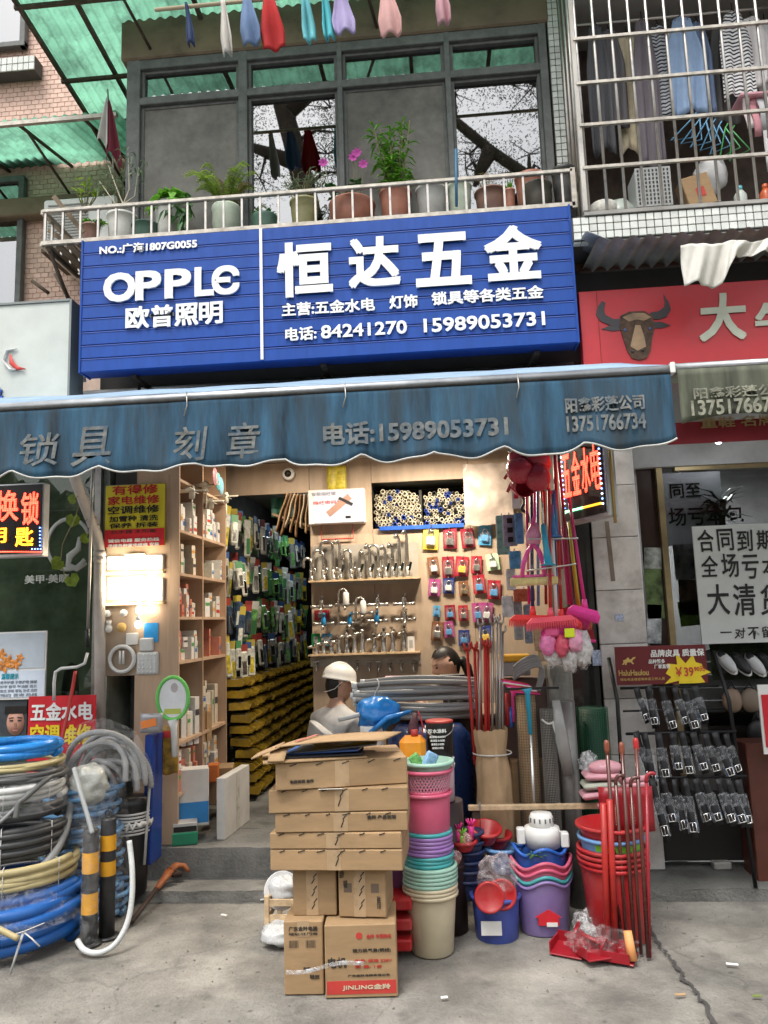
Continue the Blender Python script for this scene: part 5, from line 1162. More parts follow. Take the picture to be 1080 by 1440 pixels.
def bulb_lamp(px, py, lit, s=1):
  p = P(px, py, LBY-.03); b = part('bulb', MB().ball(p, (.022*s, .022*s, .026*s), 14, 10), LED2 if lit else WHITEP, lb)
  part('cap', MB().cyl(p+V((0, 0, .02)), p+V((0, 0, .05)), .014*s, .016*s, 12), WHITEP, b)
for px, py, l_, s in ((196, 858, 1, 1.0), (212, 856, 1, 1.1), (194, 878, 1, .9), (153, 884, 0, 1.0)): bulb_lamp(px, py, l_, s)
def roundp(px, py, r, m, nm='socket'):
  p = P(px, py, LBY-.004); part(nm, MB().lathe([(r, 0), (r, .018), (r*.7, .026), (0, .028)], 16, c=p, M=Matrix.Rotation(R(90), 4, 'X')), m, lb)
roundp(152, 863, .022, WHITEP); roundp(175, 862, .022, WHITEP); roundp(172, 882, .028, mat('amber ring', (.7, .45, .15), .4), 'ring_lamp')
q, e = quad(201, 876, 221, 903, LBY-.01); part('price_card', MB().box((q.x, LBY+.008, q.z), (e[0], .004, e[2])), mat('blue price card', (.03, .30, .70), .4), lb)
q, e = quad(176, 890, 193, 907, LBY-.01); part('switch_plate', MB().box((q.x, LBY+.006, q.z), (e[0], .018, e[2]), b=.004), WHITEP, lb)
rc = P(170, 927, LBY-.02); part('ring_tube', MB().tube([(rc.x+.078*math.cos(k*.2244), LBY-.005, rc.z+.078*math.sin(k*.2244)) for k in range(28)], .0125, 10, closed=True), WHITEP, lb)
part('compact_tube', MB().tube([(rc.x-.01, LBY-.01, rc.z-.03), (rc.x-.01, LBY-.01, rc.z+.05), (rc.x+.012, LBY-.01, rc.z+.05), (rc.x+.012, LBY-.01, rc.z-.03)], .008, 8), WHITEP, lb)
q, e = quad(191, 917, 222, 949, LBY-.01); part('led_module', MB().box((q.x, LBY+.004, q.z), (e[0], .02, e[2]), b=.012), mat('pale module', (.62, .63, .63), .4), lb)
dot = MB().ball((0, 0, 0), (.006, .004, .006), 8, 5).mesh('led_chip', WHITEP)
for i in range(5):
  for j in range(5):
    if (i, j) != (2, 2): inst('led_chip', dot, V((q.x-.05+i*.025, LBY-.008, q.z-.05+j*.025)), (0, 0, 0), lb)
q, e = quad(195, 897, 215, 916, LBY-.01); part('led_module', MB().box((q.x, LBY+.004, q.z), (e[0], .018, e[2]), b=.008), mat('pale module'), lb)
ld = bpy.data.lights.new('lamp_light', 'AREA'); ld.shape = 'RECTANGLE'; ld.size = .34; ld.size_y = .3; ld.energy = 2.5; ld.color = (1, .88, .68)
lo = bpy.data.objects.new('lamp_light', ld); col.objects.link(lo); lo.location = (0, -.06, P(190, 815, LBY).z-(c.z-d[2]/2)); lo.rotation_euler = (R(90), 0, 0); lo.parent = lb
# the notice
nc, nd = quad(146, 681, 230, 768, LBY-.03)
nb_ = thing('yellow_notice', 'yellow and red repair service notice above the lamp display', 'notice', (nc.x, LBY, nc.z-nd[2]/2))
part('sheet', MB().box((nc.x, LBY-.004, nc.z), (nd[0], .012, nd[2])), mat('yellow notice', (.72, .60, .03), .45, var=.06), nb_)
RED = mat('sign red', (.55, .02, .03), .4, var=.08); INK = mat('black ink', (.015, .015, .015), .6); YLW = mat('sign yellow', (.8, .6, .03), .4); WINK = mat('white ink', (.78, .78, .76), .5)
part('red_band', MB().box((nc.x, LBY-.0115, nc.z-nd[2]/2+.055), (nd[0]-.002, .003, .11)), RED, nb_)
NY = LBY-.011
for tx, x0, y0, x1, y1, m in (('有得修', 158, 681, 222, 695, RED), ('家电维修', 152, 696, 224, 709, RED), ('空调维修', 152, 710, 224, 722, INK), ('加雪种 清洗', 154, 724, 222, 733, INK), ('保养 拆装', 154, 734, 222, 742, INK), ('热水器 太阳能', 156, 744, 220, 750, INK)):
  part('lettering', textq(tx, (x0, y0+1), (x1, y1), NY, .0015, .02), m, nb_)
for tx, y0, y1 in (('诚信电器 服务热线', 757, 762), ('承接各种家电维修 安装', 764, 769)): part('lettering', textq(tx, (152, y0), (224, y1), NY-.003, .0015, .018), WINK, nb_)
# drain pipe and its tie wires
PVC = mat('aged white pvc', (.60, .55, .50), .5, var=.12, dirt=.35, dcol=(.30, .24, .2), dscale=5)
t = thing('drain_pipe', 'white plastic drain pipe with a slanted upper elbow', 'pipe', P(140, 1100, -.16))
pv0 = P(141, 1120, -.16); pv1 = P(140, 775, -.16); pv2 = P(136, 752, -.18); pv3 = P(108, 680, -.34); pv4 = P(100, 655, -.4)
part('pipe', MB().tube([pv0, pv1, pv1.lerp(pv2, .6), pv2, pv3, pv4], .033, 14), PVC, t)
for p in (pv1, pv1+V((0, 0, -.04))): part('collar', MB().cyl(p, p+V((0, 0, -.03)), .038, n=14), PVC, t)
for q in (.15, .3, .75): p = pv2.lerp(pv3, q); part('tie_wire', MB().lathe([(.035, -.002), (.037, 0), (.035, .002)], 14, c=p, M=Matrix.Rotation(R(-25), 4, 'Y'), close=False), RUST, t)
# awning crank rod
cr_ = [P(131, 640, -.50), P(129, 700, -.46), P(123, 900, -.45), P(123, 918, -.45), P(119, 933, -.46), P(108, 938, -.47), P(86, 940, -.48), P(78, 945, -.48), P(76, 960, -.48), P(76, 985, -.48)]
t = thing('awning_crank', 'white metal crank rod hanging from the awning at the left', 'crank', cr_[-1])
part('rod', MB().tube(cr_[:3], .009, 8), STEELB, t); part('grip', MB().tube([P(123, 885, -.45), P(123, 910, -.45)], .012, 8), BLACK, t)
part('crank_arm', MB().tube(cr_[3:], .009, 8), mat('white painted steel', (.62, .62, .6), .4), t)
# cartons piled on the pavement
TAPE = mat('brown tape', (.42, .29, .17), .3, var=.12, scale=12); PRN = mat('dark print', (.04, .035, .03), .6); RPR = mat('red print', (.52, .05, .04), .55)
def carton(label, base, size, rz=0, seam='top', marks=True, name='carton', m=None):
  w_, dp, h = size; t = thing(name, label, 'carton', base, rz, 'brown cartons in the front pile')
  part('body', MB().box((0, 0, h/2), (w_, dp, h), b=.004), m or CARD, t, w=False)
  return t
B0 = G(458, 1405); B1 = G(560, 1402); wJ = (B1-B0).length; zJ = P(458, 1302, B0.y).z
ang = math.atan2(B1.y-B0.y, B1.x-B0.x)
def corner_base(p, w_, dp, a): return p+V((math.cos(a)*w_/2-math.sin(a)*dp/2, math.sin(a)*w_/2+math.cos(a)*dp/2, 0))
J = carton('motor carton with a red band and black print at the bottom of the pile', corner_base(V((B0.x, B0.y, .001)), wJ, .26, ang), (wJ, .26, zJ), ang)
fy = -.1315
def lt(o, tx, x, z, w_, h, m, bold=.015, ext=.0008, fyy=None): part('lettering', text(tx, (x, fyy if fyy is not None else fy, z), w_, h, ext=ext, bold=bold), m, o, w=False)
part('red_band', MB().box((0, -.1305, .040), (wJ-.012, .0015, .050)), RPR, J, w=False)
CRM = mat('pale print', (.60, .50, .36), .6)
lt(J, 'JINLING金羚', .02, .040, wJ*.66, .022, CRM, .03, fyy=-.1318); lt(J, '电机', -wJ*.33, .135, .075, .040, PRN)
lt(J, '强力换气扇(铜线)', .045, .178, .155, .016, PRN); lt(J, '金羚 中国驰名', .075, .232, .10, .016, RPR); lt(J, '型号: 规格 220V', .05, .14, .15, .012, RPR); lt(J, '数 量: 1台', .03, .118, .11, .011, RPR); lt(J, '广东金羚电器有限公司', .03, .085, .17, .008, PRN)
part('logo', MB().cyl((-.005, -.1305, .235), (-.005, -.1325, .235), .013, n=16), RPR, J, w=False)
A0 = G(400, 1400); A1 = G(456, 1402); wA = (A1-A0).length-.004; zA = P(400, 1296, A0.y).z
L_ = carton('carton with barcodes left of the motor carton at the pile foot', corner_base(V((A0.x, A0.y, .001)), wA, .27, ang*.5), (wA, .27, zA), ang*.5)
fy = -.1365
for bx in (-.04, .03):
  for k in range(7): part('barcode_bar', MB().box((bx-.018+k*.006, fy, .195), ((.0015, .003, .002)[k % 3], .0015, .028)), PRN, L_, w=False)
lt(L_, '广东金羚电器', .0, .255, .12, .018, PRN); lt(L_, '地址:江门市', .0, .235, .12, .010, PRN); lt(L_, '防潮 小心', .03, .10, .06, .014, PRN); lt(L_, '轻放', .045, .07, .04, .016, PRN)
part('tape', MB().box((0, -.1362, zA-.03), (.05, .001, .06)), TAPE, L_, w=False)
zt2 = max(zA, zJ)+.002
def upright(label, px0, px1, py0, py1, Y, dep, rz, lines):
  c, d = quad(px0, py0, px1, py1, Y); o = carton(label, (c.x, Y+dep/2, zt2-.001), (d[0], dep, P((px0+px1)/2, py0, Y).z-zt2), rz)
  h = P((px0+px1)/2, py0, Y).z-zt2
  part('tape', MB().box((-.01, -dep/2-.0008, h/2), (.05, .001, h-.004)), TAPE, o, w=False)
  for k in range(3): part('print', MB().tube([(-.012, -dep/2-.002, h*(.25+.27*k)-.018), (.0, -dep/2-.002, h*(.25+.27*k)), (-.004, -dep/2-.002, h*(.25+.27*k)+.006), (.01, -dep/2-.002, h*(.25+.27*k)+.022)], .0022, 4), PRN, o, w=False)
  for tx, x, z, w2, h2 in lines: part('lettering', text(tx, (x, -dep/2-.001, h*z), w2, h2, ext=.0008), PRN, o, w=False)
  return o, h
u1, h1 = upright('tall carton with shiny tape standing second tier left', 411, 472, 1222, 1300, -1.40, .22, .03, ())
u2, h2 = upright('tall carton with print on its side standing second tier right', 478, 545, 1219, 1302, -1.42, .22, -.06, (('金羚', -.085, .85, .018, .03), ('电器', -.07, .66, .016, .03), ('换气扇', .07, .3, .014, .05)))
for x in (-.06, .055): part('printed_square', MB().box((x, -.1105, h2*.58), (.034, .001, .036)), mat('grey code print', (.14, .10, .07), .6), u2, w=False)
z = zt2+max(h1, h2)
flat = [(381, 568, 1194, 1223, -.03, 'lowest of the five flat cartons in the pile'), (380, 566, 1170, 1194, -.02, 'second lowest flat carton with a dark printed edge'), (386, 572, 1142, 1170, .02, 'middle flat carton with black print at its right end'), (376, 571, 1108, 1142, .05, 'fourth flat carton with a white slip on it')]
for px0, px1, py0, py1, rz, lab in flat:
  Y = -1.47; c, d = quad(px0, py0, px1, py1, Y); h = max(.06, P(470, py0, Y).z-z)
  o = carton(lab, (c.x, Y+.17, z), (d[0], .34, h-.003), rz)
  part('tape', MB().box((U(-.03, .03), -.1708, h/2), (.06, .001, h-.006)), TAPE, o, w=False)
  for k in range(6): part('print', MB().tube([(-.24+k*.085+U(-.01, .01), -.172, h-.012), (-.215+k*.085, -.172, h-.004)], .002, 4), PRN, o, w=False)
  part('print', MB().tube([(.0, -.1725, h*.25), (.012, -.1725, h*.6), (.008, -.1725, h*.65), (.026, -.1725, h*.9)], .0022, 4), PRN, o, w=False)
  if 'middle' in lab: part('lettering', text('金羚 产品说明', (.17, -.1712, h*.72), .12, .016, ext=.001), PRN, o, w=False)
  if 'fourth' in lab: part('slip', MB().box((-.03, -.172, h-.004), (.10, .03, .002), rx=R(-14)), PAPERW, o, w=False)
  z += h
c, d = quad(364, 1070, 543, 1110, -1.50)
h = P(450, 1072, -1.50).z-z
o = carton('top flat carton turned so its right side shows', (c.x+.045, -1.50+.21, z), (d[0]+.02, .34, max(.085, h)), .20); h = max(.085, h)
part('tape', MB().box((.0, -.1708, h/2), (.06, .001, h-.006)), TAPE, o, w=False); part('tape', MB().box((.0, 0, h+.0006), (.06, .335, .001)), TAPE, o, w=False)
for k in range(5): part('print', MB().tube([(-.22+k*.11, -.172, h-.014), (-.19+k*.11, -.172, h-.004)], .002, 4), PRN, o, w=False)
part('lettering', text('包装说明 金羚', (-.17, -.1712, h*.3), .10, .014, ext=.001), PRN, o, w=False)
ztop = z+h
# flattened cartons and brochures on top
cc = P(450, 1062, -1.35)
FL = [(CARD, .44, .28, 0, .25, 'brochure'), (mat('black brochure', (.02, .02, .025), .35), .40, .26, .02, .1, ''), (mat('blue brochure', (.04, .10, .3), .35), .34, .22, .05, -.1, ''), (mat('grey brochure', (.25, .25, .26), .35), .36, .22, .10, .05, ''), (mat('yellow black brochure', (.5, .36, .03), .4, var=.4, scale=9), .30, .18, .14, .22, '')]
labs = ['lowest flattened brown carton on top of the pile', 'black brochure on the pile top', 'blue brochure between the others on the pile top', 'grey brochure on the pile top', 'yellow and black brochure sticking out at the right of the pile top']
for k, (m, w_, dp, dx, rz, _) in enumerate(FL):
  solo('brochure' if k else 'flattened_carton', MB().box((cc.x+dx-.03, cc.y+.02*k, ztop+.006+k*.010), (w_, dp, .007), rz=rz, b=.001, ry=R(-1.5*k)), m, labs[k], 'brochure' if k else 'carton')
fc = thing('flattened_carton', 'folded brown carton with open flaps crowning the pile', 'carton', (cc.x, cc.y, ztop+.06))
zc = ztop+.066
part('panel', MB().sheet(lambda u, v: (cc.x-.17+.46*u+.06*v, cc.y-.14+.30*v, zc+.018*u-.01*v+.01*math.sin(u*3)), 8, 4, .006), CARD, fc)
part('flap', MB().sheet(lambda u, v: (cc.x-.27+.12*u, cc.y-.15+.12*v, zc-.045+.045*u+.004*v), 4, 3, .006), CARD, fc)
part('flap', MB().sheet(lambda u, v: (cc.x-.19+.07*u, cc.y-.19+.08*v, zc-.05+.04*v), 3, 3, .006), CARD, fc)
part('red_print', MB().box((cc.x-.06, cc.y+.02, zc+.010), (.02, .2, .002), rz=-.3, ry=R(-2)), mat('faded red print', (.45, .14, .10), .6), fc)
# clear film trailing off the carton corner
solo('torn_tape', MB().sheet(lambda u, v: P(402+110*u, 1370-14*u+3*math.sin(u*7)-6*v, -1.50-.01*math.sin(u*5)), 12, 2, .001), film('torn tape', (1, 1, 1), .35, .1), 'torn clear tape strip hanging across the two lowest cartons', 'tape')
# crate and white parcel left of the cartons
cg = G(386, 1322); t = thing('wooden_crate', 'small wooden crate left of the cartons with wrapped plates', 'crate', (cg.x+.05, cg.y+.15, 0))
for zc_ in (.10, .17):
  for y in (0, .28): part('slat', MB().box((cg.x+.06, cg.y+y, zc_), (.20, .012, .03)), PLYE, t)
for x in (-.035, .15):
  for y in (0, .28): part('post', MB().box((cg.x+x, cg.y+y, .1), (.022, .022, .2)), PLYE, t)
  for zc_ in (.10, .17): part('slat', MB().box((cg.x+x, cg.y+.14, zc_), (.012, .26, .03)), PLYE, t)
wp = P(396, 1252, cg.y+.12); solo('wrapped_plate', MB().lathe([(.0, -.004), (.05, -.004), (.088, .010), (.09, .014), (.086, .014), (.05, .003), (0, .003)], 28, c=wp, M=Matrix.Rotation(R(75), 4, 'X') @ Matrix.Rotation(R(20), 4, 'Y')), mat('white ceramic', (.75, .75, .75), .25), 'round white plate in plastic standing in the crate', 'plate')
solo('plastic_parcel', MB().ball((wp.x+.01, wp.y, .19), (.08, .08, .07), 28, 18, nz=.28, seed=8, nscale=2.4), mat('white parcel film', (.65, .66, .66), .25, trans=.2, bump=.6, bscale=14), 'crumpled white plastic parcel in the crate', 'parcel')
pc = G(376, 1338); solo('plastic_parcel', MB().ball((pc.x+.05, pc.y+.09, .045), (.10, .09, .05), 28, 16, nz=.26, seed=9, nscale=2.4), mat('white parcel film'), 'flat white plastic parcels on the ground beside the cartons', 'parcel')
# nested bins
def bin_mesh(r, h, taper=.80, wall=.003, rimw=.008):
  return MB().lathe([(0, 0), (r*taper-.004, 0), (r*taper, .006), (r*.985, h-.014), (r*.985, h), (r*.985-wall, h), (r*taper-wall, .008), (0, .006)], 30, close=False)
def rim_mesh(r, h, rw=.009, rh=.016): return MB().lathe([(r*.98, h-rh), (r+rw, h-rh), (r+rw+.002, h-rh*.5), (r+rw, h), (r*.98-.003, h+.001), (r*.98, h-rh)], 30, close=False)
PC = {k: mat(k+' plastic', c, .36, var=.10, scale=5, objvar=.06, transl=.08, dirt=.22, dcol=(.34, .31, .27), dscale=7) for k, c in (('beige', (.60, .52, .36)), ('mint', (.33, .55, .45)), ('teal', (.06, .40, .42)), ('purple', (.32, .17, .46)), ('pink', (.68, .12, .22)), ('rose', (.75, .28, .40)), ('navy', (.015, .03, .10)), ('red', (.46, .018, .022)), ('lilac', (.27, .19, .45)), ('sky', (.16, .35, .65)), ('royal', (.02, .12, .50)), ('light pink', (.72, .36, .42)), ('lime', (.2, .6, .05)), ('hot pink', (.75, .03, .25)), ('orange', (.75, .27, .01)))}
bp_ = G(608, 1352); bp_.z = 0; bp_.y += .11
rB = .118; hB = P(608, 1262, bp_.y-.1).z
def bin_(label, z, r, h, m, grp, taper=.80, base=None, name='waste_bin', cat='bin', rw=.009):
  b = base or bp_; t = thing(name, label, cat, (b.x+U(-.004, .004), b.y, z), U(0, 6), grp)
  part('tub', bin_mesh(r, h, taper), m, t, w=False); part('rim', rim_mesh(r, h, rw), m, t, w=False); return t
seq = [('beige', 3), ('mint', 5), ('teal', 3), ('purple', 5), ('teal', 1)]
z = 0; GB = 'nested waste bins right of the cartons'; rims = P(608, 1262, bp_.y-.1).z; ztop_ = P(608, 1168, bp_.y-.1).z; tot = sum(n for _, n in seq); dz = (ztop_-rims)/tot
i = 0; ordn = ['lowest', 'second', 'third', 'fourth', 'fifth']
for k, (cn, n) in enumerate(seq):
  for q in range(n):
    r_ = rB if cn in ('beige', 'mint') else rB*.88
    if cn in ('beige', 'mint'): lab = f'{cn} waste bin, {ordn[q]} {cn} one in the nested stack'
    else: lab = {2: f'teal bin, {ordn[q]} of the teal ones under the purple bins', 3: f'purple bin, {ordn[q]} of the purple ones in the nested stack', 4: 'single teal bin on top of the purple ones'}[k]
    bin_(lab, i*dz, r_, hB, PC[cn], GB, .80); i += 1
bz = i*dz+hB
pk = bin_('solid pink basin on the bin stack', bz-.03, .112, P(608, 1118, bp_.y-.1).z-bz+.03, PC['pink'], None, .92, name='basin', cat='basin')
hz_ = P(608, 1118, bp_.y-.1).z-.004
bk = thing('basket', 'pink perforated basket with a mint one nested in it on the bin stack', 'basket', (bp_.x, bp_.y, hz_))
bk['label'] = 'pink perforated plastic basket on the pink basin'
nR, nC, hh, rr0, rr1 = 7, 44, P(608, 1085, bp_.y-.1).z-hz_, .105, .118
lat = MB()
for k in range(nC):
  a = 2*math.pi*k/nC
  for dsg in (1, -1):
    lat.tube([(math.cos(a+dsg*.14*j)*(rr0+(rr1-rr0)*j/3), math.sin(a+dsg*.14*j)*(rr0+(rr1-rr0)*j/3), .012+(hh-.03)*j/3) for j in range(4)], .0032, 4, cap=False)
part('lattice', lat, PC['rose'], bk, w=False); part('rim', rim_mesh(.120, hh, .007), PC['pink'], bk, w=False); part('base', MB().lathe([(0, 0), (.105, 0), (.108, .014), (.1, .014), (0, .004)], 30, close=False), PC['pink'], bk, w=False)
bk2 = thing('basket', 'mint basket nested in the pink one, holding small packs', 'basket', (bp_.x+.01, bp_.y, hz_+.03), 0)
part('tub', bin_mesh(.112, hh+.005, .9), PC['mint'], bk2, w=False); part('rim', rim_mesh(.114, hh+.005, .010), PC['mint'], bk2, w=False)
solo('small_pack', MB().box((bp_.x+.02, bp_.y-.02, hz_+hh+.03), (.06, .03, .09), ry=.5, rz=.4, b=.008), mat('blue white pack', (.25, .45, .7), .3, var=.4, scale=25), 'small blue pack in the mint basket', 'pack')
solo('small_pack', MB().box((bp_.x-.04, bp_.y+.01, hz_+hh+.025), (.05, .03, .08), ry=-.6, b=.008), mat('green pack'), 'small green pack in the mint basket', 'pack')
# red crates behind the cartons at knee height
for k, py in enumerate((1262, 1290, 1318)):
  p = P(556, py, -1.05); solo('red_crate', MB().box((p.x, -1.0, p.z), (.16, .3, .05), b=.008), PC['red'], ['upper red plastic tray between cartons and bins', 'middle red plastic tray between cartons and bins', 'lowest red plastic tray between cartons and bins'][k], 'tray')
p = P(556, 1235, -.95); solo('purple_basin', MB().lathe([(.09, 0), (.14, .12), (.145, .12), (.145, .13), (.13, .13), (.085, .01)], 26, c=(p.x, -.90, p.z-.06), close=False), PC['purple'], 'purple basin behind the tall cartons', 'basin')
# tins, jerry can and hose roll behind
def tin(label, px0, px1, py0, py1, Y, m, lid, bandm, nm='paint_tin', cat='tin'):
  c, d = quad(px0, py0, px1, py1, Y); r = d[0]/2*.94; h = d[2]; t = thing(nm, label, cat, (c.x, Y, c.z-h/2))
  part('body', MB().lathe([(r*.93, 0), (r, h*.92), (r, h*.95)], 26), m, t, w=False)
  part('lid', MB().lathe([(r*1.02, h*.94), (r*1.03, h*.985), (r*.9, h), (0, h)], 26), lid, t, w=False)
  part('handle', MB().tube([(r*1.04*math.cos(a), -r*1.04*abs(math.sin(a))*.9-.004, h*.85-.05*math.sin(a)) for a in [math.pi*k/12 for k in range(13)]], .003, 6), STEELB, t, w=False)
  return t, r, h, c
t, r, h, c = tin('pink and white paint bucket with a wire handle', 597, 641, 1064, 1125, -.80, mat('pink bucket print', (.66, .52, .58), .35, var=.08), WHITEP, None, 'paint_bucket', 'bucket')
part('band', MB().lathe([(r*1.003, h*.86), (r*1.006, h*.94)], 26, close=False), mat('crimson band', (.5, .03, .12), .4), t, w=False)
for k in range(6): part('lettering', text('乳胶漆内墙专用'[:4+k % 3], (-.02+.01*(k % 2), -r*1.0-.001, h*(.7-.09*k)), .09-.01*(k % 3), .010, ext=.001), mat('magenta ink', (.45, .08, .2), .6), t, w=False)
zb2 = P(618, 1064, -.80).z
t, r, h, c = tin('black plastic tub with a red lid standing on the paint bucket', 598, 639, 1012, 1063, -.80, BLACK, mat('red lid', (.5, .05, .04), .4), None, 'black_tub', 'tub')
part('lettering', text('防水涂料', (-.01, -r-.001, h*.74), .09, .020, ext=.001), PAPERW, t, w=False)
for k in range(4): part('lettering', text('高弹防水材料', (-.01, -r*.99-.001, h*(.58-.10*k)), .08-.008*k, .011, ext=.001), PAPERW, t, w=False)
sup = thing('bucket_stack', 'dark drum under the paint bucket', 'drum', (c.x, -.78, 0)); zs_b = P(618, 1125, -.80).z
part('drum', MB().lathe([(.10, 0), (.105, zs_b*.5), (.10, zs_b-.004)], 24), mat('dark drum', (.035, .02, .02), .5), sup, w=False)
part('ring', MB().lathe([(.108, zs_b*.5-.01), (.112, zs_b*.5), (.108, zs_b*.5+.01)], 24, close=False), mat('dark drum'), sup, w=False)
jc, jd = quad(570, 1035, 593, 1106, -.85)
t = thing('jerry_can', 'orange plastic can behind the carton pile', 'can', (jc.x, -.85, jc.z-jd[2]/2))
part('body', MB().box((0, 0, jd[2]/2), (jd[0]*1.6, .12, jd[2]), b=.025), PC['orange'], t, w=False); part('cap', MB().cyl((.01, 0, jd[2]), (.01, 0, jd[2]+.03), .018, n=12), PC['red'], t, w=False)
zjc = jc.z-jd[2]/2
solo('box_pile', MB().box((jc.x+.03, -.80, zjc/2), (.26, .22, zjc-.004), b=.01), mat('dark red mesh goods', (.12, .03, .02), .6, var=.5, scale=30, bump=.8, bscale=30), 'dark red mesh bundle under the orange can', 'bundle')
# grey hose coils lying on the counter
GH = mat('grey corrugated conduit', (.24, .245, .245), .45, var=.08)
hc_ = P(600, 985, -.15)
gh = thing('conduit_coil', 'grey corrugated conduit coils bundled on the counter', 'hose', (hc_.x, -.05, .9))
rr_ = random.Random(12)
for k in range(10):
  zc_ = P(600, 958+k*4.6, -.3).z+rr_.uniform(-.008, .008); y0 = -.30+.05*abs(k-4.5)/4.5-.02*(k % 2)
  xa, xb = P(494+rr_.uniform(-6, 10)+3*abs(k-4), 975, -.3).x, P(668, 985, -.25).x
  pts = []; rs = []; N = 130
  for i in range(N+1):
    u = i/N; pts.append((xa+(xb-xa)*u, y0-.05*math.sin(math.pi*u)+.02*math.sin(u*5+k), zc_+.022*(abs(k-5)/5)*math.sin(math.pi*u)*(1 if k < 5 else -1)-(.02*u if k > 5 else 0))); rs.append(.0155*(1 if i % 2 else .84))
  part('hose', MB().tube(pts, rs, 8), GH, gh)
  part('hose_end', MB().cyl((xa-.02, y0, zc_), (xa+.01, y0, zc_), .0185, n=10), mat('milky end cap', (.6, .62, .62), .3), gh)
xs_ = P(531, 975, -.3).x
part('tie', MB().tube([(xs_+.012*math.sin(k), -.345+.03*math.cos(k*.5), P(531, 955+k*5, -.35).z) for k in range(10)], .007, 6, flat=.4), HG['white'], gh)
c9 = P(598, 1040, -.2); sup2 = solo('blue_hose_roll', MB().lathe([(.05, -.28), (.22, -.28), (.25, -.2), (.26, 0), (.25, .2), (.2, .26), (.05, .26)], 32, c=(c9.x+.02, -.05, .62), wob=lambda a, z: 1+.03*math.sin(z*90)), mat('dark blue wrapped roll', (.012, .04, .16), .3, var=.3, scale=8, bump=.5, bscale=20), 'big dark blue wrapped hose roll before the counter', 'roll')
bb_ = P(535, 1010, -.45)
bag = thing('blue_bag', 'bright blue plastic bag of hoses below the grey conduit', 'bag', (bb_.x, -.45, .55))
part('bag', MB().ball(P(532, 1003, -.40), (.125, .10, .085), 22, 14, nz=.35, seed=21, nscale=2.2), BRB, bag)
part('bag_flap', MB().tube([P(520, 1032, -.5), P(545, 1010, -.52), P(578, 1000, -.5)], [.03, .035, .02], 10, flat=.5), BRB, bag)
p = P(521, 1028, -.5); solo('lettered_bucket', MB().lathe([(.055, -.5), (.065, 0), (.067, .02)], 22, c=(p.x, -.42, p.z)), PAPERW, 'white bucket with red letters under the blue bag', 'bucket')
hose('pale grey pipe end pointing left under the blue bag', [P(476, 1012, -.5), P(490, 1009, -.48), P(505, 1005, -.45)], .013, mat('pale grey pipe', (.5, .52, .52), .4), name='pipe_end', cat='pipe')
hose('red cord hanging beside the orange can', [P(588, 1000, -.6), P(594, 1020, -.62), P(592, 1040, -.62), P(588, 1048, -.62)], .004, mat('red cord', (.55, .03, .05), .5), name='cord', cat='cord')
solo('mesh_bag', MB().tube([P(584, 1003, -.6), P(581, 1025, -.62), P(579, 1038, -.62)], [.012, .03, .02], 8), mat('dark mesh', (.10, .03, .04), .6, var=.4, scale=60), 'small dark mesh bag beside the orange can', 'bag')
# plastics in the gap: basins, brushes, plant pots
def basin(label, px, py, Y, r, h, m, tilt=0, taper=.72, name='basin'):
  p = P(px, py, Y); t = thing(name, label, 'basin', p); t.rotation_euler = (R(tilt), R(tilt*.3), 0)
  part('tub', bin_mesh(r, h, taper), m, t, w=False); part('rim', rim_mesh(r, h, .008), m, t, w=False); return t
for k in range(6): basin(f'navy pot, {["lowest", "second", "third", "fourth", "fifth", "topmost"][k]} in the stack behind the bins', 660, 1262-k*13, -.75, .085-.003*k, .10, PC['navy'], name='flower_pot')
basin('dark pot turned on top of the navy stack', 663, 1195, -.75, .06, .05, BLACK, name='flower_pot')
basin('glossy red pot above the navy stack', 682, 1182, -.70, .072, .075, PC['red'], 18)
basin('second red pot behind the glossy one', 700, 1190, -.62, .065, .07, PC['red'], 10)
basin('pale blue bucket among the red pots', 708, 1225, -.70, .085, .12, PC['sky'], 0, .75, 'bucket')
basin('red bowl low among the plastics', 652, 1196, -.82, .06, .05, PC['red'], 0)
basin('blue bin with a label behind the strainer bins', 700, 1330, -.85, .115, .24, mat('deep blue bin', (.06, .09, .35), .4), 0, .85, 'waste_bin')
c, d = quad(677, 1298, 706, 1318, -.985); solo('bin_label', MB().box((c.x, -.965, c.z), (d[0], .004, d[2])), PAPERW, 'paper label on the blue bin behind the plastic wrap', 'label')
for k, (px, py, m_, lab) in enumerate(((688, 1262, PC['red'], 'round red saucer facing the street'), (706, 1258, PC['red'], 'second round red saucer in clear wrap'))):
  p = P(px, py, -1.0+.06*k); solo('pot_saucer', MB().lathe([(.0, .006), (.055, .006), (.062, .014), (.068, .010), (.07, -.004), (0, -.004)], 28, c=p, M=Matrix.Rotation(R(78), 4, 'X')), m_, lab, 'saucer')
solo('plastic_wrap', MB().ball(P(700, 1235, -.92), (.09, .05, .11), 34, 24, nz=.3, seed=14, nscale=3), film('pot wrap', (1, .92, .92), .22, .1), 'crinkled clear wrap round the red pots', 'plastic wrap')
for k, (px, py, cn) in enumerate(((644, 1168, 'hot pink'), (662, 1163, 'hot pink'), (650, 1176, 'lime'))):
  p = P(px, py, -.85); t = thing('scrub_brush', ['pink scrub brush left of the green one', 'pink scrub brush upright behind the green one', 'bright green round scrub brush'][k], 'brush', p)
  for q in range(9): part('bristle', MB().cyl((0, 0, 0), (.024*math.cos(q*.7), .024*math.sin(q*.7), .035), .005, .003, 5), PC[cn], t, w=False)
  part('handle', MB().cyl((0, 0, -.06), (0, 0, .005), .012, .016, 8), PC[cn], t, w=False)
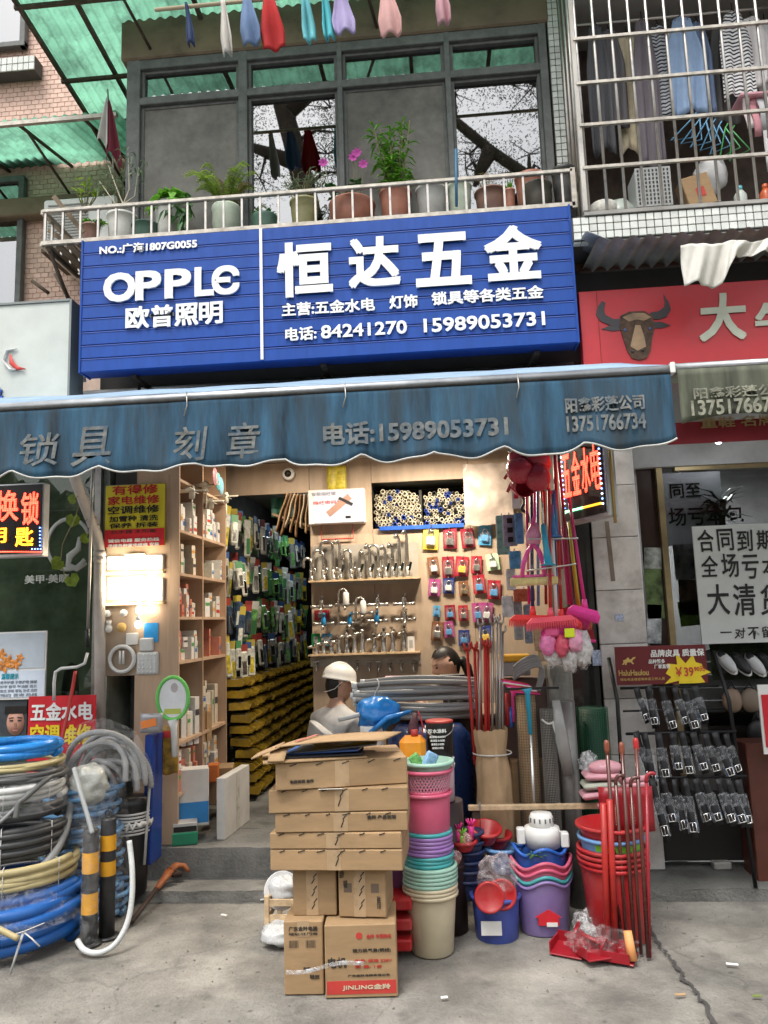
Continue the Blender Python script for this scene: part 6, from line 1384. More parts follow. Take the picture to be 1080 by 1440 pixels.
for px, py, s_ in ((640, 1206, 1), (657, 1180, .7)):
  p = P(px, py, -.95); solo('net_bag', MB().ball(p, (.035*s_, .03, .03), 12, 8, nz=.3, seed=px), film('net wrap', (1, .7, .7), .4, .2), 'clear bag of red clips beside the bin stack' if s_ == 1 else 'small clear bag under the brushes', 'bag')
# lobed bins: purple at the bottom, a blue one with the white strainer on top
def lob(a, z, f=1.0): return 1+.05*f*math.cos(4*a+.8)
pbz = G(771, 1322); pbz.y += .13; pbz.z = 0
def lobed(label, z, r, h, m, low=False):
  t = thing('lobed_bin', label, 'bin', (pbz.x, pbz.y, z), .3, 'lobed bins below the strainer')
  wv = lambda a: .018*math.cos(4*a+.8)
  tub = MB(); n = 48
  prof = [(r*.80, 0), (r*.83, .01), (r*.98, h-.01), (r, h), (r*.975, h), (r*.80, .02), (0, .012)]
  vs_ = []
  for rr2, zz in prof:
    for j in range(n):
      a = 2*math.pi*j/n; q = 1+.035*math.cos(4*a+.8)*(zz/h); vs_.append((rr2*q*math.cos(a)*1.1, rr2*q*math.sin(a)*.95, zz+wv(a)*(1 if zz > h*.5 else 0)))
  tub.add(vs_, [(i*n+j, i*n+(j+1) % n, (i+1)*n+(j+1) % n, (i+1)*n+j) for i in range(len(prof)-1) for j in range(n)], True)
  part('tub', tub, m, t, w=False)
  part('rim', MB().tube([(r*1.1*(1+.035*math.cos(4*a+.8))*math.cos(a), r*.95*(1+.035*math.cos(4*a+.8))*math.sin(a), h+wv(a)-.004) for a in [2*math.pi*j/n for j in range(n)]], .009, 6, closed=True), m, t, w=False)
  return t
hP = P(771, 1245, pbz.y-.12).z
pt_ = lobed('purple lobed bin with a red house sticker, lowest of its stack', 0, .128, hP, PC['lilac'])
lobed('teal lobed bin resting in the purple one', .022, .128, hP, PC['teal']); lobed('lower rose lobed bin above the teal one', .055, .130, hP, PC['pink']); lobed('upper rose lobed bin under the blue one', .085, .130, hP, PC['pink']); lobed('royal blue lobed tub on top of the stack', .135, .118, hP+.01, PC['royal'])
sp_y = pbz.y-.116
hs_ = quad(757, 1278, 786, 1306, sp_y)
st_ = thing('house_sticker', 'red house shaped sticker on the purple bin', 'sticker', (hs_[0].x, sp_y, hs_[0].z-.03))
hw = hs_[1][0]/2; part('house', MB().prism([(hs_[0].x-hw, hs_[0].z-.03), (hs_[0].x+hw, hs_[0].z-.03), (hs_[0].x+hw, hs_[0].z+.005), (hs_[0].x+hw*1.25, hs_[0].z+.005), (hs_[0].x, hs_[0].z+.04), (hs_[0].x-hw*1.25, hs_[0].z+.005), (hs_[0].x-hw, hs_[0].z+.005)], sp_y-.003, sp_y+.012), RED, st_)
part('label', MB().box((hs_[0].x+.015, sp_y-.005, hs_[0].z-.025), (.05, .003, .018)), PAPERW, st_)
wsp = P(764, 1188, pbz.y-.03); wsb = hP+.145
stn = thing('strainer', 'white plastic drain strainer in the blue tub', 'strainer', (wsp.x, pbz.y, wsb))
part('body', MB().lathe([(.085, 0), (.09, .06), (.085, .09), (.06, .095)], 26, c=(0, 0, .0)), WHITEP, stn, w=False)
zt3 = P(764, 1143, pbz.y).z-wsb
part('lid', MB().lathe([(.06, .09), (.058, zt3-.02), (.05, zt3), (0, zt3)], 24), WHITEP, stn, w=False)
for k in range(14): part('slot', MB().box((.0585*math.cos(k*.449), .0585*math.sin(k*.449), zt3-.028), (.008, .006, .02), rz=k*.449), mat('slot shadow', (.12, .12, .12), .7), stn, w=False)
part('ear', MB().box((-.105, -.02, .055), (.04, .05, .075), b=.006), WHITEP, stn, w=False); part('ear', MB().box((.105, -.02, .035), (.04, .05, .07), b=.006), WHITEP, stn, w=False)
hose('thin white bail handle over the blue tub', [(pbz.x+.05, pbz.y-.05, wsb+.10), (pbz.x+.10, pbz.y-.04, wsb+.07), (pbz.x+.128, pbz.y-.02, wsb+.0)], .004, WHITEP, name='bail_wire', cat='wire')
lfp = P(755, 1203, pbz.y-.11); lf = MB()
for k in range(16): lf.leaf(lfp+V((U(-.03, .04), U(-.01, .01), U(-.01, .015))), (U(-1, 1), U(-1, 0), U(0, 1)), .03, .018)
solo('plant_sprig', lf, mat('dark green leaf', (.05, .12, .03), .5, objvar=.2), 'sprig of small green leaves on the blue tub', 'plant')
# low table at the right with bags and mesh rolls
TZ = P(758, 1131, -.66).z
tb = thing('wooden_rail', 'thin wooden rail standing before the mesh rolls and paper bag', 'rail', (.38, -.66, 0))
xa, xb = P(658, 1131, -.66).x, P(862, 1125, -.66).x
part('rail', MB().box(((xa+xb)/2, -.66, TZ-.012), (xb-xa, .03, .026), b=.003), PLYE, tb)
for x in (xa+.04, xb-.04):
  for y in (-.645,): part('post', MB().box((x, y, (TZ-.024)/2), (.04, .04, TZ-.026)), mat('dark bench wood', (.06, .04, .03), .7), tb)
part('clip', MB().box((xa+.06, -.68, TZ), (.012, .012, .04)), STEELB, tb)
solo('stored_carton', MB().box((xa+.30, -.33, .19), (.2, .10, .37), b=.01), CARD, 'big brown carton stored behind the wooden rail', 'carton')
BZ = .002
# kraft paper bag with rods
KR = mat('kraft paper', (.44, .30, .17), .75, var=.15, scale=4, bump=.8, bscale=9)
c, d = quad(664, 1022, 722, 1130, -.50)
kb = thing('kraft_bag', 'tall crumpled kraft paper bag full of rods', 'bag', (c.x, -.50, BZ))
hk = P(690, 1024, -.5).z-BZ
part('bag', MB().sheet(lambda u, v: (c.x+math.cos(2*math.pi*u)*(d[0]/2)*(.90-.13*math.exp(-((v-.86)/.06)**2)-.05*v+.13*mnoise.noise(V((math.cos(6.28*u)*2.2, math.sin(6.28*u)*2.2, v*5)))), -.50+math.sin(2*math.pi*u)*.105*(1-.13*math.exp(-((v-.86)/.06)**2)+.22*mnoise.noise(V((math.cos(6.28*u)*2.2, 5+math.sin(6.28*u)*2.2, v*6)))), BZ+hk*v+(.02*mnoise.noise(V((math.cos(6.28*u)*3, math.sin(6.28*u)*3, 1))) if v > .9 else 0)), 60, 26), KR, kb)
part('tie', MB().tube([(c.x+math.cos(a)*d[0]*.47, -.50+math.sin(a)*.105, BZ+hk*.86) for a in [2*math.pi*k/20 for k in range(20)]], .004, 5, closed=True), HG['white'], kb)
RODR = mat('red rod', (.42, .025, .02), .4, var=.2); RODG = mat('grey rod', (.40, .38, .36), .35, .7)
def rod(label, px, py, pxb, pyb, Y, r, m, fork=None, grp='rods in the paper bag', name='rod'):
  a, b = P(px, py, Y), P(pxb, pyb, Y); t = thing(name, label, 'rod', b, 0, grp)
  part('shaft', MB().tube([b, a], r, 8), m, t)
  if fork:
    for s in (-1, 1): part('prong', MB().tube([a, a+V((s*.014, -.004, .012)), a+V((s*.016, -.004, .042))], [r, r, r*.7], 7), fork, t)
  return t
for i, (px, py, pxb) in enumerate(((657, 915, 668), (667, 913, 674), (673, 916, 679), (682, 908, 684), (686, 912, 688))): rod(['red forked pole, leftmost in the paper bag', 'red forked pole, second in the paper bag', 'red forked pole, third in the paper bag', 'red forked pole with a dark shaft, fourth', 'red forked pole nearest the steel rods'][i], px, py, pxb, 1075, -.5+.02*(i % 3), .0085, RODR, RODR)
for i, (px, py, pxb, yb) in enumerate(((676, 880, 673, 1080), (693, 878, 692, 1080), (699, 874, 698, 1080), (704, 878, 702, 1080), (707, 890, 706, 1080))): rod(['steel forked rod standing tallest at the left', 'steel forked rod, second from the left', 'steel forked rod in the middle of the bunch', 'steel forked rod at the right of the bunch', 'short steel rod at the right edge'][i], px, py, pxb, yb, -.50+.015*(i % 3), .007, RODG, RODG)
# hidden wall of mesh rolls
def mesh_roll(label, px0, px1, py0, py1, Y, m, cell, fill=None, wire=.0016):
  c, d = quad(px0, py0, px1, py1, Y); r = d[0]/2; z0 = .003 if Y < -.41 else .224; h = c.z+d[2]/2-z0
  t = thing('mesh_roll', label, 'mesh roll', (c.x, Y+r*.2, z0)); mb = MB(); n = max(8, int(2*math.pi*r/cell)); k = int(h/cell)
  for j in range(n):
    a = 2*math.pi*j/n; mb.box((r*math.cos(a), r*math.sin(a), h/2), (wire, wire, h))
  for i in range(k+1): mb.lathe([(r+wire*.4, i*h/k-wire/2), (r+wire*.4, i*h/k+wire/2)], n, close=False)
  part('wire_mesh', mb, m, t, w=False, kind='stuff')
  part('inner_roll', MB().lathe([(r*.86, 0), (r*.86, h-.003)], 20), fill or mat('dark mesh core', (.05, .045, .04), .7), t, w=False)
  return t
WIRE = mat('galvanised wire', (.42, .41, .38), .4, .7); WIREB = mat('dark wire', (.09, .085, .08), .5, .4); WIREG = mat('green coated wire', (.02, .13, .06), .4)
mesh_roll('fine black mesh roll with a white tie', 763, 784, 997, 1130, -.50, WIRE, .0085)
mesh_roll('wide meshed wire roll behind the cyan squeegee', 727, 760, 978, 1130, -.46, WIREB, .014, CARD)
mesh_roll('fine grey mesh roll lying upright at the top', 768, 806, 935, 998, -.30, WIRE, .007, mat('grey mesh core', (.16, .16, .15), .6))
mesh_roll('green coated mesh roll beside the dustpan', 814, 858, 995, 1085, -.24, WIREG, .014, mat('dark green core', (.01, .05, .03), .6))
c, d = quad(786, 985, 812, 1130, -.45)
solo('sheet_roll', MB().cyl((c.x, -.47, .002), (c.x, -.47, c.z+d[2]/2), d[0]/2, n=20), mat('grey sheet roll', (.20, .19, .18), .35, .5, var=.25, scale=5), 'grey metal sheet roll at the right of the mesh rolls', 'roll')
solo('sheet_roll', MB().tube([P(782, 985, -.6), P(790, 1040, -.58), P(800, 1090, -.56)], [.02, .035, .03], 10, flat=.5), mat('clear sheet', (.5, .5, .48), .2, trans=.4), 'clear plastic sheet leaning against the grey roll', 'plastic sheet')
hose('white tie ribbon on the fine black mesh roll', [P(762, 1012, -.57), P(772, 1018, -.59), P(784, 1012, -.57), P(778, 1018, -.585), P(786, 1045, -.58), P(794, 1080, -.57)], .005, HG['white'], name='ribbon', cat='ribbon')
pb0, pb1 = P(724, 1130, -.4), P(766, 1022, -.4)
solo('brown_carton', MB().box(((pb0.x+pb1.x)/2, -.34, .39), (.20, .10, .66), b=.004), CARD, 'brown carton standing behind the wire rolls', 'carton')
# cyan squeegee standing with the head up
CY_ = mat('cyan plastic', (.03, .33, .50), .35)
t = thing('squeegee', 'cyan squeegee with a black blade standing head up by the mesh rolls', 'squeegee', P(756, 1235, -.60))
part('pole', MB().tube([P(756, 1235, -.60), P(746, 1030, -.62)], .0085, 8), STAIN, t); part('handle', MB().tube([P(746, 1032, -.62), P(742, 975, -.62), P(741, 968, -.62)], [.011, .014, .03], 8), CY_, t)
part('blade', MB().box((P(748, 968, -.62).x, -.62, P(748, 968, -.62).z), (P(788, 968, -.62).x-P(712, 968, -.62).x, .012, .012)), BLACK, t)
# tool box, cables and wrapped handles behind
c, d = quad(704, 920, 746, 952, -.35)
t = thing('tool_box', 'grey tool box with a yellow lid behind the rods', 'tool box', (c.x, -.3, c.z-d[2]/2))
part('body', MB().box((c.x, -.28, c.z-.02), (d[0], .14, d[2]*.6), b=.006), mat('grey box', (.3, .3, .3), .5), t); part('lid', MB().box((c.x, -.28, c.z+.04), (d[0]+.01, .15, d[2]*.3), b=.006), mat('yellow lid', (.68, .36, .02), .4), t)
sup_z = c.z-d[2]/2-.01
solo('storage_crate', MB().box((c.x+.06, -.2, (sup_z+.25)/2), (.34, .2, sup_z-.25-.004), b=.008), mat('dark crate', (.10, .06, .05), .6), 'dark crate under the grey tool box', 'crate')
for k in range(5): hose(f'grey cable loop, {["outer", "second", "middle", "fourth", "inner"][k]} one beside the mesh', [P(722, 955-k*4, -.40), P(738, 943-k*4, -.43), P(755, 936-k*3, -.42), P(764-k, 945, -.40), P(758-k, 972, -.38)], .010, GH, name='cable_loop', cat='cable', grp='grey cable loops')
for k in range(8): solo('wrapped_stick', MB().tube([P(704+k*2, 955+k*2.5, -.55), P(742+k*2.5, 962+k*2, -.52)], .005, 6), [RODR, PC['hot pink'], WHITEP][k % 3], f'{["red", "pink", "white"][k % 3]} wrapped stick, {nth(k//3+1)} of its colour over the grey cables', 'stick', f'{["red", "pink", "white"][k % 3]} wrapped sticks')
for px, c_, y0, y1 in ((713, 'red', 975, 1020), (722, 'hot pink', 972, 1015), (718, 'royal', 995, 1022)): solo('plastic_brush', MB().tube([P(px, y0, -.42), P(px+1, y1, -.42)], [.012, .014], 8), PC[c_], f'{c_} plastic brush behind the paper bag', 'brush')
# brooms, mops and scoops hanging from the awning frame
HY = -.80
rl_ = thing('hanging_rail', 'thin steel rail under the awning carrying the brooms', 'rail', P(760, 640, HY))
ra, rb_ = P(715, 640, HY), P(830, 632, HY); part('bar', MB().tube([ra+V((0, 0, .02)), rb_+V((0, 0, .02))], .006, 6), STEELB, rl_);
for q in (0, 1): part('hanger', MB().tube([ra.lerp(rb_, q)+V((0, 0, .02)), ra.lerp(rb_, q)+V((0, 0, .35))], .003, 5), STEELB, rl_)
SCOOP = mat('maroon scoop plastic', (.52, .05, .08), .25, var=.15, transl=.12)
for i, (px, py, tx, ty) in enumerate(((733, 648, 20, 30), (755, 645, -30, 0), (731, 662, 10, 20), (757, 652, 25, -20), (735, 680, 35, 25), (756, 672, 40, -25))):
  p = P(px, py, HY-.05*(i % 3)); t = thing('water_scoop', ['top left maroon scoop of the hanging bunch', 'top right maroon scoop of the hanging bunch', 'left middle maroon scoop of the bunch', 'right middle maroon scoop of the bunch', 'lowest left maroon scoop showing its open mouth', 'lowest right maroon scoop of the bunch'][i], 'scoop', p, 0, 'maroon scoops in the hanging bunch')
  t.rotation_euler = (R(-70+tx*.5) if i != 4 else R(120), R(ty), R(ty))
  part('cup', MB().lathe([(0, -.062), (.037, -.06), (.06, -.038), (.067, 0), (.062, .042), (.056, .06), (.053, .06), (.06, 0), (.037, -.052), (0, -.056)], 22, close=False), SCOOP, t, w=False)
  part('handle', MB().tube([(0, .05, .03), (0, .09, .04), (0, .13, .035)], [.012, .010, .008], 8), SCOOP, t, w=False)
HP = mat('bright mop pink', (.85, .06, .36), .35)
t = thing('sponge_mop', 'pink sponge mop head with a yellow roller in a clear bag', 'mop', P(750, 825, HY))
part('hook', MB().tube([P(751, 650, HY), P(752, 725, HY), P(749, 738, HY)], [.006, .008, .012], 8), HP, t)
part('wringer', MB().tube([P(752, 735, HY), P(750, 752, HY), P(750, 765, HY)], [.016, .04, .036], 12, flat=.5), mat('pale mop pink', (.82, .30, .48), .35), t)
for s in (-1, 1): part('arm', MB().tube([P(750, 765, HY), P(750+s*8, 775, HY), P(750+s*14, 792, HY), P(750+s*16, 812, HY)], [.014, .021, .021, .016], 10, flat=.6), HP, t)
part('bar', MB().box(P(750, 810, HY), (.21, .02, .014), b=.003), HP, t)
part('roller', MB().tube([P(718, 819, HY-.01), P(784, 816, HY-.01)], .021, 14), mat('yellow sponge', (.72, .58, .22), .9, var=.12, scale=40, bump=.4), t)
part('bag', MB().sheet(lambda u, v: (lambda a, b: a.lerp(b, u)+V((0, -.03*math.sin(math.pi*u)*v, .008*mnoise.noise(V((u*9, v*9, 2))))))(P(750-34*v-2, 742+88*v, HY-.03), P(750+40*v+2, 742+80*v, HY-.03)), 14, 14), film('mop bag', (1, 1, 1), .09, .1), t)
def squeegee(label, pole, hand, blade, Y, pm_, hm_):
  t = thing('squeegee', label, 'squeegee', P(*blade[0], Y)); part('pole', MB().tube([P(*q, Y) for q in pole], .0075, 8), pm_, t)
  hpts = [P(*q, Y) for q in hand]; part('handle', MB().tube(hpts+[hpts[-1]+V((0, 0, -.012))], [.015]*(len(hpts)-1)+[.022, .045], 10, flat=.6), hm_, t)
  a, b = P(*blade[0], Y), P(*blade[1], Y); part('blade', MB().tube([a, b], .008, 6, flat=.6), STAIN, t); return t
squeegee('light blue squeegee hanging with its blade across the mop bag', [(761, 680), (764, 740)], [(764, 738), (768, 770), (771, 792)], [(740, 803), (810, 793)], HY-.07, STAIN, CY_)
squeegee('blue squeegee hanging behind with a white blade tip', [(771, 670), (774, 712)], [(774, 710), (777, 735), (779, 752)], [(742, 758), (813, 757)], HY-.02, STAIN, mat('mid blue plastic', (.05, .22, .55), .35))
def broom(label, x0, y0, x1, y1, pm_, hm_, hw, Y, ang=0, hh=.055):
  a, b = P(x0, y0, Y), P(x1, y1, Y); t = thing('broom', label, 'broom', b, 0, 'brooms hanging head down')
  part('pole', MB().tube([a, b], .009, 8), pm_, t)
  part('socket', MB().cyl(b+V((0, 0, .02)), b+V((0, 0, -.03)), .012, .018, 10), hm_, t)
  part('head', MB().prism([(-hw*.38, 0), (hw*.38, 0), (hw*.5, -hh*.45), (-hw*.5, -hh*.45)], -.03, .03, M=Matrix.Translation(b+V((0, 0, -.025))) @ Matrix.Rotation(ang, 4, 'Y')), hm_, t)
  br_ = MB()
  for i in range(22):
    for j in range(3):
      x = -hw*.5+hw*(i+.5)/22; br_.add([(x-.0035, -.026+j*.026-.006, -hh*.45), (x+.0035, -.026+j*.026-.006, -hh*.45), (x+.0035, -.026+j*.026+.006, -hh*.45), (x-.0035, -.026+j*.026+.006, -hh*.45), (x*1.06, -.028+j*.028, -hh-.012+U(-.003, .003))], [(0, 1, 4), (1, 2, 4), (2, 3, 4), (3, 0, 4)], False, 0, Matrix.Translation(b+V((0, 0, -.025))) @ Matrix.Rotation(ang, 4, 'Y'))
  part('bristles', br_, hm_, t, kind='stuff'); return t
RB = mat('red broom plastic', (.85, .06, .06), .4); DB = mat('dark blue pole', (.02, .05, .15), .35); MR = mat('maroon pole', (.32, .02, .06), .35)
broom('red broom at the left with a dark blue pole', 747, 690, 749, 858, DB, RB, .24, HY+.04, .05)
broom('bright red broom in the middle with a red pole', 772, 690, 774, 860, RODR, mat('coral broom', (.90, .11, .16), .4), .25, HY-.04, -.06)
broom('red broom behind with a red pole at the right', 782, 690, 789, 862, RODR, RB, .20, HY+.03, .08)
broom('pink broom with a long maroon pole', 786, 650, 805, 860, MR, PC['hot pink'], .17, HY+.08, .1)
broom('yellow pole broom with an orange head', 800, 735, 815, 858, mat('yellow pole', (.62, .42, .04), .35), PC['orange'], .13, HY+.10, .25)
solo('mop_pole', MB().tube([P(780, 640, HY+.05), P(782, 700, HY+.05), P(790, 800, HY+.06)], .010, 8), MR, 'thick maroon mop pole wrapped in film behind the squeegees', 'pole')
solo('mop_pole', MB().tube([P(778, 690, HY+.02), P(782, 760, HY+.02)], .016, 10), mat('mid blue plastic'), 'blue sleeve of the hanging mop', 'sleeve')
c, d = quad(788, 848, 844, 904, HY-.02)
t = thing('dustpan', 'red dustpan hanging at the right of the brooms', 'dustpan', (c.x, HY, c.z-d[2]/2));
part('pan', MB().prism([(c.x-d[0]/2, c.z-d[2]*.35), (c.x+d[0]*.5, c.z-d[2]*.5), (c.x+d[0]*.42, c.z+d[2]*.1), (c.x+d[0]*.1, c.z+d[2]*.45), (c.x-d[0]*.3, c.z+d[2]*.4)], HY+.14, HY+.16), mat('deep red plastic', (.30, .012, .02), .35), t)
part('lip', MB().tube([(c.x-d[0]/2, HY+.135, c.z-d[2]*.35), (c.x+d[0]*.5, HY+.135, c.z-d[2]*.5)], .008, 8), PC['hot pink'], t)
for i, (x0, y0, x1, y1, c_, r_) in enumerate(((740, 690, 744, 850, 'hot pink', .007), (756, 690, 757, 852, 'sky', .008), (765, 690, 768, 850, 'red', .008), (779, 740, 783, 850, 'royal', .009), (791, 740, 800, 850, 'hot pink', .008), (796, 700, 812, 850, 'orange', .007))):
  solo('hanging_pole', MB().tube([P(x0, y0, HY+.09+.02*(i % 3)), P(x1, y1, HY+.09+.02*(i % 3))], r_, 8), PC[c_], f'{["thin pink", "pale blue", "bright red", "royal blue", "pink", "orange"][i]} plastic pole hanging behind the brooms', 'pole')
broom('hot pink soft broom at the right behind the dustpan', 800, 700, 822, 848, PC['hot pink'], HP, .16, HY+.04, .3)
broom('magenta broom turned sideways above the yarn mops', 775, 720, 783, 872, WHITEP, mat('magenta bristle', (.70, .04, .30), .4), .17, HY+.0, -.12)
for i, (px, py, sx, c_) in enumerate(((770, 905, .04, (.75, .20, .42)), (790, 908, .035, (.70, .10, .16)), (808, 900, .04, (.78, .35, .5)))):
  solo('wrapped_brush', MB().ball(P(px, py, HY-.03), (sx, .03, .055), 16, 12, nz=.4, seed=i+80, nscale=3), mat(f'wrapped brush {i}', c_, .4, var=.3, scale=20), ['pink wrapped brush head over the left yarn mop', 'red wrapped brush head between the yarn mops', 'pale pink wrapped brush head at the right'][i], 'brush')
solo('sponge_tag', MB().box(P(801, 890, HY-.06), (.05, .012, .045), b=.003), mat('lime tag', (.62, .72, .02), .4), 'lime yellow tag under the red brooms', 'tag')
for i, (px, py, sx) in enumerate(((778, 912, .055), (800, 918, .05), (818, 912, .05))):
  p = P(px, py, HY+.02); solo('wrapped_mop', MB().ball(p, (sx, .04, .085), 16, 12, nz=.45, seed=i+30, nscale=3), mat('white mop yarn', (.60, .57, .56), .9, var=.25, scale=30, bump=1, bscale=40), ['white yarn mop head in film, left one', 'white yarn mop head with a pink band in film, middle', 'grey white mop head in film, right one'][i], 'mop')
  solo('mop_film', MB().ball(p, (sx*1.1, .05, .095), 14, 10, nz=.35, seed=i+40, nscale=3), film('mop film', (1, 1, 1), .18, .1), f'clear film round the {["left", "middle", "right"][i]} yarn mop head', 'plastic wrap')
p = P(776, 889, HY-.03); solo('mop_band', MB().box(p, (.07, .05, .045), b=.01), mat('pink label', (.68, .10, .25), .4), 'pink paper band above the left yarn mop', 'band')
# power strips and tool packs on a wire hook
for i, (px0, py0, px1, py1, Y, cn, lab) in enumerate(((698, 725, 716, 780, -.30, (.28, .45, .42), 'pale green boxed pack behind the power strips'), (707, 724, 727, 768, -.38, (.30, .32, .42), 'grey power strip pack with sockets'), (724, 722, 736, 765, -.42, (.10, .28, .55), 'blue tool handle pack hanging right of the power strip'), (716, 775, 733, 800, -.40, (.08, .30, .55), 'blue handled tool pack lower left of the mop bag'), (712, 800, 725, 830, -.40, (.5, .52, .52), 'white blister pack below the tool packs'), (722, 828, 752, 846, -.38, (.42, .10, .05), 'orange brown pack behind the broom poles'), (706, 838, 722, 868, -.36, (.55, .57, .58), 'silver pack left of the broom heads'), (722, 845, 735, 900, -.34, (.25, .27, .28), 'grey scraper pack left behind the brooms'), (737, 850, 748, 905, -.34, (.18, .22, .28), 'dark scraper pack behind the red broom'), (750, 868, 764, 915, -.34, (.40, .30, .18), 'wooden handled brush pack behind the brooms'), (756, 905, 775, 930, -.32, (.45, .33, .2), 'brush pack with pale bristles by the mop heads'))):
  c, d = quad(px0, py0, px1, py1, Y); t = thing('tool_pack', lab, 'pack', (c.x, Y, c.z-d[2]/2))
  part('pack', MB().box((c.x, Y, c.z), (d[0], .03, d[2]), b=.006), mat(f'tool pack {i}', cn, .3, var=.25, scale=30), t)
  part('hook', MB().tube([(c.x, Y+.05, c.z+d[2]/2+.012), (c.x, Y, c.z+d[2]/2+.012), (c.x, Y, c.z+d[2]/2-.005)], .0025, 5), STEELB, t)
  if 'sockets' in lab:
    for q in range(3): part('socket', MB().box((c.x, Y-.017, c.z-d[2]*.3+q*d[2]*.3), (.03, .004, .03)), BLACK, t)
hose('black coiled cable hanging behind the scoops', [P(733, 695, -.45), P(738, 705, -.46), P(734, 716, -.45), P(741, 722, -.46), P(744, 735, -.45)], .009, BLACK, name='coiled_cable', cat='cable')
c, d = quad(720, 690, 732, 715, -.32); solo('wall_card', MB().box(c, (d[0], .006, d[2])), PAPERW, 'white card with a red square behind the scoops', 'card')
solo('wall_card', MB().box((c.x, -.326, c.z+.02), (d[0]*.5, .004, .03)), RED, 'small red square label behind the scoops', 'label')
# red bins with canes, dustpans at the right
rbp = G(880, 1338); rbp.y += .15; rbp.z = 0
hR = P(880, 1225, rbp.y-.15).z
for k in range(4): bin_(f'big red bin, {["lowest", "second", "third", "topmost"][k]} of the red stack at the right', k*.024, .155, hR, PC['red'], 'nested red bins at the right', .80, rbp)
zz = hR+.072
bin_('blue and green basin between the red bins', zz-.16, .145, P(880, 1185, rbp.y-.15).z-zz+.16, PC['sky'], None, .8, rbp, 'basin', 'basin')
z2 = P(880, 1190, rbp.y-.15).z; tband = ORG and MB().lathe([(.140, z2-.035), (.1445, z2-.005)], 30, c=(rbp.x, rbp.y, 0), close=False)
solo('green_basin', tband, PC['lime'], 'bright green basin in the red stack', 'basin')
bin_('red basin on top of the red stack holding red dustpans', P(880, 1168, rbp.y-.15).z-.08, .158, .08, PC['red'], None, .85, rbp, 'basin', 'basin')
t = thing('dustpan', 'red dustpan with white letters standing in the red basin', 'dustpan', P(885, 1165, rbp.y)); c, d = quad(842, 1105, 918, 1168, rbp.y+.02)
part('pan', MB().sheet(lambda u, v: (c.x-d[0]/2+d[0]*u, rbp.y+.03-.05*math.cos((u-.5)*2), c.z-d[2]/2+d[2]*v), 8, 4, .006), mat('deep red plastic'), t)
for k, tx in enumerate(('MAX WIN', 'WAX WIN')): part('lettering', text(tx, (c.x-.05+k*.07, rbp.y-.025, c.z-.02), .09, .02, rgt=(0, 0, 1), upv=(-1, 0, 0), ext=.002), mat('cream ink', (.65, .5, .3), .5), t)
BRW = mat('dark varnished cane', (.10, .025, .018), .3, var=.2, coat=.4); REDK = mat('red knob', (.45, .03, .03), .3)
SY_ = rbp.y-.20
for i, (x0, y0, x1, y1, knob) in enumerate(((853, 1045, 874, 1335, BRW), (874, 1048, 893, 1345, BRW), (894, 1042, 912, 1350, REDK))):
  a = P(x0, y0, SY_+.06); b = G(x1, y1); b.z = .01; t = thing('mop_stick', ['dark stick with a brown knob, leftmost of three', 'dark stick with a brown knob, middle of three', 'dark stick with a red top, rightmost of three'][i], 'stick', b, 0, 'dark sticks leaning in front of the red bins')
  part('shaft', MB().tube([b, a], .0095, 8), BRW, t); part('knob', MB().lathe([(.010, -.05), (.013, -.03), (.013, 0), (.009, .012), (0, .016)], 12, c=a), knob if i == 2 else mat('brown knob', (.24, .07, .04), .3), t)
for i, (x0, y0, x1, y1, dr) in enumerate(((866, 1095, 882, 1338, 1), (887, 1098, 902, 1345, 1), (909, 1092, 914, 1350, 1))):
  a = P(x0, y0+8, SY_+.04); b = G(x1, y1); b.z = .01; t = thing('walking_cane', ['brown cane with a hooked handle, leftmost', 'brown cane with a hooked handle, middle', 'red cane with a hooked handle, rightmost'][i], 'cane', b, 0, 'hooked canes leaning before the red bins')
  m_ = BRW if i < 2 else mat('red cane', (.30, .02, .03), .3)
  part('shaft', MB().tube([b, a], .008, 8), m_, t); part('hook', MB().tube([a]+[a+V((.026-.026*math.cos(q*.45), 0, .03*math.sin(q*.45)+.01)) for q in range(6)], .009, 8), m_, t)
for i, (x0, y0, x1, y1) in enumerate(((848, 1130, 855, 1338), (857, 1125, 866, 1338))):
  b = G(x1, y1); b.z = .01; solo('red_tube', MB().tube([b, P(x0, y0, SY_+.02)], .0145, 10), RODR, ['red tube with gold print leaning left of the sticks', 'plain red tube beside the printed one'][i], 'tube')
# pink dustpan set
LP = PC['light pink']; c, d = quad(816, 1085, 868, 1122, -.72)
t = thing('dustpan_set', 'pink dustpan and brush set lying at the rail end over the red bins', 'dustpan', (c.x, -.7, c.z-d[2]/2))
for k in range(3): part('pan', MB().box((c.x+.01*k, -.70, c.z-d[2]*.34+k*d[2]*.34), (d[0], .14, d[2]*.24), ry=R(-6+3*k), b=.012), LP if k != 1 else mat('grey band', (.42, .44, .36), .5), t)
part('scoop', MB().ball((c.x+.04, -.71, c.z+d[2]*.65), (.085, .06, .035), 16, 10), LP, t)
for q in ((0, .3), (1, -.3)): part('handle', MB().tube([(c.x+.10, -.72, c.z+q[1]*.04), (c.x+.24, -.74, c.z+.02+q[1]*.05)], .014, 8), LP, t)
part('handle', MB().tube([P(840, 1133, -.74), P(900, 1122, -.74)], .013, 8), LP, t)
solo('clear_bag', MB().ball(P(828, 1073, -.55), (.05, .05, .06), 34, 24, nz=.35, seed=51, nscale=3), film('bag film', (1, 1, 1), .35, .12), 'crumpled clear bag above the pink dustpans', 'bag')
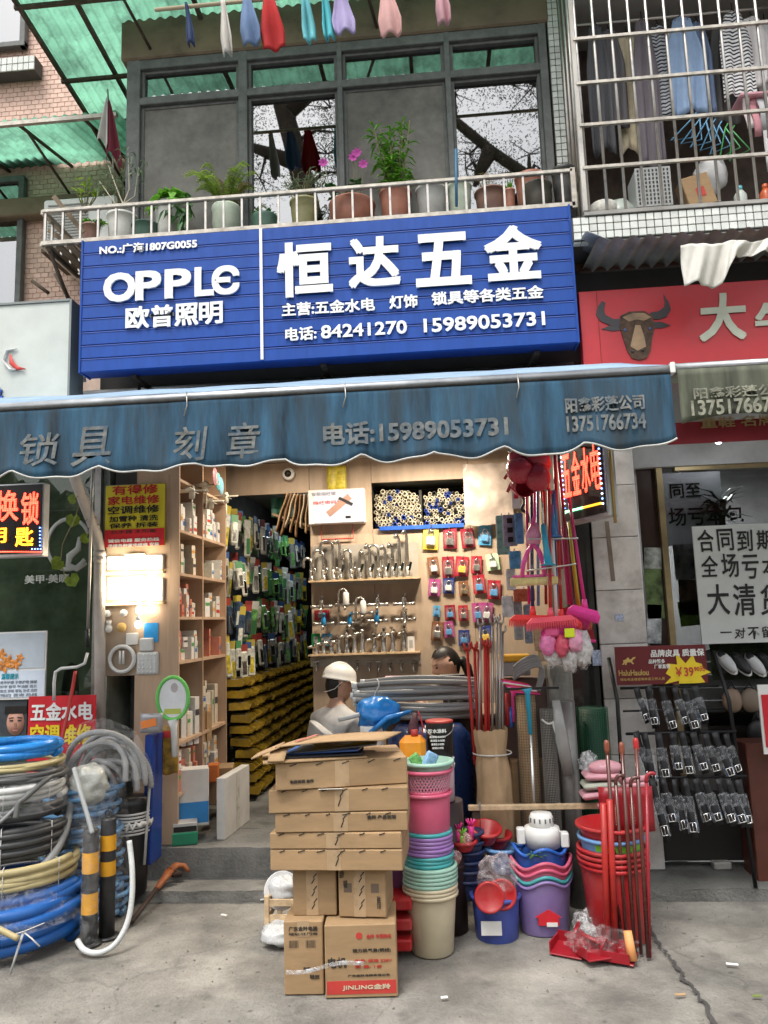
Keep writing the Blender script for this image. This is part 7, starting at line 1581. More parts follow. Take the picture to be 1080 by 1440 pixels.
# red dustpans on the ground
g0 = G(806, 1352); g1 = G(900, 1366)
for k in range(3):
  b = g0.lerp(g1, (0, .42, .80)[k])+V((0, (.09, .05, .10)[k], (.0, .012, .002)[k])); t = thing('dustpan', ['red dustpan on the ground, left one', 'red dustpan on the ground, middle one in film', 'dark red dustpan on the ground, right one'][k], 'dustpan', b, (-.45, .3, 1.2)[k], 'red dustpans on the pavement'); t.rotation_euler.x = (0, R(-9), 0)[k]
  part('pan', MB().box((0, 0, .012), (.15, .13, .008), b=.003, rx=R(5)), mat('deep red plastic'), t, w=False)
  for s in (-1, 1): part('side', MB().box((s*.075, .01, .03), (.006, .12, .04)), mat('deep red plastic'), t, w=False)
  part('back', MB().box((0, .068, .035), (.15, .008, .055)), mat('deep red plastic'), t, w=False)
  part('handle', MB().tube([(0, .08, .05), (0, .16, .075)], .011, 8), mat('deep red plastic'), t, w=False)
solo('clear_bag', MB().ball(G(835, 1325)+V((0, .05, .05)), (.08, .07, .07), 34, 24, nz=.35, seed=61, nscale=3), film('bag film'), 'crumpled clear bag behind the red dustpans', 'bag')
solo('clear_bag', MB().ball(G(850, 1350)+V((0, .06, .05)), (.15, .09, .06), 40, 26, nz=.35, seed=63, nscale=4), film('dustpan film', (1, 1, 1), .10, .1), 'clear film draped over the red dustpans', 'bag')
solo('orange_brush', MB().tube([G(890, 1358)+V((0, 0, .02)), G(888, 1358)+V((0, .03, .13))], [.022, .018], 10), mat('pale orange brush', (.75, .33, .12), .5), 'pale orange brush end standing by the sticks', 'brush')
for i, (x, y, m_) in enumerate(((625, 1407, PAPERW), (957, 1403, CARD), (315, 1290, PAPERW), (370, 1268, PAPERW), (232, 1210, PAPERW), (1030, 1360, PAPERW), (1065, 1405, mat('dry leaf', (.16, .2, .05), .7)))):
  p = G(x, y); solo('litter', MB().box(p+V((0, 0, .012)), (U(.015, .05), .012, .004), rz=U(-.6, .6), rx=.2, b=.001), m_, ['white paper scrap on the pavement before the cream bin', 'brown paper scrap before the right slab joint', 'paper scrap on the pavement below the shop step', 'paper scrap near the crate', 'paper scrap beside the wrench head', 'tiny white scrap at the lower right', 'dry leaf at the right edge'][i], 'litter')
# LED signs
def led_mat(name, c, e):
  if name in MATS: return MATS[name]
  m = mat(name, c, .4); n = m.node_tree.nodes; l = m.node_tree.links; b = n['Principled BSDF']
  tc = n.new('ShaderNodeTexCoord'); vo = n.new('ShaderNodeTexVoronoi'); vo.inputs['Scale'].default_value = 95; vo.inputs['Randomness'].default_value = .15; l.new(tc.outputs['Object'], vo.inputs['Vector'])
  mr = n.new('ShaderNodeMapRange'); mr.inputs[1].default_value = .25; mr.inputs[2].default_value = .55; mr.inputs[3].default_value = e; mr.inputs[4].default_value = e*.25; l.new(vo.outputs['Distance'], mr.inputs[0])
  l.new(mr.outputs[0], b.inputs['Emission Strength']); b.inputs['Emission Color'].default_value = (*c, 1); return m
LR = led_mat('red led', (1, .06, .03), 5); LO = led_mat('amber led', (1, .42, .02), 4); LBl = mat('blue led', (.1, .2, 1), emit=5, ecol=(.15, .3, 1)); LWt = mat('white led', (1, 1, 1), emit=5, ecol=(.8, .85, 1)); LGn = mat('green led', (.1, 1, .3), emit=3, ecol=(.2, 1, .4))
PAN = mat('black led panel', (.015, .013, .014), .3)
# right one, turned towards the left
p0, p1 = P(792, 680, -.66), P(850, 668, -.98); zc_ = (P(820, 735, -.8).z+P(820, 612, -.8).z)/2; hgt = .42
mid_ = (p0+p1)/2; ang = math.atan2(p1.y-p0.y, p1.x-p0.x); wl = (V((p1.x, p1.y, 0))-V((p0.x, p0.y, 0))).length
ls = thing('led_sign', 'red lit sign hung at an angle under the awning at the right', 'sign', (mid_.x, mid_.y, zc_-hgt/2), ang)
part('case', MB().box((0, .03, hgt/2), (wl+.03, .06, hgt+.03), b=.005), mat('silver case', (.55, .55, .55), .4, .5), ls, w=False)
part('panel', MB().box((0, -.003, hgt/2), (wl-.012, .01, hgt-.012)), PAN, ls, w=False)
for k, ch_ in enumerate('五金水电'): part('character', text(ch_, (-wl*.36+k*wl*.235, -.009, hgt*.58), wl*.20, hgt*.55, ext=.003, bold=.012), LR, ls, w=False)
part('light_bar', MB().tube([(-wl*.45, -.012, hgt*.13), (0, -.012, hgt*.13)], .006, 6), LGn, ls, w=False); part('light_bar', MB().tube([(0, -.012, hgt*.13), (wl*.42, -.012, hgt*.13)], .006, 6), LO, ls, w=False)
dm = MB().ball((0, 0, 0), .0045, 6, 4).mesh('led', LWt); dm2 = MB().ball((0, 0, 0), .0045, 6, 4).mesh('led', LBl)
for k in range(14):
  for sx in (-1, 1): o = inst('led', (dm, dm2)[k % 2], V((0, 0, 0)), (0, 0, 0), ls); o.location = (sx*wl*.46, -.012, hgt*(.12+.06*k))
part('bracket', MB().tube([(wl*.55, .03, -.05), (wl*.55, .03, hgt+.2)], .008, 6), mat('brass tube', (.45, .32, .12), .4, .6), ls, w=False)
# left one, above the neighbour's window
c, d = quad(-95, 682, 60, 785, -.55)
ll = thing('led_sign', 'black lit sign with red and amber characters at the left edge', 'sign', (c.x, -.55, c.z-d[2]/2))
part('case', MB().box((c.x, -.51, c.z), (d[0], .07, d[2]), b=.005), mat('silver case'), ll); part('panel', MB().box((c.x, -.547, c.z+.005), (d[0]-.02, .008, d[2]-.03)), PAN, ll)
for ch_, x0, x1, y0, y1, m_ in (('换', -6, 26, 690, 733, LR), ('锁', 30, 55, 692, 738, LR), ('配', -60, -12, 690, 735, LR), ('钥', -20, 9, 742, 764, LO), ('匙', 22, 47, 742, 768, LO)): part('character', textq(ch_, (x0, y0), (x1, y1), -.555, .003, .014), m_, ll)
part('light_bar', MB().tube([P(-60, 776, -.558), P(58, 776, -.558)], .004, 6), LR, ll)
for k in range(6): inst('led', dm2, P(56, 742+k*5, -.558), (0, 0, 0), ll)
for k in range(4): inst('led', dm2, P(57-k*4, 772, -.558), (0, 0, 0), ll)
# left neighbour: glass front, posters
GDK = glass('shop glass', (.75, .82, .74), .01, .8, 1.6)
ln = thing('left_shop_front', 'dark glass shop front at the left with a round white emblem', 'shop front', (-3.2, -.02, .12))
part('pane', MB().box((-2.85, -.0, 1.55), (1.18, .01, 2.6)), GDK, ln); part('pane', MB().box((-3.95, -.004, 1.55), (.98, .01, 2.6)), GDK, ln)
part('frame', MB().box((-3.45, .0, 1.5), (.05, .05, 2.75)), GREYPAINT, ln); part('frame', MB().box((-2.245, .0, 1.5), (.04, .05, 2.75)), STEELB, ln)
part('frame', MB().box((-3.3, .0, 2.87), (2.2, .06, .08)), GREYPAINT, ln); part('frame', MB().box((-3.3, .0, .2), (2.2, .06, .12)), GREYPAINT, ln)
part('interior', MB().box((-3.3, .92, 1.5), (2.2, .04, 2.9)).box((-2.2, .46, 1.5), (.04, .9, 2.9)), mat('dim green room', (.50, .55, .46), .8, var=.4, scale=3), ln)
part('ceiling', MB().box((-3.3, .46, 2.88), (2.2, .9, .02)), mat('pale ceiling', (.4, .4, .36), .8), ln)
EM = mat('etched white', (.38, .40, .38), .6)
cc_ = P(96, 765, -.012); rr3 = P(126, 765, -.012).x-cc_.x
part('emblem_ring', MB().tube([(cc_.x+rr3*math.cos(k*.2), -.008, cc_.z+rr3*1.15*math.sin(k*.2)) for k in range(2, 29)], .014, 6, flat=.3), EM, ln)
part('emblem_swirl', MB().tube([P(112, 755, -.01), P(110, 772, -.01), P(98, 782, -.01), P(96, 795, -.01), P(108, 800, -.01), P(122, 792, -.01)], [.012, .022, .026, .022, .02, .01], 8, flat=.2), EM, ln)
part('lettering', textq('美甲·美睫', (35, 808), (97, 820), -.008, .002, .02), EM, ln)
t = thing('toy_plate', 'pale oval plate leaning inside the left window', 'plate', P(100, 975, .15)); part('disc', MB().lathe([(0, 0), (.09, .004), (.10, .015), (.095, .02), (0, .01)], 24, sy=1, M=Matrix.Rotation(R(85), 4, 'X'), sx=.5), EM, t, w=False); t.scale = (1.2, 1, 2)
c, d = quad(-60, 889, 65, 984, -.25)
t = thing('flower_poster', 'white poster with orange flowers and a blue heading at the left', 'poster', (c.x, -.25, c.z-d[2]/2))
part('sheet', MB().box((c.x, -.25, c.z), (d[0], .012, d[2])), PAPERW, t); q, e = quad(-60, 890, 64, 942, -.258); part('picture', MB().box((q.x, -.258, q.z), (e[0]-.01, .003, e[2]-.01)), mat('grey blue picture', (.48, .54, .60), .5, var=.1), t)
q, e = quad(-60, 943, 64, 982, -.258); part('picture', MB().box((q.x, -.258, q.z), (e[0]-.01, .003, e[2]-.006)), mat('pale blue panel', (.60, .68, .78), .5), t)
fl = MB();
for k, (x, y, r_) in enumerate(((2, 920, .04), (12, 930, .045), (22, 934, .04), (5, 936, .05), (28, 925, .03))):
  for s in range(5): a = s*1.256; pp = P(x, y, -.262); fl.leaf(pp, (math.cos(a), -.1, math.sin(a)), r_, r_*.6, 0, nrm=(0, -1, 0))
part('printed_flower', fl, mat('orange flower print', (.72, .26, .04), .5, var=.4, scale=30), t)
part('lettering', textq('温馨提示', (2, 947), (26, 955), -.261, .001, .02), mat('teal ink', (.02, .32, .42), .5), t)
for k, tx in enumerate(('美甲护理 手部护理 脚部', '卸甲 修甲 甲油胶 延长', '款式 彩绘 贴钻 法式 光疗', '预约 咨询 热线')): part('lettering', textq(tx, (0, 957+k*6), (52, 961.5+k*6), -.261, .001, .012), mat('slate ink', (.2, .22, .26), .6), t)
c, d = quad(-50, 985, 38, 1045, -.24)
t = thing('portrait_poster', 'dark portrait poster behind the red board', 'poster', (c.x, -.24, c.z-d[2]/2)); part('sheet', MB().box((c.x, -.24, c.z), (d[0], .01, d[2])), mat('dark poster', (.05, .06, .07), .45, var=.3), t)
fc_ = P(22, 1016, -.247); part('printed_face', MB().lathe([(0, 0), (.07, .0), (.07, .002), (0, .002)], 22, c=fc_, M=Matrix.Rotation(R(90), 4, 'X'), sx=.8, sy=1.1), mat('printed skin', (.42, .22, .16), .5, var=.15, scale=12), t)
for s_ in (-1, 1): part('printed_eye', MB().box(fc_+V((s_*.026, -.004, .012)), (.022, .002, .007)), BLACK, t); part('printed_brow', MB().box(fc_+V((s_*.027, -.004, .028)), (.030, .002, .005), ry=s_*.15), HAIR, t)
part('printed_nose', MB().box(fc_+V((0, -.004, -.018)), (.012, .002, .03)), mat('printed shade', (.30, .14, .10), .5), t); part('printed_mouth', MB().box(fc_+V((0, -.004, -.046)), (.034, .002, .008)), mat('lips'), t)
part('printed_hair', MB().box(fc_+V((0, -.003, .075)), (.14, .003, .045), b=.001), HAIR, t); part('printed_cloth', MB().box(fc_+V((-.02, -.003, -.105)), (.16, .003, .05)), mat('teal cloth print', (.03, .22, .3), .5), t)
c, d = quad(39, 981, 133, 1052, -.32)
t = thing('red_board', 'red board with white and yellow characters leaning at the left window', 'sign', (c.x, -.32, c.z-d[2]/2 - .25)); part('board', MB().box((c.x, -.31, c.z-.12), (d[0], .014, d[2]+.26)), RED, t)
part('lettering', textq('五金水电', (44, 988), (130, 1013), -.32, .002, .03), WINK, t); part('lettering', textq('空调', (43, 1019), (83, 1046), -.32, .002, .03), YLW, t); part('lettering', textq('维修', (88, 1019), (128, 1046), -.32, .002, .03), YLW, t)
hose('red pole leaning across the red board', [P(106, 944, -.36), P(98, 990, -.40), P(86, 1045, -.46)], .010, RODR, name='red_pole', cat='pole')
# ivy
iv = thing('ivy_vine', 'thin ivy vine with a few yellow green leaves hanging at the left window', 'plant', P(90, 815, -.22));
ivp = [P(118, 690, -.3), P(105, 730, -.26), P(97, 745, -.25), P(88, 765, -.24), P(85, 790, -.24), P(92, 812, -.24)]
part('stem', MB().tube(ivp, .003, 5), mat('vine stem', (.28, .26, .12), .6), iv)
IVL = mat('ivy leaf', (.30, .42, .05), .5, var=.3, scale=20, transl=.3)
def heart(p, s, rot):
  pts = [(0, 0), (.5, .35), (.55, .8), (.2, 1.0), (0, .8), (-.2, 1.0), (-.55, .8), (-.5, .35)]
  return MB().prism([(x*s, -z*s) for x, z in pts], 0, .002, M=Matrix.Translation(p) @ Matrix.Rotation(rot, 4, 'Y') @ Matrix.Rotation(R(180), 4, 'Y'))
for x, y, s, ro in ((73, 800, .085, .8), (106, 825, .085, -.5), (100, 742, .085, .2), (112, 760, .06, 1.2), (95, 700, .06, 1.8)): part('leaf', heart(P(x, y, -.25), s, ro), IVL, iv)
# neighbour's grey-white sign
c, d = quad(-160, 432, 97, 575, -.30)
ws = thing('pale_neighbour_sign', 'pale grey sign box with a red and white swirl at the left', 'sign', (c.x, -.3, c.z-d[2]/2)); part('box', MB().box((c.x, -.22, c.z), (d[0], .16, d[2]), b=.004), mat('pale sign panel', (.52, .55, .51), .4, var=.06), ws)
part('edge', MB().box((c.x+d[0]/2+.006, -.22, c.z), (.014, .18, d[2]+.02)), mat('grey edge', (.2, .22, .21), .5), ws); part('edge', MB().box((c.x, -.22, c.z+d[2]/2+.006), (d[0], .18, .014)), mat('grey edge'), ws)
part('swirl', MB().tube([P(24, 490, -.31), P(10, 493, -.31), P(5, 507, -.31), P(14, 520, -.31), P(33, 519, -.31)], [.004, .014, .018, .016, .004], 8, flat=.4), WINK, ws); part('swirl', MB().tube([P(14, 498, -.315), P(16, 510, -.315), P(24, 518, -.315), P(36, 519, -.315)], [.004, .016, .014, .003], 8, flat=.4), RPR, ws)
part('lettering', textq('美', (-22, 545), (5, 573), -.303, .012, .02), mat('blue character', (.03, .1, .45), .4), ws)
for x0, x1 in ((98, 118),):
  for k in range(5): solo('louvre_slat', MB().box(P(110, 462+k*18, -.02), (.10, .02, .035), rx=.5), WHITEP, f'{["top", "second", "third", "fourth", "lowest"][k]} white louvre slat beside the blue sign', 'louvre', 'louvre slats beside the blue sign')
# right-hand neighbour: tiled pier, dim shop window, leather goods
PT = mat('dirty pier tile', (.64, .61, .58), .35, var=.14, scale=3, dirt=.8, dcol=(.20, .16, .13), dscale=4, objvar=.06)
MARO = mat('dark maroon wall', (.045, .022, .02), .7, var=.3, dirt=.35, dcol=(.3, .28, .26), dscale=7)
RX0, RX1 = P(838, 900, -.10).x, P(905, 900, -.10).x
rp = thing('tiled_pier', 'dirty white tiled pier between the two shops', 'pier', ((RX0+RX1)/2, 0, 0))
part('core', MB().box(((RX0+RX1)/2+.02, .06, 1.5), (RX1-RX0-.02, .28, 3.0)), GROUT, rp)
zz = .06
while zz < 2.9:
  part('tile', MB().box(((RX0+RX1)/2+.02+U(-.001, .001), -.095, zz+.158), (RX1-RX0-.002, .03, .312), b=.003), PT, rp); zz += .316
for q in range(5): part('side_tile', MB().box((RX1+.022, .07, .22+q*.6), (.012, .26, .59)), PT, rp)
part('tape_residue', MB().box((P(858, 780, -.11).x, -.112, P(858, 775, -.11).z), (.025, .002, .36), ry=R(-2)), mat('tape residue', (.22, .18, .14), .8, var=.3), rp)
solo('maroon_wall_strip', MB().box((.775, -.05, 1.5), (.13, .1, 2.9)), MARO, 'dark maroon wall strip with peeled paper left of the tiled pier', 'wall')
for i, (x, y, w_, h_) in enumerate(((871, 868, .05, .04), (839, 925, .05, .09))):
  p = P(x, y, -.115); solo('small_sticker', MB().box(p, (w_, .002, h_)), mat('blue white sticker', (.45, .52, .68), .5, var=.4, scale=90), ['small printed sticker on the tiled pier', 'small printed sticker beside the wire mesh rolls'][i], 'sticker')
rs = thing('right_shop_front', 'dim leather goods shop at the right behind a gilt framed window', 'shop front', (1.9, .1, .06))
HW = mat('grey plaster', (.36, .36, .36), .8, var=.12)
zA_, zB_ = P(985, 655, -.02).z, 2.95
part('header', MB().box((2.2, .05, (zA_+zB_)/2), (2.2, .2, zB_-zA_)), HW, rs)
GILT = mat('gilt frame', (.30, .23, .12), .45, .5, var=.2)
fx = P(936, 780, -.02).x
part('frame', MB().box((fx, -.0, 1.35), (.035, .06, 2.2)), GILT, rs); part('frame', MB().box((2.3, -.0, zA_-.01), (1.75, .06, .03)), GILT, rs)
part('door', MB().box(((RX1+fx)/2+.03, .03, 1.3), (fx-RX1-.06, .05, 2.4)), mat('dark brown door', (.035, .018, .014), .35, var=.2), rs)
part('pane', MB().box((fx+.75, .0, 1.55), (1.45, .008, 1.75)), glass('dim glass', (.8, .8, .8), .01, .8, 1.4), rs)
part('interior', MB().box((2.3, 1.4, 1.4), (2.6, .05, 2.9)).box((3.5, .7, 1.4), (.05, 1.4, 2.9)), mat('dim shop room', (.30, .30, .29), .8, var=.3, scale=2), rs)
part('interior_ceiling', MB().box((2.3, .7, 2.6), (2.6, 1.4, .03)), HW, rs)
part('stall_riser', MB().box((2.2, .06, .68), (2.2, .08, .45)), mat('dark slat wall', (.12, .11, .10), .7), rs)
sw = mat('grey slat board', (.48, .48, .45), .6, var=.1)
for k in range(6): part('slat', MB().box((1.85, .03, .86+k*.075), (1.5, .02, .068)), sw, rs)
part('base_box', MB().box((2.0, -.02, .28), (2.0, .12, .36)), mat('dark plinth', (.02, .018, .016), .7), rs)
c, d = quad(944, 658, 1005, 760, .3)
t = thing('inside_notice', 'white handwritten notice hung inside the right window', 'notice', (c.x, .3, c.z-d[2]/2)); part('sheet', MB().box((c.x, .3, c.z-.03), (d[0]+.1, .006, d[2])), mat('dim paper', (.66, .68, .72), .7), t)
part('lettering', textq('同至', (942, 680), (985, 700), .294, .002, .015), INK, t); part('lettering', textq('场亏本包', (940, 712), (1045, 738), .294, .002, .015), INK, t)
lf = MB(); pp = P(1015, 725, .22)
for k in range(46): a = U(0, 6.28); lf.leaf(pp+V((U(-.02, .02), U(-.02, .02), U(-.04, .1))), (math.cos(a), math.sin(a)*.6, U(-.1, .9)), U(.14, .26), .028, U(.1, .5))
t = thing('potted_palm', 'dark spiky potted palm inside the right window', 'plant', pp+V((0, 0, -.5))); part('foliage', lf, mat('dark palm leaf', (.03, .06, .03), .5), t); part('stem', MB().tube([pp+V((0, 0, -.5)), pp], .02, 8), RUST, t); part('pot', MB().lathe([(.08, -.62), (.1, -.45), (.09, -.45)], 16, c=pp), PIPEK, t)
for i, (x0, y0, x1, y1, c_) in enumerate(((948, 765, 985, 815, (.40, .42, .42)), (955, 815, 985, 865, (.20, .12, .08)), (906, 770, 930, 800, (.30, .32, .30)), (908, 800, 932, 870, (.10, .15, .05)), (955, 845, 985, 880, (.22, .38, .06)), (910, 850, 930, 905, (.42, .44, .46)))):
  c, d = quad(x0, y0, x1, y1, -.012 if x0 < 935 else .18); solo('window_photo', MB().box(c, (d[0], .006, d[2]), ry=U(-.1, .1)), mat(f'window photo {i}', c_, .4, var=.6, scale=14), ['pale picture card upper left in the right window', 'brick coloured picture card in the right window', 'pale card on the dark door', 'green leaf picture on the dark door', 'green picture card low in the right window', 'white card low on the dark door'][i], 'picture')
t = thing('ceiling_lamp', 'small lit ceiling lamp inside the right shop window', 'lamp', (1.75, .55, 2.585)); part('housing', MB().lathe([(.05, 0), (.05, -.02), (.04, -.025)], 16), WHITEP, t, w=False); part('diffuser', MB().lathe([(.04, -.022), (.03, -.032), (0, -.034)], 16), mat('lit cool bulb', (1, 1, 1), emit=4, ecol=(.9, .95, 1)), t, w=False)
ld = bpy.data.lights.new('lamp_light', 'AREA'); ld.shape = 'DISK'; ld.size = .1; ld.energy = 26; ld.color = (.93, .96, 1); lo = bpy.data.objects.new('lamp_light', ld); col.objects.link(lo); lo.location = (0, 0, -.05); lo.parent = t
# handwritten closing-down poster
def board(name, label, cat, px0, py0, px1, py1, Y, m, th=.012):
  c, d = quad(px0, py0, px1, py1, Y); t = thing(name, label, cat, (c.x, Y, c.z-d[2]/2)); part('sheet', MB().box((c.x, Y+th/2, c.z), (d[0], th, d[2])), m, t); return t
t = board('sale_poster', 'white handwritten clearance poster on the right shop window', 'poster', 980, 736, 1180, 903, -.10, mat('grey white poster', (.60, .62, .60), .6, var=.08, scale=3))
for tx, x0, x1, y0, y1 in (('合同到期', 980, 1090, 745, 774), ('全场亏本', 985, 1100, 780, 812), ('大清货', 993, 1105, 822, 866), ('一对不留', 1012, 1090, 882, 897)):
  n_ = len(tx);
  for k, ch_ in enumerate(tx):
    a = x0+(x1-x0)*k/n_; part('character', textq(ch_, (a+1, y0+U(-2, 2)), (a+(x1-x0)/n_*.86, y1+U(-2, 2)), -.101, .0015, .014, shear=U(-.05, .15)), INK, t)
# brand price board
t = board('price_board', 'maroon price board with a yellow starburst above the belts', 'sign', 866, 908, 994, 962, -.28, mat('maroon board', (.13, .015, .018), .4, var=.1))
YS = -.283
part('lettering', textq('品牌皮具 质量保', (915, 913), (990, 923), YS, .0015, .025), WINK, t); part('lettering', textq('品种繁多', (912, 927), (935, 933), YS, .0015, .02), WINK, t); part('lettering', textq('厂家直销', (920, 934), (942, 940), YS, .0015, .02), WINK, t)
part('lettering', textq('HaluHaulou', (870, 942), (912, 950), YS, .0015, .015), mat('gold ink', (.55, .38, .12), .5), t); part('lettering', textq('地址电话请咨询本店工作人员', (872, 953), (935, 957), YS, .0015, .01), mat('gold ink'), t)
sb = P(965, 945, YS); st = []
for k in range(20): a = 2*math.pi*k/20; r_ = (.135 if k % 2 == 0 else .085)*(1+.2*math.sin(k*2.3)); st.append((sb.x+r_*math.cos(a), sb.z-.005+r_*.75*math.sin(a)))
st = [(x, min(max(z, P(965, 961, YS).z), P(965, 911, YS).z)) for x, z in st]
part('starburst', MB().prism(st, YS-.002, YS+.001), YLW, t)
part('lettering', textq('￥39', (950, 938), (975, 951), YS-.003, .0015, .02), RPR, t); part('lettering', textq('90元', (976, 937), (991, 944), YS-.003, .0015, .02), RPR, t)
hp = P(884, 930, YS)
part('emblem_horse', MB().prism([(hp.x+x*.011, hp.z+z*.011) for x, z in ((-3.5, -1.6), (-2.6, -.4), (-2.8, .6), (-1.2, 1.0), (-.6, 1.8), (.2, 1.9), (.3, 1.0), (1.4, 1.0), (2.2, 1.9), (3.6, 2.1), (3.3, 1.4), (2.2, .8), (1.7, -.2), (2.6, -1.2), (2.0, -1.6), (1.0, -.5), (-.8, -.5), (-1.4, -1.9), (-2.0, -1.8), (-1.6, -.5), (-2.6, -1.7))], YS-.002, YS+.001), mat('gold ink'), t)
# belt rack
KST = mat('black steel tube', (.015, .015, .016), .35, .4)
rk = thing('belt_rack', 'black tubular rack with three tiers of packed leather belts', 'rack', (1.45, -.25, .06))
def q3(x, y, Y): return P(x, y, Y)
L0, L1, L2 = q3(856, 925, -.22), q3(868, 985, -.30), q3(885, 1250, -.42); R0, R1, R2 = q3(1003, 915, -.22), q3(1025, 985, -.30), q3(1062, 1240, -.42)
for pts, nm in (((L0, L1, L2), 'leg'), ((R0, R1, R2), 'leg')):
  pts = [V(p) for p in pts]; pts[-1].z = .065; part(nm, MB().tube(pts, .011, 8), KST, rk)
tiers = [(964, -.27, 872, 1010), (1028, -.33, 880, 1035), (1090, -.38, 895, 1050)]
for py, Y, xa_, xb_ in tiers:
  a, b = P(xa_, py+4, Y), P(xb_, py, Y); part('crossbar', MB().tube([a, (b.x, Y, a.z)], .008, 8), KST, rk)
for py, Y, xa_, xb_ in ((1000, -.29, 876, 1020),): a, b = P(xa_, py, Y), P(xb_, py, Y); part('crossbar', MB().tube([a, (b.x, Y, a.z)], .006, 8), KST, rk)
BLT = mat('black leather belt', (.016, .016, .018), .4, var=.2); PKF = film('belt pack film', (.95, .97, 1), .16, .08); BLU = mat('blue pack insert', (.03, .14, .35), .35)
def belt(label, px, py, Y, L, grp, blue):
  p = P(px, py, Y); t = thing('packed_belt', label, 'belt', p, U(-.15, .15), grp); t.rotation_euler = (R(-4)+U(-.05, .05), R(-9)+U(-.12, .1), U(-.4, .4))
  part('strap', MB().sheet(lambda u, v: (-.018+.036*u, -.012+.008*math.sin(v*6), .0-L*v), 2, 6, .006), BLT, t, w=False)
  part('pack', MB().box((0, -.012, -L*.62), (.056, .016, L*.62), b=.005), PKF, t, w=False)
  part('insert', MB().box((0, -.020, -L*.80), (.044, .003, L*.16)), BLU if blue else BLT, t, w=False)
  bk_ = part('buckle', MB().tube([(-.017, -.024, -L*.75), (.017, -.024, -L*.75), (.017, -.024, -L*.90), (-.017, -.024, -L*.90)], .004, 6, closed=True), CHROME, t, w=False)
  part('prong', MB().tube([(0, -.026, -L*.75), (0, -.026, -L*.89)], .0025, 5), CHROME, bk_, w=False)
ordw = ['leftmost', 'second', 'third', 'fourth', 'fifth', 'sixth', 'seventh', 'eighth', 'ninth', 'rightmost']
for tier, (xs, py, Y, L) in enumerate((((893, 911, 929, 947, 961, 975), 966, -.29, .22), ((892, 906, 925, 945, 958, 973, 990, 1003, 1018), 1030, -.35, .26), ((915, 931, 946, 962, 976, 990, 1008, 1022, 1036), 1094, -.40, .28))):
  for k, x in enumerate(xs): belt(f'packed belt, {"rightmost" if k == len(xs)-1 else ordw[k]} on the {["top", "middle", "lowest"][tier]} bar of the rack', x, py+U(-2, 2), Y-.012, L*U(.78, 1.18), f'packed belts on the {["top", "middle", "lowest"][tier]} bar', k % 2)
# shoe shelf, bags, wooden end panel, red sign edge, white stone
t = board('shoe_shelf', 'shelf of canvas shoes behind the right window', 'shelf', 1000, 904, 1120, 955, .02, mat('dim leaf picture', (.20, .26, .12), .5, var=.7, scale=12))
for i, (x, y, m_) in enumerate(((1022, 932, mat('white canvas', (.55, .55, .55), .8)), (1042, 934, BLACK), (1062, 935, mat('white canvas')), (1080, 935, BLACK))):
  p = P(x, y, -.06); s = thing('canvas_shoe', f'{["white", "black", "white", "black"][i]} canvas shoe, {["first", "second", "third", "fourth"][i]} on the shoe shelf', 'shoe', p, 0, 'canvas shoes on the shelf'); s.rotation_euler = (R(50), R(-25), 0)
  part('upper', MB().ball((0, 0, .012), (.034, .085, .03), 14, 10), m_, s, w=False); part('sole', MB().ball((0, 0, -.008), (.036, .09, .014), 14, 8), WHITEP, s, w=False); part('opening', MB().ball((0, .045, .032), (.022, .03, .010), 10, 6), BLACK, s, w=False)
for i, (x, y, c_) in enumerate(((1030, 985, (.25, .17, .12)), (1055, 985, (.20, .15, .11)), (1065, 1030, (.02, .018, .018)))):
  p = P(x, y, -.02); t = thing('handbag', ['brown purse left under the shoe shelf', 'brown purse right under the shoe shelf', 'black bag hanging at the right edge'][i], 'bag', p); part('body', MB().ball((0, 0, 0), (.06, .03, .07), 14, 10, nz=.1, seed=i), mat(f'purse {i}', c_, .5), t, w=False); part('strap', MB().tube([(-.03, 0, .05), (0, -.005, .11), (.03, 0, .05)], .006, 6), BLACK, t, w=False)
c, d = quad(1052, 1045, 1130, 1240, -.30); solo('wooden_end_panel', MB().box((c.x+.02, -.2, c.z), (d[0], .2, d[2]), b=.004), mat('red brown wood', (.10, .03, .02), .4, var=.2), 'red brown wooden cabinet end at the right edge', 'cabinet')
t = board('red_white_sign', 'white framed red sign leaning in at the right edge', 'sign', 1070, 962, 1150, 1060, -.45, WHITEP); c, d = quad(1074, 976, 1150, 1050, -.455); part('panel', MB().box((c.x, -.455, c.z), (d[0], .006, d[2])), RED, t)
p = G(1015, 1222, .06); solo('white_block', MB().box(p+V((0, 0, .022)), (.10, .06, .042), b=.008, rz=.1), mat('chipped white stone', (.45, .44, .41), .8, var=.2), 'chipped white block on the floor under the belts', 'block')
# ceiling spot at the neighbour's porch
t = thing('porch_lamp', 'small lit lamp under the right neighbour awning', 'lamp', P(1010, 617, -.35)); part('shade', MB().lathe([(.02, .04), (.045, 0), (.04, .0)], 16), WHITEP, t, w=False); part('bulb', MB().ball((0, 0, -.01), .022, 12, 8), mat('lit cool bulb', (1, 1, 1), emit=4, ecol=(.9, .95, 1)), t, w=False)
ld = bpy.data.lights.new('lamp_light', 'POINT'); ld.energy = 1.6; ld.color = (.9, .95, 1); ld.shadow_soft_size = .03; lo = bpy.data.objects.new('lamp_light', ld); col.objects.link(lo); lo.location = (0, -.06, -.02); lo.parent = t
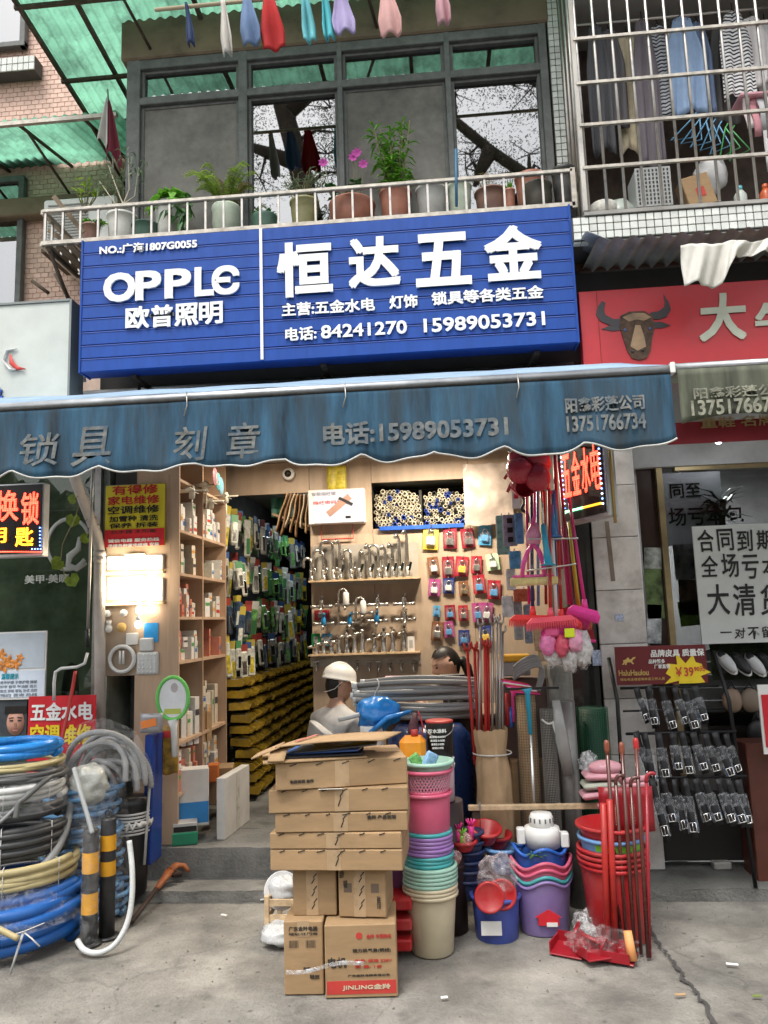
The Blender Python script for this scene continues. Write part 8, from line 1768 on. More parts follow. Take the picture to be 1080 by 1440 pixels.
# right shop's red sign with the bull, eave, washing, second awning
rsx0, rsx1 = P(817, 460, -.30).x, 2.75; rz0, rz1 = 2.93, 3.435
sgn = thing('red_shop_sign', 'red shop sign with a bull head and pale brush characters', 'sign', ((rsx0+rsx1)/2, -.3, rz0))
part('panel', MB().box(((rsx0+rsx1)/2, -.26, (rz0+rz1)/2), (rsx1-rsx0, .08, rz1-rz0), b=.003), mat('red sign panel', (.52, .035, .045), .4, var=.06), sgn)
part('seam', MB().box((P(843, 470, -.3).x, -.3015, (rz0+rz1)/2), (.003, .002, rz1-rz0)), mat('seam line', (.25, .02, .02), .6), sgn)
def pxpoly(pts, y0, y1, m, nm, par):
  q = [P(x, y, -.30) for x, y in pts]; part(nm, MB().prism([(a.x, a.z) for a in q], y0, y1), m, par)
HORN = mat('horn print', (.05, .045, .05), .4); FUR = mat('brown fur print', (.085, .045, .025), .6, var=.6, scale=22); FURL = mat('light fur print', (.38, .25, .15), .6, var=.3)
pxpoly([(846, 424), (840, 432), (838, 443), (844, 452), (858, 458), (876, 461), (876, 449), (862, 449), (851, 443), (849, 436), (851, 426)], -.306, -.301, HORN, 'bull_horn', sgn)
pxpoly([(933, 415), (940, 425), (943, 436), (937, 446), (925, 450), (914, 448), (914, 440), (926, 438), (934, 432), (935, 424)], -.306, -.301, HORN, 'bull_horn', sgn)
pxpoly([(846, 463), (858, 458), (874, 457), (876, 464), (862, 466)], -.305, -.301, HORN, 'bull_ear', sgn); pxpoly([(914, 453), (930, 453), (943, 458), (930, 462), (914, 461)], -.305, -.301, HORN, 'bull_ear', sgn)
pxpoly([(872, 445), (884, 439), (906, 438), (918, 446), (920, 462), (916, 478), (914, 494), (909, 504), (899, 507), (888, 504), (881, 492), (876, 476), (871, 460)], -.308, -.301, FUR, 'bull_head', sgn)
pxpoly([(893, 458), (900, 458), (906, 476), (908, 488), (896, 494), (886, 488), (889, 474)], -.310, -.304, FURL, 'bull_muzzle', sgn)
pxpoly([(875, 447), (890, 441), (905, 441), (915, 447), (905, 452), (895, 450), (884, 453)], -.310, -.304, FURL, 'bull_brow', sgn)
for x, y in ((890, 494), (904, 492)): part('bull_nostril', MB().ball(P(x, y, -.311), (.010, .004, .008), 8, 6), HORN, sgn)
for x, y in ((879, 464), (914, 462)): part('bull_eye', MB().ball(P(x, y, -.309), (.008, .004, .010), 8, 6), mat('blue eye print', (.05, .1, .3), .3), sgn)
CRMM = mat('pale cream characters', (.55, .58, .48), .5)
part('character', textq('大', (982, 414), (1048, 478), -.303, .006, .03, shear=.1), CRMM, sgn); part('character', textq('牛', (1062, 425), (1120, 475), -.303, .006, .03, shear=.1), CRMM, sgn)
ev = thing('tin_eave', 'short grey corrugated tin eave above the red sign', 'eave', (1.6, -.3, 3.5)); part('sheet', corr(.93, 2.7, -.62, .0, 3.60, 3.66, .09, .014), mat('dull tin', (.42, .43, .43), .5, .5, var=.2, dirt=.4), ev)
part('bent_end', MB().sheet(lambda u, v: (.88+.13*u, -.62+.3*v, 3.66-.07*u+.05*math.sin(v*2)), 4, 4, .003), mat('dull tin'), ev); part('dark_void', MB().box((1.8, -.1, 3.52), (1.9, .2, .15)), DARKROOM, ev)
CL = lambda nm, c_, **k: mat('cloth '+nm, c_, .9, var=.10, scale=6, bump=.2, bscale=80, **k)
a, b = P(957, 345, -.66), P(1130, 332, -.66)
solo('white_tshirt', MB().sheet(lambda u, v: (a.x+(b.x-a.x)*u, -.66+(.022*math.sin(u*22+v*3)+.010*math.sin(u*57+v*6))*(.4+v), a.z+(b.z-a.z)*u*.0-(.24-.16*max(0, min(1, (u-.30)*7))*(1 if v > 0 else 0))*v+.008*math.sin(u*19)), 90, 14, .002), CL('white', (.68, .66, .60), transl=.2), 'white T-shirt hung over the tin eave', 'shirt')
OLV = mat('dirty olive valance', (.10, .11, .075), .8, var=.45, scale=3, stretch=(4, 1, .5), dirt=.8, dcol=(.04, .035, .03), dscale=2.5)
na = thing('olive_awning', 'grimy olive awning of the right neighbour with a scalloped edge', 'awning', (1.7, -.8, 2.3))
part('canvas', MB().sheet(lambda u, v: (1.035+1.6*u, -.10-1.33*v, 2.90+(2.56-2.90)*v-.03*math.sin(math.pi*v)), 20, 8, .003), mat('olive canvas', (.16, .17, .12), .85, var=.2), na)
part('front_bar', MB().tube([(1.03, -1.45, 2.56), (2.6, -1.45, 2.56)], .02, 10), ALU, na); part('end_cap', MB().box((1.022, -1.455, 2.555), (.022, .05, .05), b=.004), WHITEP, na)
part('valance', MB().sheet(lambda u, v: (1.04+1.55*u, -1.472+.01*v*math.sin(u*24), 2.545-(.255-.045*abs(math.sin(u*9+.3)))*v), 70, 8, .002), OLV, na)
VT2 = mat('worn pale lettering', (.26, .26, .20), .8, var=.4, scale=25)
part('lettering', textq('阳鑫彩蓬公司', (975, 542), (1110, 558), -1.485, .002, .02), VT2, na); part('lettering', textq('13751766734', (972, 560), (1110, 581), -1.485, .002, .025), VT2, na)
part('under_banner', MB().box((1.75, -1.30, 2.30), (1.45, .006, .10)), mat('dark red banner', (.26, .02, .03), .6, var=.15), na); part('lettering', textq('童鞋 名牌', (985, 585), (1090, 600), -1.308, .002, .02), mat('gold paint', (.36, .26, .12), .5), na)
# balcony plants
POTC = {k: mat('pot '+k, c_, .5, var=.15, scale=10, dirt=.3, dcol=(.25, .22, .18), dscale=8) for k, c_ in (('white', (.58, .58, .54)), ('terracotta', (.34, .13, .08)), ('celadon', (.40, .46, .36)), ('olive', (.24, .23, .10)), ('green', (.06, .14, .10)), ('brown', (.20, .10, .07)), ('dark', (.05, .045, .03)), ('black', (.02, .022, .022)), ('grey', (.36, .36, .34)))}
LEAF = {k: mat('leaf '+k, tuple(x*1.25 for x in c_), .45, var=.3, scale=12, transl=.3, objvar=.1) for k, c_ in (('bright', (.12, .30, .03)), ('dark', (.035, .12, .025)), ('yellow', (.28, .42, .05)), ('dry', (.30, .22, .11)), ('grey', (.16, .22, .13)))}
STEM = mat('plant stem', (.16, .15, .07), .7); SOIL = mat('potting soil', (.04, .028, .02), .95)
FZ = 3.942
def pot(label, px, pytop, wpx, kind, Y=-.20, prof=None, cat='plant pot', nm='plant_pot'):
  p = P(px, pytop, Y); r = wpx*.0043/2; h = max(.10, p.z-FZ); t = thing(nm, label, cat, (p.x, Y, FZ))
  pr = prof or [(.72, 0), (.80, .1), (.95, .7), (1.0, .93), (1.07, .95), (1.07, 1.0), (.95, 1.0), (.92, .9)]
  part('pot', MB().lathe([(a*r, b*h) for a, b in pr], 24, close=False), POTC[kind], t, w=False)
  part('soil', MB().lathe([(0, h*.9), (r*.93, h*.89)], 16, close=False), SOIL, t, w=False); return t, p, r, h
BOWL = [(.55, 0), (.8, .15), (1.0, .6), (.98, .85), (1.05, .95), (1.0, 1.0), (.9, .95)]
t, p, r, h = pot('white enamel pot with red flowers holding a bare shrub', 172, 305, 44, 'white', -.14); br = MB(); lf = MB()
base = V((0, 0, h*.9))
for tip in (P(140, 255, -.12), P(195, 235, -.12), P(152, 232, -.12), P(180, 215, -.12)):
  q = tip-V((p.x, -.14, FZ)); m1 = base.lerp(q, .5)+V((.03, 0, -.02)); br.tube([base, base+V((.005, 0, .12)), m1, q], [.007, .006, .005, .002], 5)
  for k in range(26): lf.leaf(m1.lerp(q, U(.3, 1.15))+V((U(-.05, .05), U(-.05, .05), U(-.06, .04))), (U(-1, 1), U(-1, 1), U(-.8, .3)), U(.03, .055), .014, .5)
part('stem', br, mat('pale bark', (.42, .38, .30), .7), t, w=False); part('foliage', lf, LEAF['grey'], t, w=False)
t, p, r, h = pot('dark green glazed pot with lilies low on the left', 205, 318, 40, 'green', -.24);
t, p, r, h = pot('pot of broad glossy leaves spilling over the rail', 240, 290, 46, 'white', -.20); lf = MB()
for k in range(110): a = U(0, 6.28); b0 = V((U(-.05, .05), U(-.05, .05), h*.9+U(0, .1))); lf.leaf(b0, (math.cos(a), math.sin(a), U(-.1, .9)), U(.09, .16), U(.045, .07), U(.2, .8))
part('foliage', lf, LEAF['bright'], t, w=False); lf = MB()
for k in range(30): lf.leaf(V((U(.0, .16), U(-.14, -.05), h*U(.2, 1.05))), (U(-.5, 1), -.5, U(-1, .1)), U(.07, .11), U(.03, .045), .6)
part('foliage', lf, LEAF['dark'], t, w=False)
def fern(t, base, n, L, hgt_, m, seed):
  q_ = random.Random(seed); lf = MB(); st_ = MB()
  for k in range(n):
    a = q_.uniform(0, 6.28); d_ = V((math.cos(a), math.sin(a)*.5, 0)); pts = []
    l_ = L*q_.uniform(.6, 1.1); hh = hgt_*q_.uniform(.6, 1.1)
    for i in range(9): u = i/8; pts.append(base+d_*(l_*u)+V((0, 0, hh*math.sin(u*2.0))))
    st_.tube(pts, .0022, 4)
    for i in range(2, 9):
      for s in (-1, 1):
        for e_ in range(3): lf.leaf(pts[i]-(pts[i]-pts[i-1])*(e_/3), d_.cross(V((0, 0, 1)))*s+d_*.6+V((0, 0, q_.uniform(-.2, .3))), .055*(1-.06*i), .008, .2)
  part('stem', st_, STEM, t, w=False); part('foliage', lf, m, t, w=False)
t, p, r, h = pot('flowered porcelain pot with a feathery fern', 318, 292, 42, 'celadon', -.20, BOWL); fern(t, V((0, 0, h*.9)), 26, .28, .28, LEAF['yellow'], 3)
t2 = thing('dry_fern', 'dry brown fern fronds beside the feathery fern', 'plant', (p.x+.03, -.17, FZ+h*.9)); fern(t2, V((0, 0, 0)), 5, .12, .22, LEAF['dry'], 5)
t, p, r, h = pot('dark glazed low pot with a small leafy plant', 372, 305, 38, 'green', -.2, BOWL); lf = MB()
for k in range(16): a = U(0, 6.28); lf.leaf(V((0, 0, h*.9)), (math.cos(a), math.sin(a), U(.3, 1)), .12, .03, .3)
part('foliage', lf, LEAF['dark'], t, w=False)
def wisp(t, base, n, hgt_, spread, m, w_=.012):
  st_ = MB(); lf = MB()
  for k in range(n):
    tip = base+V((U(-spread, spread), U(-.06, .06), hgt_*U(.5, 1.05))); mid_ = base.lerp(tip, .5)+V((U(-.03, .03), 0, .02)); st_.tube([base, mid_, tip], [.004, .0035, .0015], 5)
    for e_ in range(6): q = mid_.lerp(tip, U(0, 1.0)); lf.leaf(q, (U(-1, 1), U(-1, 1), U(-.1, 1)), U(.03, .06), w_, .2)
  part('stem', st_, STEM, t, w=False); part('foliage', lf, m, t, w=False)
t, p, r, h = pot('yellow glazed pot with thin cactus like stems', 428, 285, 42, 'olive', -.2); wisp(t, V((0, 0, h*.9)), 34, .24, .16, LEAF['grey'], .010)
t, p, r, h = pot('wide terracotta bowl with pink orchids', 495, 288, 68, 'terracotta', -.2, BOWL); wisp(t, V((-.06, 0, h*.9)), 14, .18, .12, LEAF['dark'], .03)
ORC = mat('pink orchid', (.62, .10, .45), .5, var=.2, transl=.3); fl = MB(); st_ = MB()
for (x, y) in ((455, 230), (502, 216), (511, 232), (497, 222)):
  q = P(x, y, -.22)-V((p.x, -.2, FZ)); st_.tube([(q.x*.4, 0, h*.9), (q.x*.8, -.01, (q.z+h)/2), tuple(q)], .0028, 5)
  for s in range(7): a = s*.9; fl.leaf(q, (math.cos(a), -.5, math.sin(a)), .04, .028, 0, nrm=(0, -1, 0))
part('stem', st_, STEM, t, w=False); part('flowers', fl, ORC, t, w=False)
t, p, r, h = pot('brown terracotta pot with a tall bamboo like plant', 556, 272, 46, 'terracotta', -.2); st_ = MB(); lf = MB()
for k in range(15):
  x = U(-.08, .08); hh = U(.25, .54); st_.tube([(x*.5, 0, h*.9), (x, 0, h*.9+hh*.5), (x*1.6, U(-.03, .03), h*.9+hh)], .004, 5)
  for e_ in range(22): u = U(.1, 1.0); lf.leaf(V((x*(.5+1.1*u), 0, h*.9+hh*u)), (U(-1, 1), U(-1, 1), U(-.2, .7)), U(.07, .12), U(.014, .022), .35)
part('stem', st_, STEM, t, w=False); part('foliage', lf, LEAF['bright'], t, w=False)
pot('white porcelain pot with blue pattern', 606, 268, 44, 'grey', -.2); pot('tall pale glazed jar beside the porcelain pot', 646, 262, 34, 'celadon', -.2)
t, p, r, h = pot('brown ribbed pot with a small cactus', 690, 272, 46, 'brown', -.22); wisp(t, V((-.02, 0, h*.9)), 6, .16, .06, LEAF['dry'], .006)
t, p, r, h = pot('small orange pot with an aloe', 716, 268, 16, 'terracotta', -.25); lf = MB()
for k in range(14): a = U(0, 6.28); lf.leaf(V((0, 0, h*.9)), (math.cos(a)*.6, math.sin(a)*.6, 1), .09, .016, .0)
part('foliage', lf, LEAF['bright'], t, w=False)
pot('terracotta pot behind the painted jar', 745, 250, 44, 'terracotta', -.10); pot('dark painted jar near the right end of the rail', 755, 262, 42, 'dark', -.26, BOWL)
t, p, r, h = pot('tall black bucket at the right end of the balcony', 792, 240, 34, 'black', -.22, nm='black_bucket', cat='bucket')
solo('blue_stick', MB().tube([P(642, 290, -.40), P(641, 210, -.40)], .009, 8), mat('blue painted stick', (.03, .12, .22), .5), 'thin blue stick tied upright to the railing', 'stick')
t, p, r, h = pot('small pot with bright green grass at the left corner', 128, 318, 26, 'brown', -.20); fern(t, V((0, 0, h*.8)), 12, .10, .08, LEAF['bright'], 9)
wl_ = thing('climbing_plant', 'thin yellow green climber behind the left rail', 'plant', P(120, 300, .0)); wisp(wl_, V((0, 0, 0)), 9, .34, .12, LEAF['yellow'], .022)
# AC unit
c, d = quad(59, 276, 162, 345, .55)
ac = thing('air_conditioner', 'white outdoor air conditioner behind the balcony rail', 'air conditioner', (c.x, .7, c.z-d[2]/2)); part('case', MB().box((c.x, .7, c.z), (d[0], .28, d[2]), b=.015), mat('aged white case', (.75, .75, .72), .5, var=.08), ac)
for k in range(14): part('grille_slat', MB().box((c.x-d[0]*.15, .556, c.z-d[2]*.40+k*d[2]*.058), (d[0]*.55, .008, .010)), mat('grey grille', (.30, .30, .28), .5), ac)
part('bracket', MB().box((c.x, .75, c.z-d[2]/2-.02), (d[0], .4, .03)), RUST, ac)
for i, pts in enumerate(([(45, 395), (68, 412)], [(78, 385), (108, 440), (118, 470)])): solo('wall_bracket', MB().tube([P(x, y, .6) for x, y in pts], .016, 6), RUST, ['short rusty bracket on the pink wall', 'slanting rusty bracket beside the blue sign'][i], 'bracket')
# folded parasol hanging left of the bay
pa, pb_ = P(151, 135, -.05), P(160, 245, -.05)
um = thing('folded_umbrella', 'folded maroon and white umbrella hanging left of the window bay', 'umbrella', pb_)
for k, (m_, x0, x1) in enumerate(((mat('maroon fabric', (.14, .015, .03), .8, var=.15), .0, .12), (CL('grey white', (.50, .48, .45)), -.06, .02))):
  part('fabric', MB().sheet(lambda u, v: (pa.x+(x0+(x1-x0)*u)*v**.8*1.0+.005, -.05-.03*math.sin(u*7+k)*v-.01*k, pa.z-(.50-.12*k)*v*(1-.12*math.sin(u*6))), 12, 10, .003), m_, um)
part('shaft', MB().tube([pa+V((0, 0, .05)), pb_], .006, 6), STEELB, um)
# washing on the rod under the canopy
LYY = -.62
r0, r1 = P(218, 14, LYY), P(800, -30, LYY)
solo('laundry_rod', MB().tube([r0, (r1.x, LYY, r0.z)], .012, 8), mat('bamboo rod', (.40, .33, .22), .6), 'bamboo laundry rod under the green canopy', 'rod')
cl = [(267, 14, 72, 12, (.03, .05, .12), 'navy cloth at the left end of the rod'), (318, 14, 85, 18, (.55, .52, .48), 'white stocking like cloth on the rod'), (352, 14, 69, 30, (.16, .24, .40), 'blue patterned cloth on the rod'), (383, 5, 76, 34, (.48, .03, .03), 'red cloth hanging in the middle of the rod'), (433, -5, 66, 18, (.16, .50, .55), 'turquoise cloth on the rod, first'), (460, -5, 64, 16, (.10, .48, .54), 'turquoise cloth on the rod, second'), (482, -5, 55, 34, (.42, .36, .60), 'lilac cloth on the rod'), (547, -10, 58, 34, (.62, .36, .34), 'pink cloth on the rod'), (622, -15, 40, 20, (.60, .34, .38), 'small pink cloth at the right of the rod')]
for i, (px, y0, y1, wpx, c_, lab) in enumerate(cl):
  a, b = P(px-4, y0, LYY), P(px+4, y1, LYY); w_ = wpx*.0042; lean = (b.x-a.x)
  solo('hanging_cloth', MB().sheet(lambda u, v: (a.x+lean*v+(u-.5)*w_*(.35+.65*min(1, v*1.4))*(1-.4*max(0, v-.75)), LYY-.02+.025*math.sin(u*9+i)*v+.012*math.sin(v*5+i), r0.z+.012-(r0.z-b.z)*v*(1-.10*abs(u-.5)+.02*math.sin(u*9))), 12, 14, .006), CL(f'wash {i}', c_, transl=.2), lab, 'cloth', 'washing on the bamboo rod')
# barred balcony cage at the right
KX0, KY = .915, -.45; KX1 = 2.65; KZ0, KZ1 = 3.865, 5.9
led = thing('mosaic_ledge', 'white mosaic tiled balcony ledge under the barred cage', 'ledge', (1.7, -.2, 3.69))
part('slab', MB().box(((KX0+KX1)/2-.03, -.17, 3.765), (KX1-KX0+.1, .54, .15)), GROUT, led)
for i in range(43):
  for j in range(3): inst('tile', sme, V((KX0-.055+i*.047, -.446, 3.715+j*.047)), (0, 0, 0), led)
for i in range(43): inst('tile', sme, V((KX0-.055+i*.047, -.41, 3.686)), (R(90), 0, 0), led)
part('concrete_sill', MB().box(((KX0+KX1)/2, -.24, 3.85), (KX1-KX0+.02, .44, .022)), mat('grey sill', (.30, .29, .27), .8, var=.2), led)
part('brick_soffit', MB().box((1.7, .0, 3.66), (1.75, .3, .05)), BROWN, led)
cg = thing('window_cage', 'stainless barred balcony cage at the upper right', 'cage', (1.7, KY, 3.86))
vb = MB().cyl((0, 0, 0), (0, 0, KZ1-KZ0), .0095, n=8).mesh('bar', STEELB); x = KX0+.02
while x < KX1: inst('bar', vb, V((x, KY, KZ0)), (0, 0, 0), cg); x += .1075
hb = MB().box((0, 0, 0), (KX1-KX0, .018, .018)).mesh('crossbar', STEEL)
for py in (468, 348, 230, 105): inst('crossbar', hb, V(((KX0+KX1)/2, KY-.012, P(810, py/2+5, KY).z)), (0, 0, 0), cg)
part('corner_post', MB().box((KX0, KY, (KZ0+KZ1)/2), (.028, .028, KZ1-KZ0), b=.003), mat('flaking white post', (.5, .48, .44), .6, var=.3, dirt=.5, dcol=(.2, .12, .07), dscale=12), cg)
for y in (-.34, -.22, -.1): inst('bar', vb, V((KX0, y, KZ0)), (0, 0, 0), cg)
part('side_rail', MB().box((KX0, -.22, P(810, 240, KY).z), (.018, .44, .018)), STEEL, cg)
rm2 = thing('cage_room', 'dim wall behind the barred balcony', 'wall', (1.8, .4, 3.8)); part('wall', MB().box((1.85, .55, 4.9), (1.9, .06, 2.2)), mat('dim balcony wall', (.16, .12, .10), .8, var=.3), rm2); part('ceiling', MB().box((1.85, .1, 5.72), (1.9, 1.0, .08)), mat('pale soffit', (.42, .41, .39), .8), rm2); part('side', MB().box((2.75, .1, 4.9), (.06, 1.0, 2.2)), mat('dim balcony wall'), rm2); part('drying_rod', MB().tube([(.98, .0, 5.46), (2.7, .0, 5.46)], .012, 8), STEELB, rm2)
clo = [(838, 60, 215, .10, (.03, .03, .035), 'black garment at the left of the cage'), (856, 55, 180, .12, (.05, .045, .05), 'dark shirt beside the black garment'), (880, 50, 215, .14, (.42, .36, .25), 'beige garment in the cage'), (905, 62, 240, .11, (.06, .05, .06), 'brown black garment in the cage'), (925, 48, 165, .12, (.30, .31, .33), 'grey patterned shirt in the cage'), (945, 45, 120, .12, (.55, .55, .58), 'white blouse in the cage'), (960, 48, 160, .15, (.13, .19, .29), 'blue denim shirt in the cage'), (980, 40, 160, .10, (.06, .09, .16), 'navy trousers in the cage'), (1010, 40, 175, .11, (.05, .05, .05), 'black garment right of the denim'), (1032, 40, 140, .14, (.52, .52, .52), 'striped white garment in the cage'), (1058, 40, 120, .14, (.50, .42, .42), 'pale pink garment in the cage'), (1078, 60, 250, .12, (.60, .60, .62), 'white towel at the right edge of the cage')]
for i, (px, y0, y1, w_, c_, lab) in enumerate(clo):
  a, b = P(px, y0, -.05+.06*(i % 3)), P(px, y1, -.05+.06*(i % 3)); yy = -.05+.06*(i % 3)
  m_ = CL(f'garment {i}', tuple(min(.78, x*1.7+.03) for x in c_))
  if 'striped' in lab or 'patterned' in lab:
    n_ = m_.node_tree.nodes; l_ = m_.node_tree.links; bs = n_['Principled BSDF']; src = bs.inputs['Base Color'].links[0].from_socket
    tc = n_.new('ShaderNodeTexCoord'); wv = n_.new('ShaderNodeTexWave'); wv.bands_direction = 'Z'; wv.inputs['Scale'].default_value = 12; wv.inputs['Distortion'].default_value = 4; l_.new(tc.outputs['Object'], wv.inputs['Vector']); mx = n_.new('ShaderNodeMix'); mx.data_type = 'RGBA'; mr = n_.new('ShaderNodeMapRange'); mr.inputs[1].default_value = .55; mr.inputs[2].default_value = .62; l_.new(wv.outputs[0], mr.inputs[0]); l_.new(mr.outputs[0], mx.inputs[0]); l_.new(src, mx.inputs[6]); mx.inputs[7].default_value = (.03, .03, .04, 1); l_.new(mx.outputs[2], bs.inputs['Base Color'])
  t = thing('hanging_garment', lab, 'garment', (a.x, yy, b.z), 0, 'garments hanging in the cage')
  part('cloth', MB().sheet(lambda u, v: (a.x+(u-.5)*w_*1.5*(.5+.5*min(1, v*3)), yy+(.012*math.sin(u*11+i)+.008*math.sin(u*23+v*4+i))*(.3+v), 5.42-(5.42-b.z)*v*(1+.03*math.sin(u*8+i))-.05*abs(u-.5)*(1-v)), 20, 14, .004), m_, t)
  part('hanger', MB().tube([(a.x, yy, 5.48), (a.x, yy, 5.435), (a.x-w_*.3, yy, 5.39), (a.x+w_*.3, yy, 5.39), (a.x, yy, 5.435)], .004, 5), BLACK, t)
HB = mat('blue hanger plastic', (.10, .28, .45), .4)
for i in range(7):
  a = P(975+i*9, 165+i*3, -.15); solo('clothes_hanger', MB().tube([a+V((.02, 0, .03)), a, a+V((-.16+.02*i, -.02, -.16-.01*i)), a+V((-.02+.02*i, .0, -.14)), a], .005, 6), HB if i < 5 else mat('green hanger plastic', (.08, .4, .12), .4), f'{"blue" if i < 5 else "green"} clothes hanger, {["first", "second", "third", "fourth", "fifth", "sixth", "seventh"][i]} of the tangled bunch', 'hanger', 'tangled hangers in the cage')
ck, dk = quad(893, 238, 943, 292, -.30); bk = thing('plastic_basket', 'grey perforated laundry basket in the cage', 'basket', (ck.x, -.25, 3.865))
part('front', MB().box((ck.x, -.32, ck.z), (dk[0], .006, dk[2])), mat('grey basket', (.40, .41, .40), .5), bk); part('body', MB().box((ck.x, -.22, ck.z), (dk[0], .19, dk[2]), b=.01), mat('grey basket'), bk)
hm = MB().box((0, 0, 0), (.010, .003, .014)).mesh('slot', mat('dark slot', (.05, .05, .05), .8))
for i in range(9):
  for j in range(9): inst('slot', hm, V((ck.x-dk[0]*.42+i*dk[0]*.105, -.3245, ck.z-dk[2]*.42+j*dk[2]*.105)), (0, 0, 0), bk)
p = P(848, 292, -.33); solo('wicker_basket', MB().lathe([(.05, -.06), (.08, -.03), (.085, .03), (.075, .04)], 24, c=(p.x, -.33, 3.925), wob=lambda a, z: 1+.02*math.sin(a*24+z*150)), mat('white wicker', (.6, .58, .52), .7, var=.2, scale=40, bump=.6), 'white woven basket at the left of the cage', 'basket')
solo('plastic_sack', MB().ball((P(870, 265, -.25).x, -.2, 3.96), (.12, .08, .10), 18, 12, nz=.35, seed=71), mat('pale green sack', (.42, .47, .42), .4, bump=.4, bscale=15), 'pale green plastic sack in the cage', 'sack')
c, d = quad(963, 245, 1003, 290, -.30); t = thing('carton', 'tilted brown carton with red print in the cage', 'carton', (c.x, -.25, 3.865)); part('body', MB().box((c.x, -.24, c.z), (d[0], .12, d[2]), ry=R(-14), b=.004), CARD, t); part('print', MB().box((c.x+.01, -.302, c.z-.01), (.05, .002, .06), ry=R(-14)), RPR, t)
solo('white_bag', MB().ball((P(1005, 240, -.15).x, -.1, P(1005, 240, -.15).z), (.10, .07, .12), 16, 12, nz=.4, seed=73), mat('white sack film', (.55, .55, .55), .4, bump=.5, bscale=14), 'crumpled white bag above the carton in the cage', 'bag')
c, d = quad(1035, 140, 1085, 205, -.2); t = thing('sock_hanger', 'pink round sock hanger with small washing in the cage', 'hanger', (c.x, -.2, c.z)); part('ring', MB().box((c.x, -.2, c.z+d[2]*.42), (d[0], .2, .025), b=.008), PC['light pink'], t)
for k in range(5): part('sock', MB().sheet(lambda u, v: (c.x-d[0]*.4+k*d[0]*.2+.04*u, -.28+.02*math.sin(v*5+k), c.z+d[2]*.38-(.22+.05*(k % 2))*v), 3, 6, .006), CL(f'sock {k}', ((.6, .5, .5), (.55, .25, .28), (.5, .5, .52), (.62, .58, .55), (.45, .2, .2))[k]), t)
for i, (px, c_) in enumerate(((1042, (.1, .4, .45)), (1078, (.6, .12, .04)))):
  p = P(px, 285, -.32); t = thing('bottle', ['teal capped bottle on the cage floor', 'orange bottle at the right edge of the cage'][i], 'bottle', (p.x, -.32, 3.866)); part('body', MB().lathe([(.035, 0), (.038, .02), (.036, .10), (.018, .13)], 16), mat(f'bottle {i}', (.5, .55, .5) if i == 0 else c_, .3), t, w=False); part('cap', MB().cyl((0, 0, .13), (0, 0, .16), .016, n=12), mat(f'cap {i}', c_, .4), t, w=False)
# street trees behind the camera, seen mirrored in the panes
BARK = mat('grey brown bark', (.10, .08, .06), .9, var=.3, scale=6, bump=.8, bscale=14)
CRN = mat('street tree leaf', (.035, .075, .02), .5, var=.3, transl=.2)
def mir(px, py, Y): q = P(px, py, Y); return V((q.x, -Y, q.z))
def tree(label, trunk, limbs, clumps, nleaf, seed, r0=.24):
  q_ = random.Random(seed); base = V((trunk[0].x, trunk[0].y, 0)); t = thing('street_tree', label, 'tree', base); mb = MB()
  pts = [base, base.lerp(trunk[0], .5)+V((.1, 0, 0))]+trunk; mb.tube(pts, [r0*(1-.55*i/(len(pts)-1)) for i in range(len(pts))], 10); ends = list(clumps)
  for l_ in limbs: mb.tube(l_, [.16-.12*i/(len(l_)-1) for i in range(len(l_))], 8); ends.append(l_[-1])
  for e in clumps:
    s = min([p for l_ in limbs+[trunk] for p in l_], key=lambda p: (p-e).length); mb.tube([s, s.lerp(e, .5)+V((0, 0, .15)), e], [.05, .03, .012], 6)
    for k in range(5): d_ = V((q_.uniform(-1, 1), q_.uniform(-1, 1), q_.uniform(-.5, .8))); mb.tube([e, e+d_*.45], [.014, .005], 4)
  part('trunk', mb, BARK, t); lf = MB()
  for k in range(nleaf):
    e = q_.choice(ends); tw = V((q_.gauss(0, 1), q_.gauss(0, 1), q_.gauss(0, .6)))*.34; c_ = e+tw
    for s in range(3): lf.leaf(c_+V((q_.uniform(-.09, .09), q_.uniform(-.09, .09), q_.uniform(-.07, .07))), (q_.uniform(-1, 1), q_.uniform(-1, 1), q_.uniform(-.6, .6)), q_.uniform(.035, .065), q_.uniform(.014, .026), .2)
  part('crown', lf, CRN, t, kind='stuff'); return t
TY_ = 8.0
m_ = lambda *a: mir(*a, TY_)
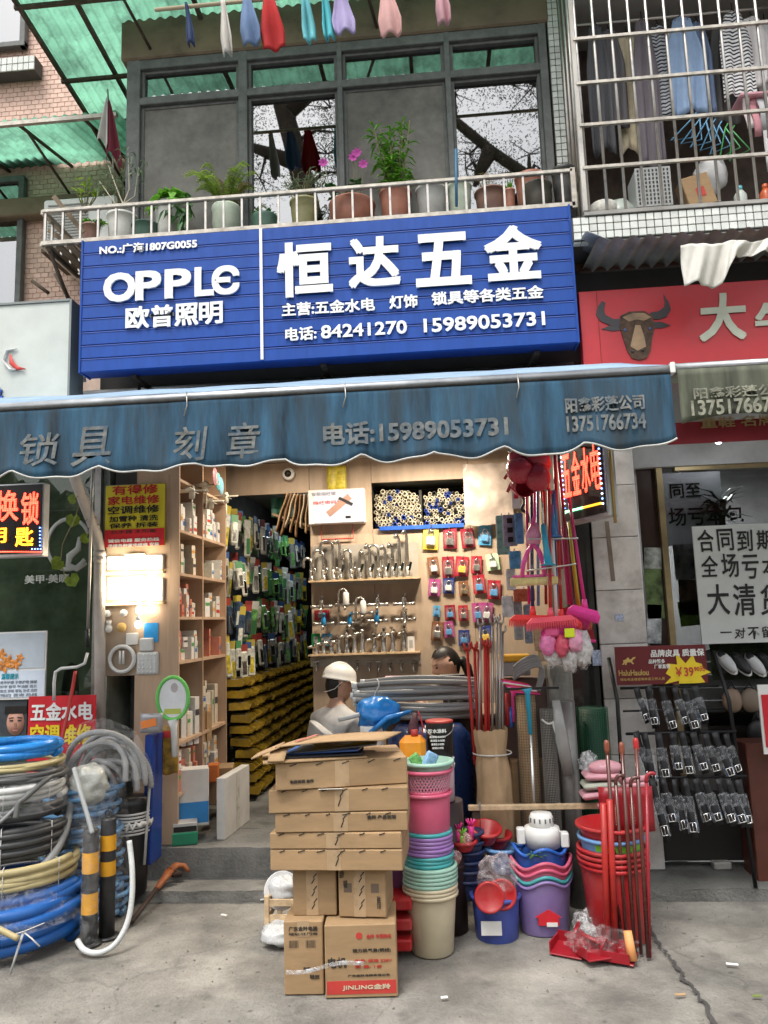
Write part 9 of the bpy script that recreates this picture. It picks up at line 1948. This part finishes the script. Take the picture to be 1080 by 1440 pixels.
tree('big leaning street tree across the street, mirrored in the second pane', [m_(440, 330), m_(428, 265), m_(412, 200), m_(396, 145), m_(386, 80), m_(380, 20)], [[m_(420, 230), m_(380, 215), m_(352, 205), m_(320, 180)], [m_(400, 160), m_(450, 120), m_(490, 70)], [m_(388, 90), m_(350, 60), m_(320, 20)]],
   [m_(*q) for q in ((340, 240), (365, 250), (300, 200), (465, 150), (478, 185), (460, 215), (440, 120), (500, 150), (360, 120), (330, 90), (420, 60), (380, 0), (450, 30), (300, 60), (520, 90), (480, 240), (270, 150), (350, 160))], 5200, 5, .27)
tree('second street tree across the street with a slanting limb mirrored in the fourth pane', [m_(880, 400), m_(850, 330), m_(800, 285), m_(745, 248), m_(690, 210), m_(640, 168), m_(590, 120)], [[m_(800, 285), m_(790, 200), m_(760, 120)], [m_(690, 210), m_(675, 240), m_(668, 260)]],
   [m_(*q) for q in ((660, 215), (675, 200), (655, 235), (745, 215), (760, 235), (720, 240), (750, 120), (720, 118), (690, 105), (765, 150), (640, 130), (600, 100), (790, 110), (820, 160), (850, 220), (560, 90), (700, 60), (760, 60))], 2400, 8, .16)
# belt of greenery across the street; it shows as the dark mirror image in the glass
gb_ = MB(); q_ = random.Random(17)
for k in range(26):
  x = -17+k*1.3; gb_.ball((x+q_.uniform(-.3, .3), -14+q_.uniform(-.5, .5), q_.uniform(2.0, 3.2)), (q_.uniform(1.0, 1.5), .9, q_.uniform(2.0, 2.9)), 14, 10, nz=.5, seed=k, nscale=3)
for k in range(9000):
  x, y, z = q_.uniform(-18, 17), -13+q_.gauss(0, .3), abs(q_.gauss(2.4, 1.3)); gb_.leaf((x, y, z), (q_.uniform(-1, 1), q_.uniform(-1, 1), q_.uniform(-1, 1)), q_.uniform(.2, .35), q_.uniform(.09, .16), .2)
solo('roadside_greenery', gb_, CRN, kind='stuff')
# fine grit and dust crumbs scattered over the pavement
gr = MB(); q_ = random.Random(3)
for k in range(1500):
  x, y = q_.uniform(-3, 3), q_.uniform(-2.6, -.42)
  z = gfun((x+16)/32, (y+18)/26)[2]; r_ = abs(q_.gauss(0, .0028))+.0012
  gr.add([(x-r_, y, z), (x+r_*.6, y-r_, z), (x+r_*.8, y+r_, z), (x, y, z+r_*1.1)], [(0, 1, 3), (1, 2, 3), (2, 0, 3)])
solo('pavement_grit', gr, mat('grit', (.22, .2, .17), .95, var=.5, scale=60), kind='stuff')
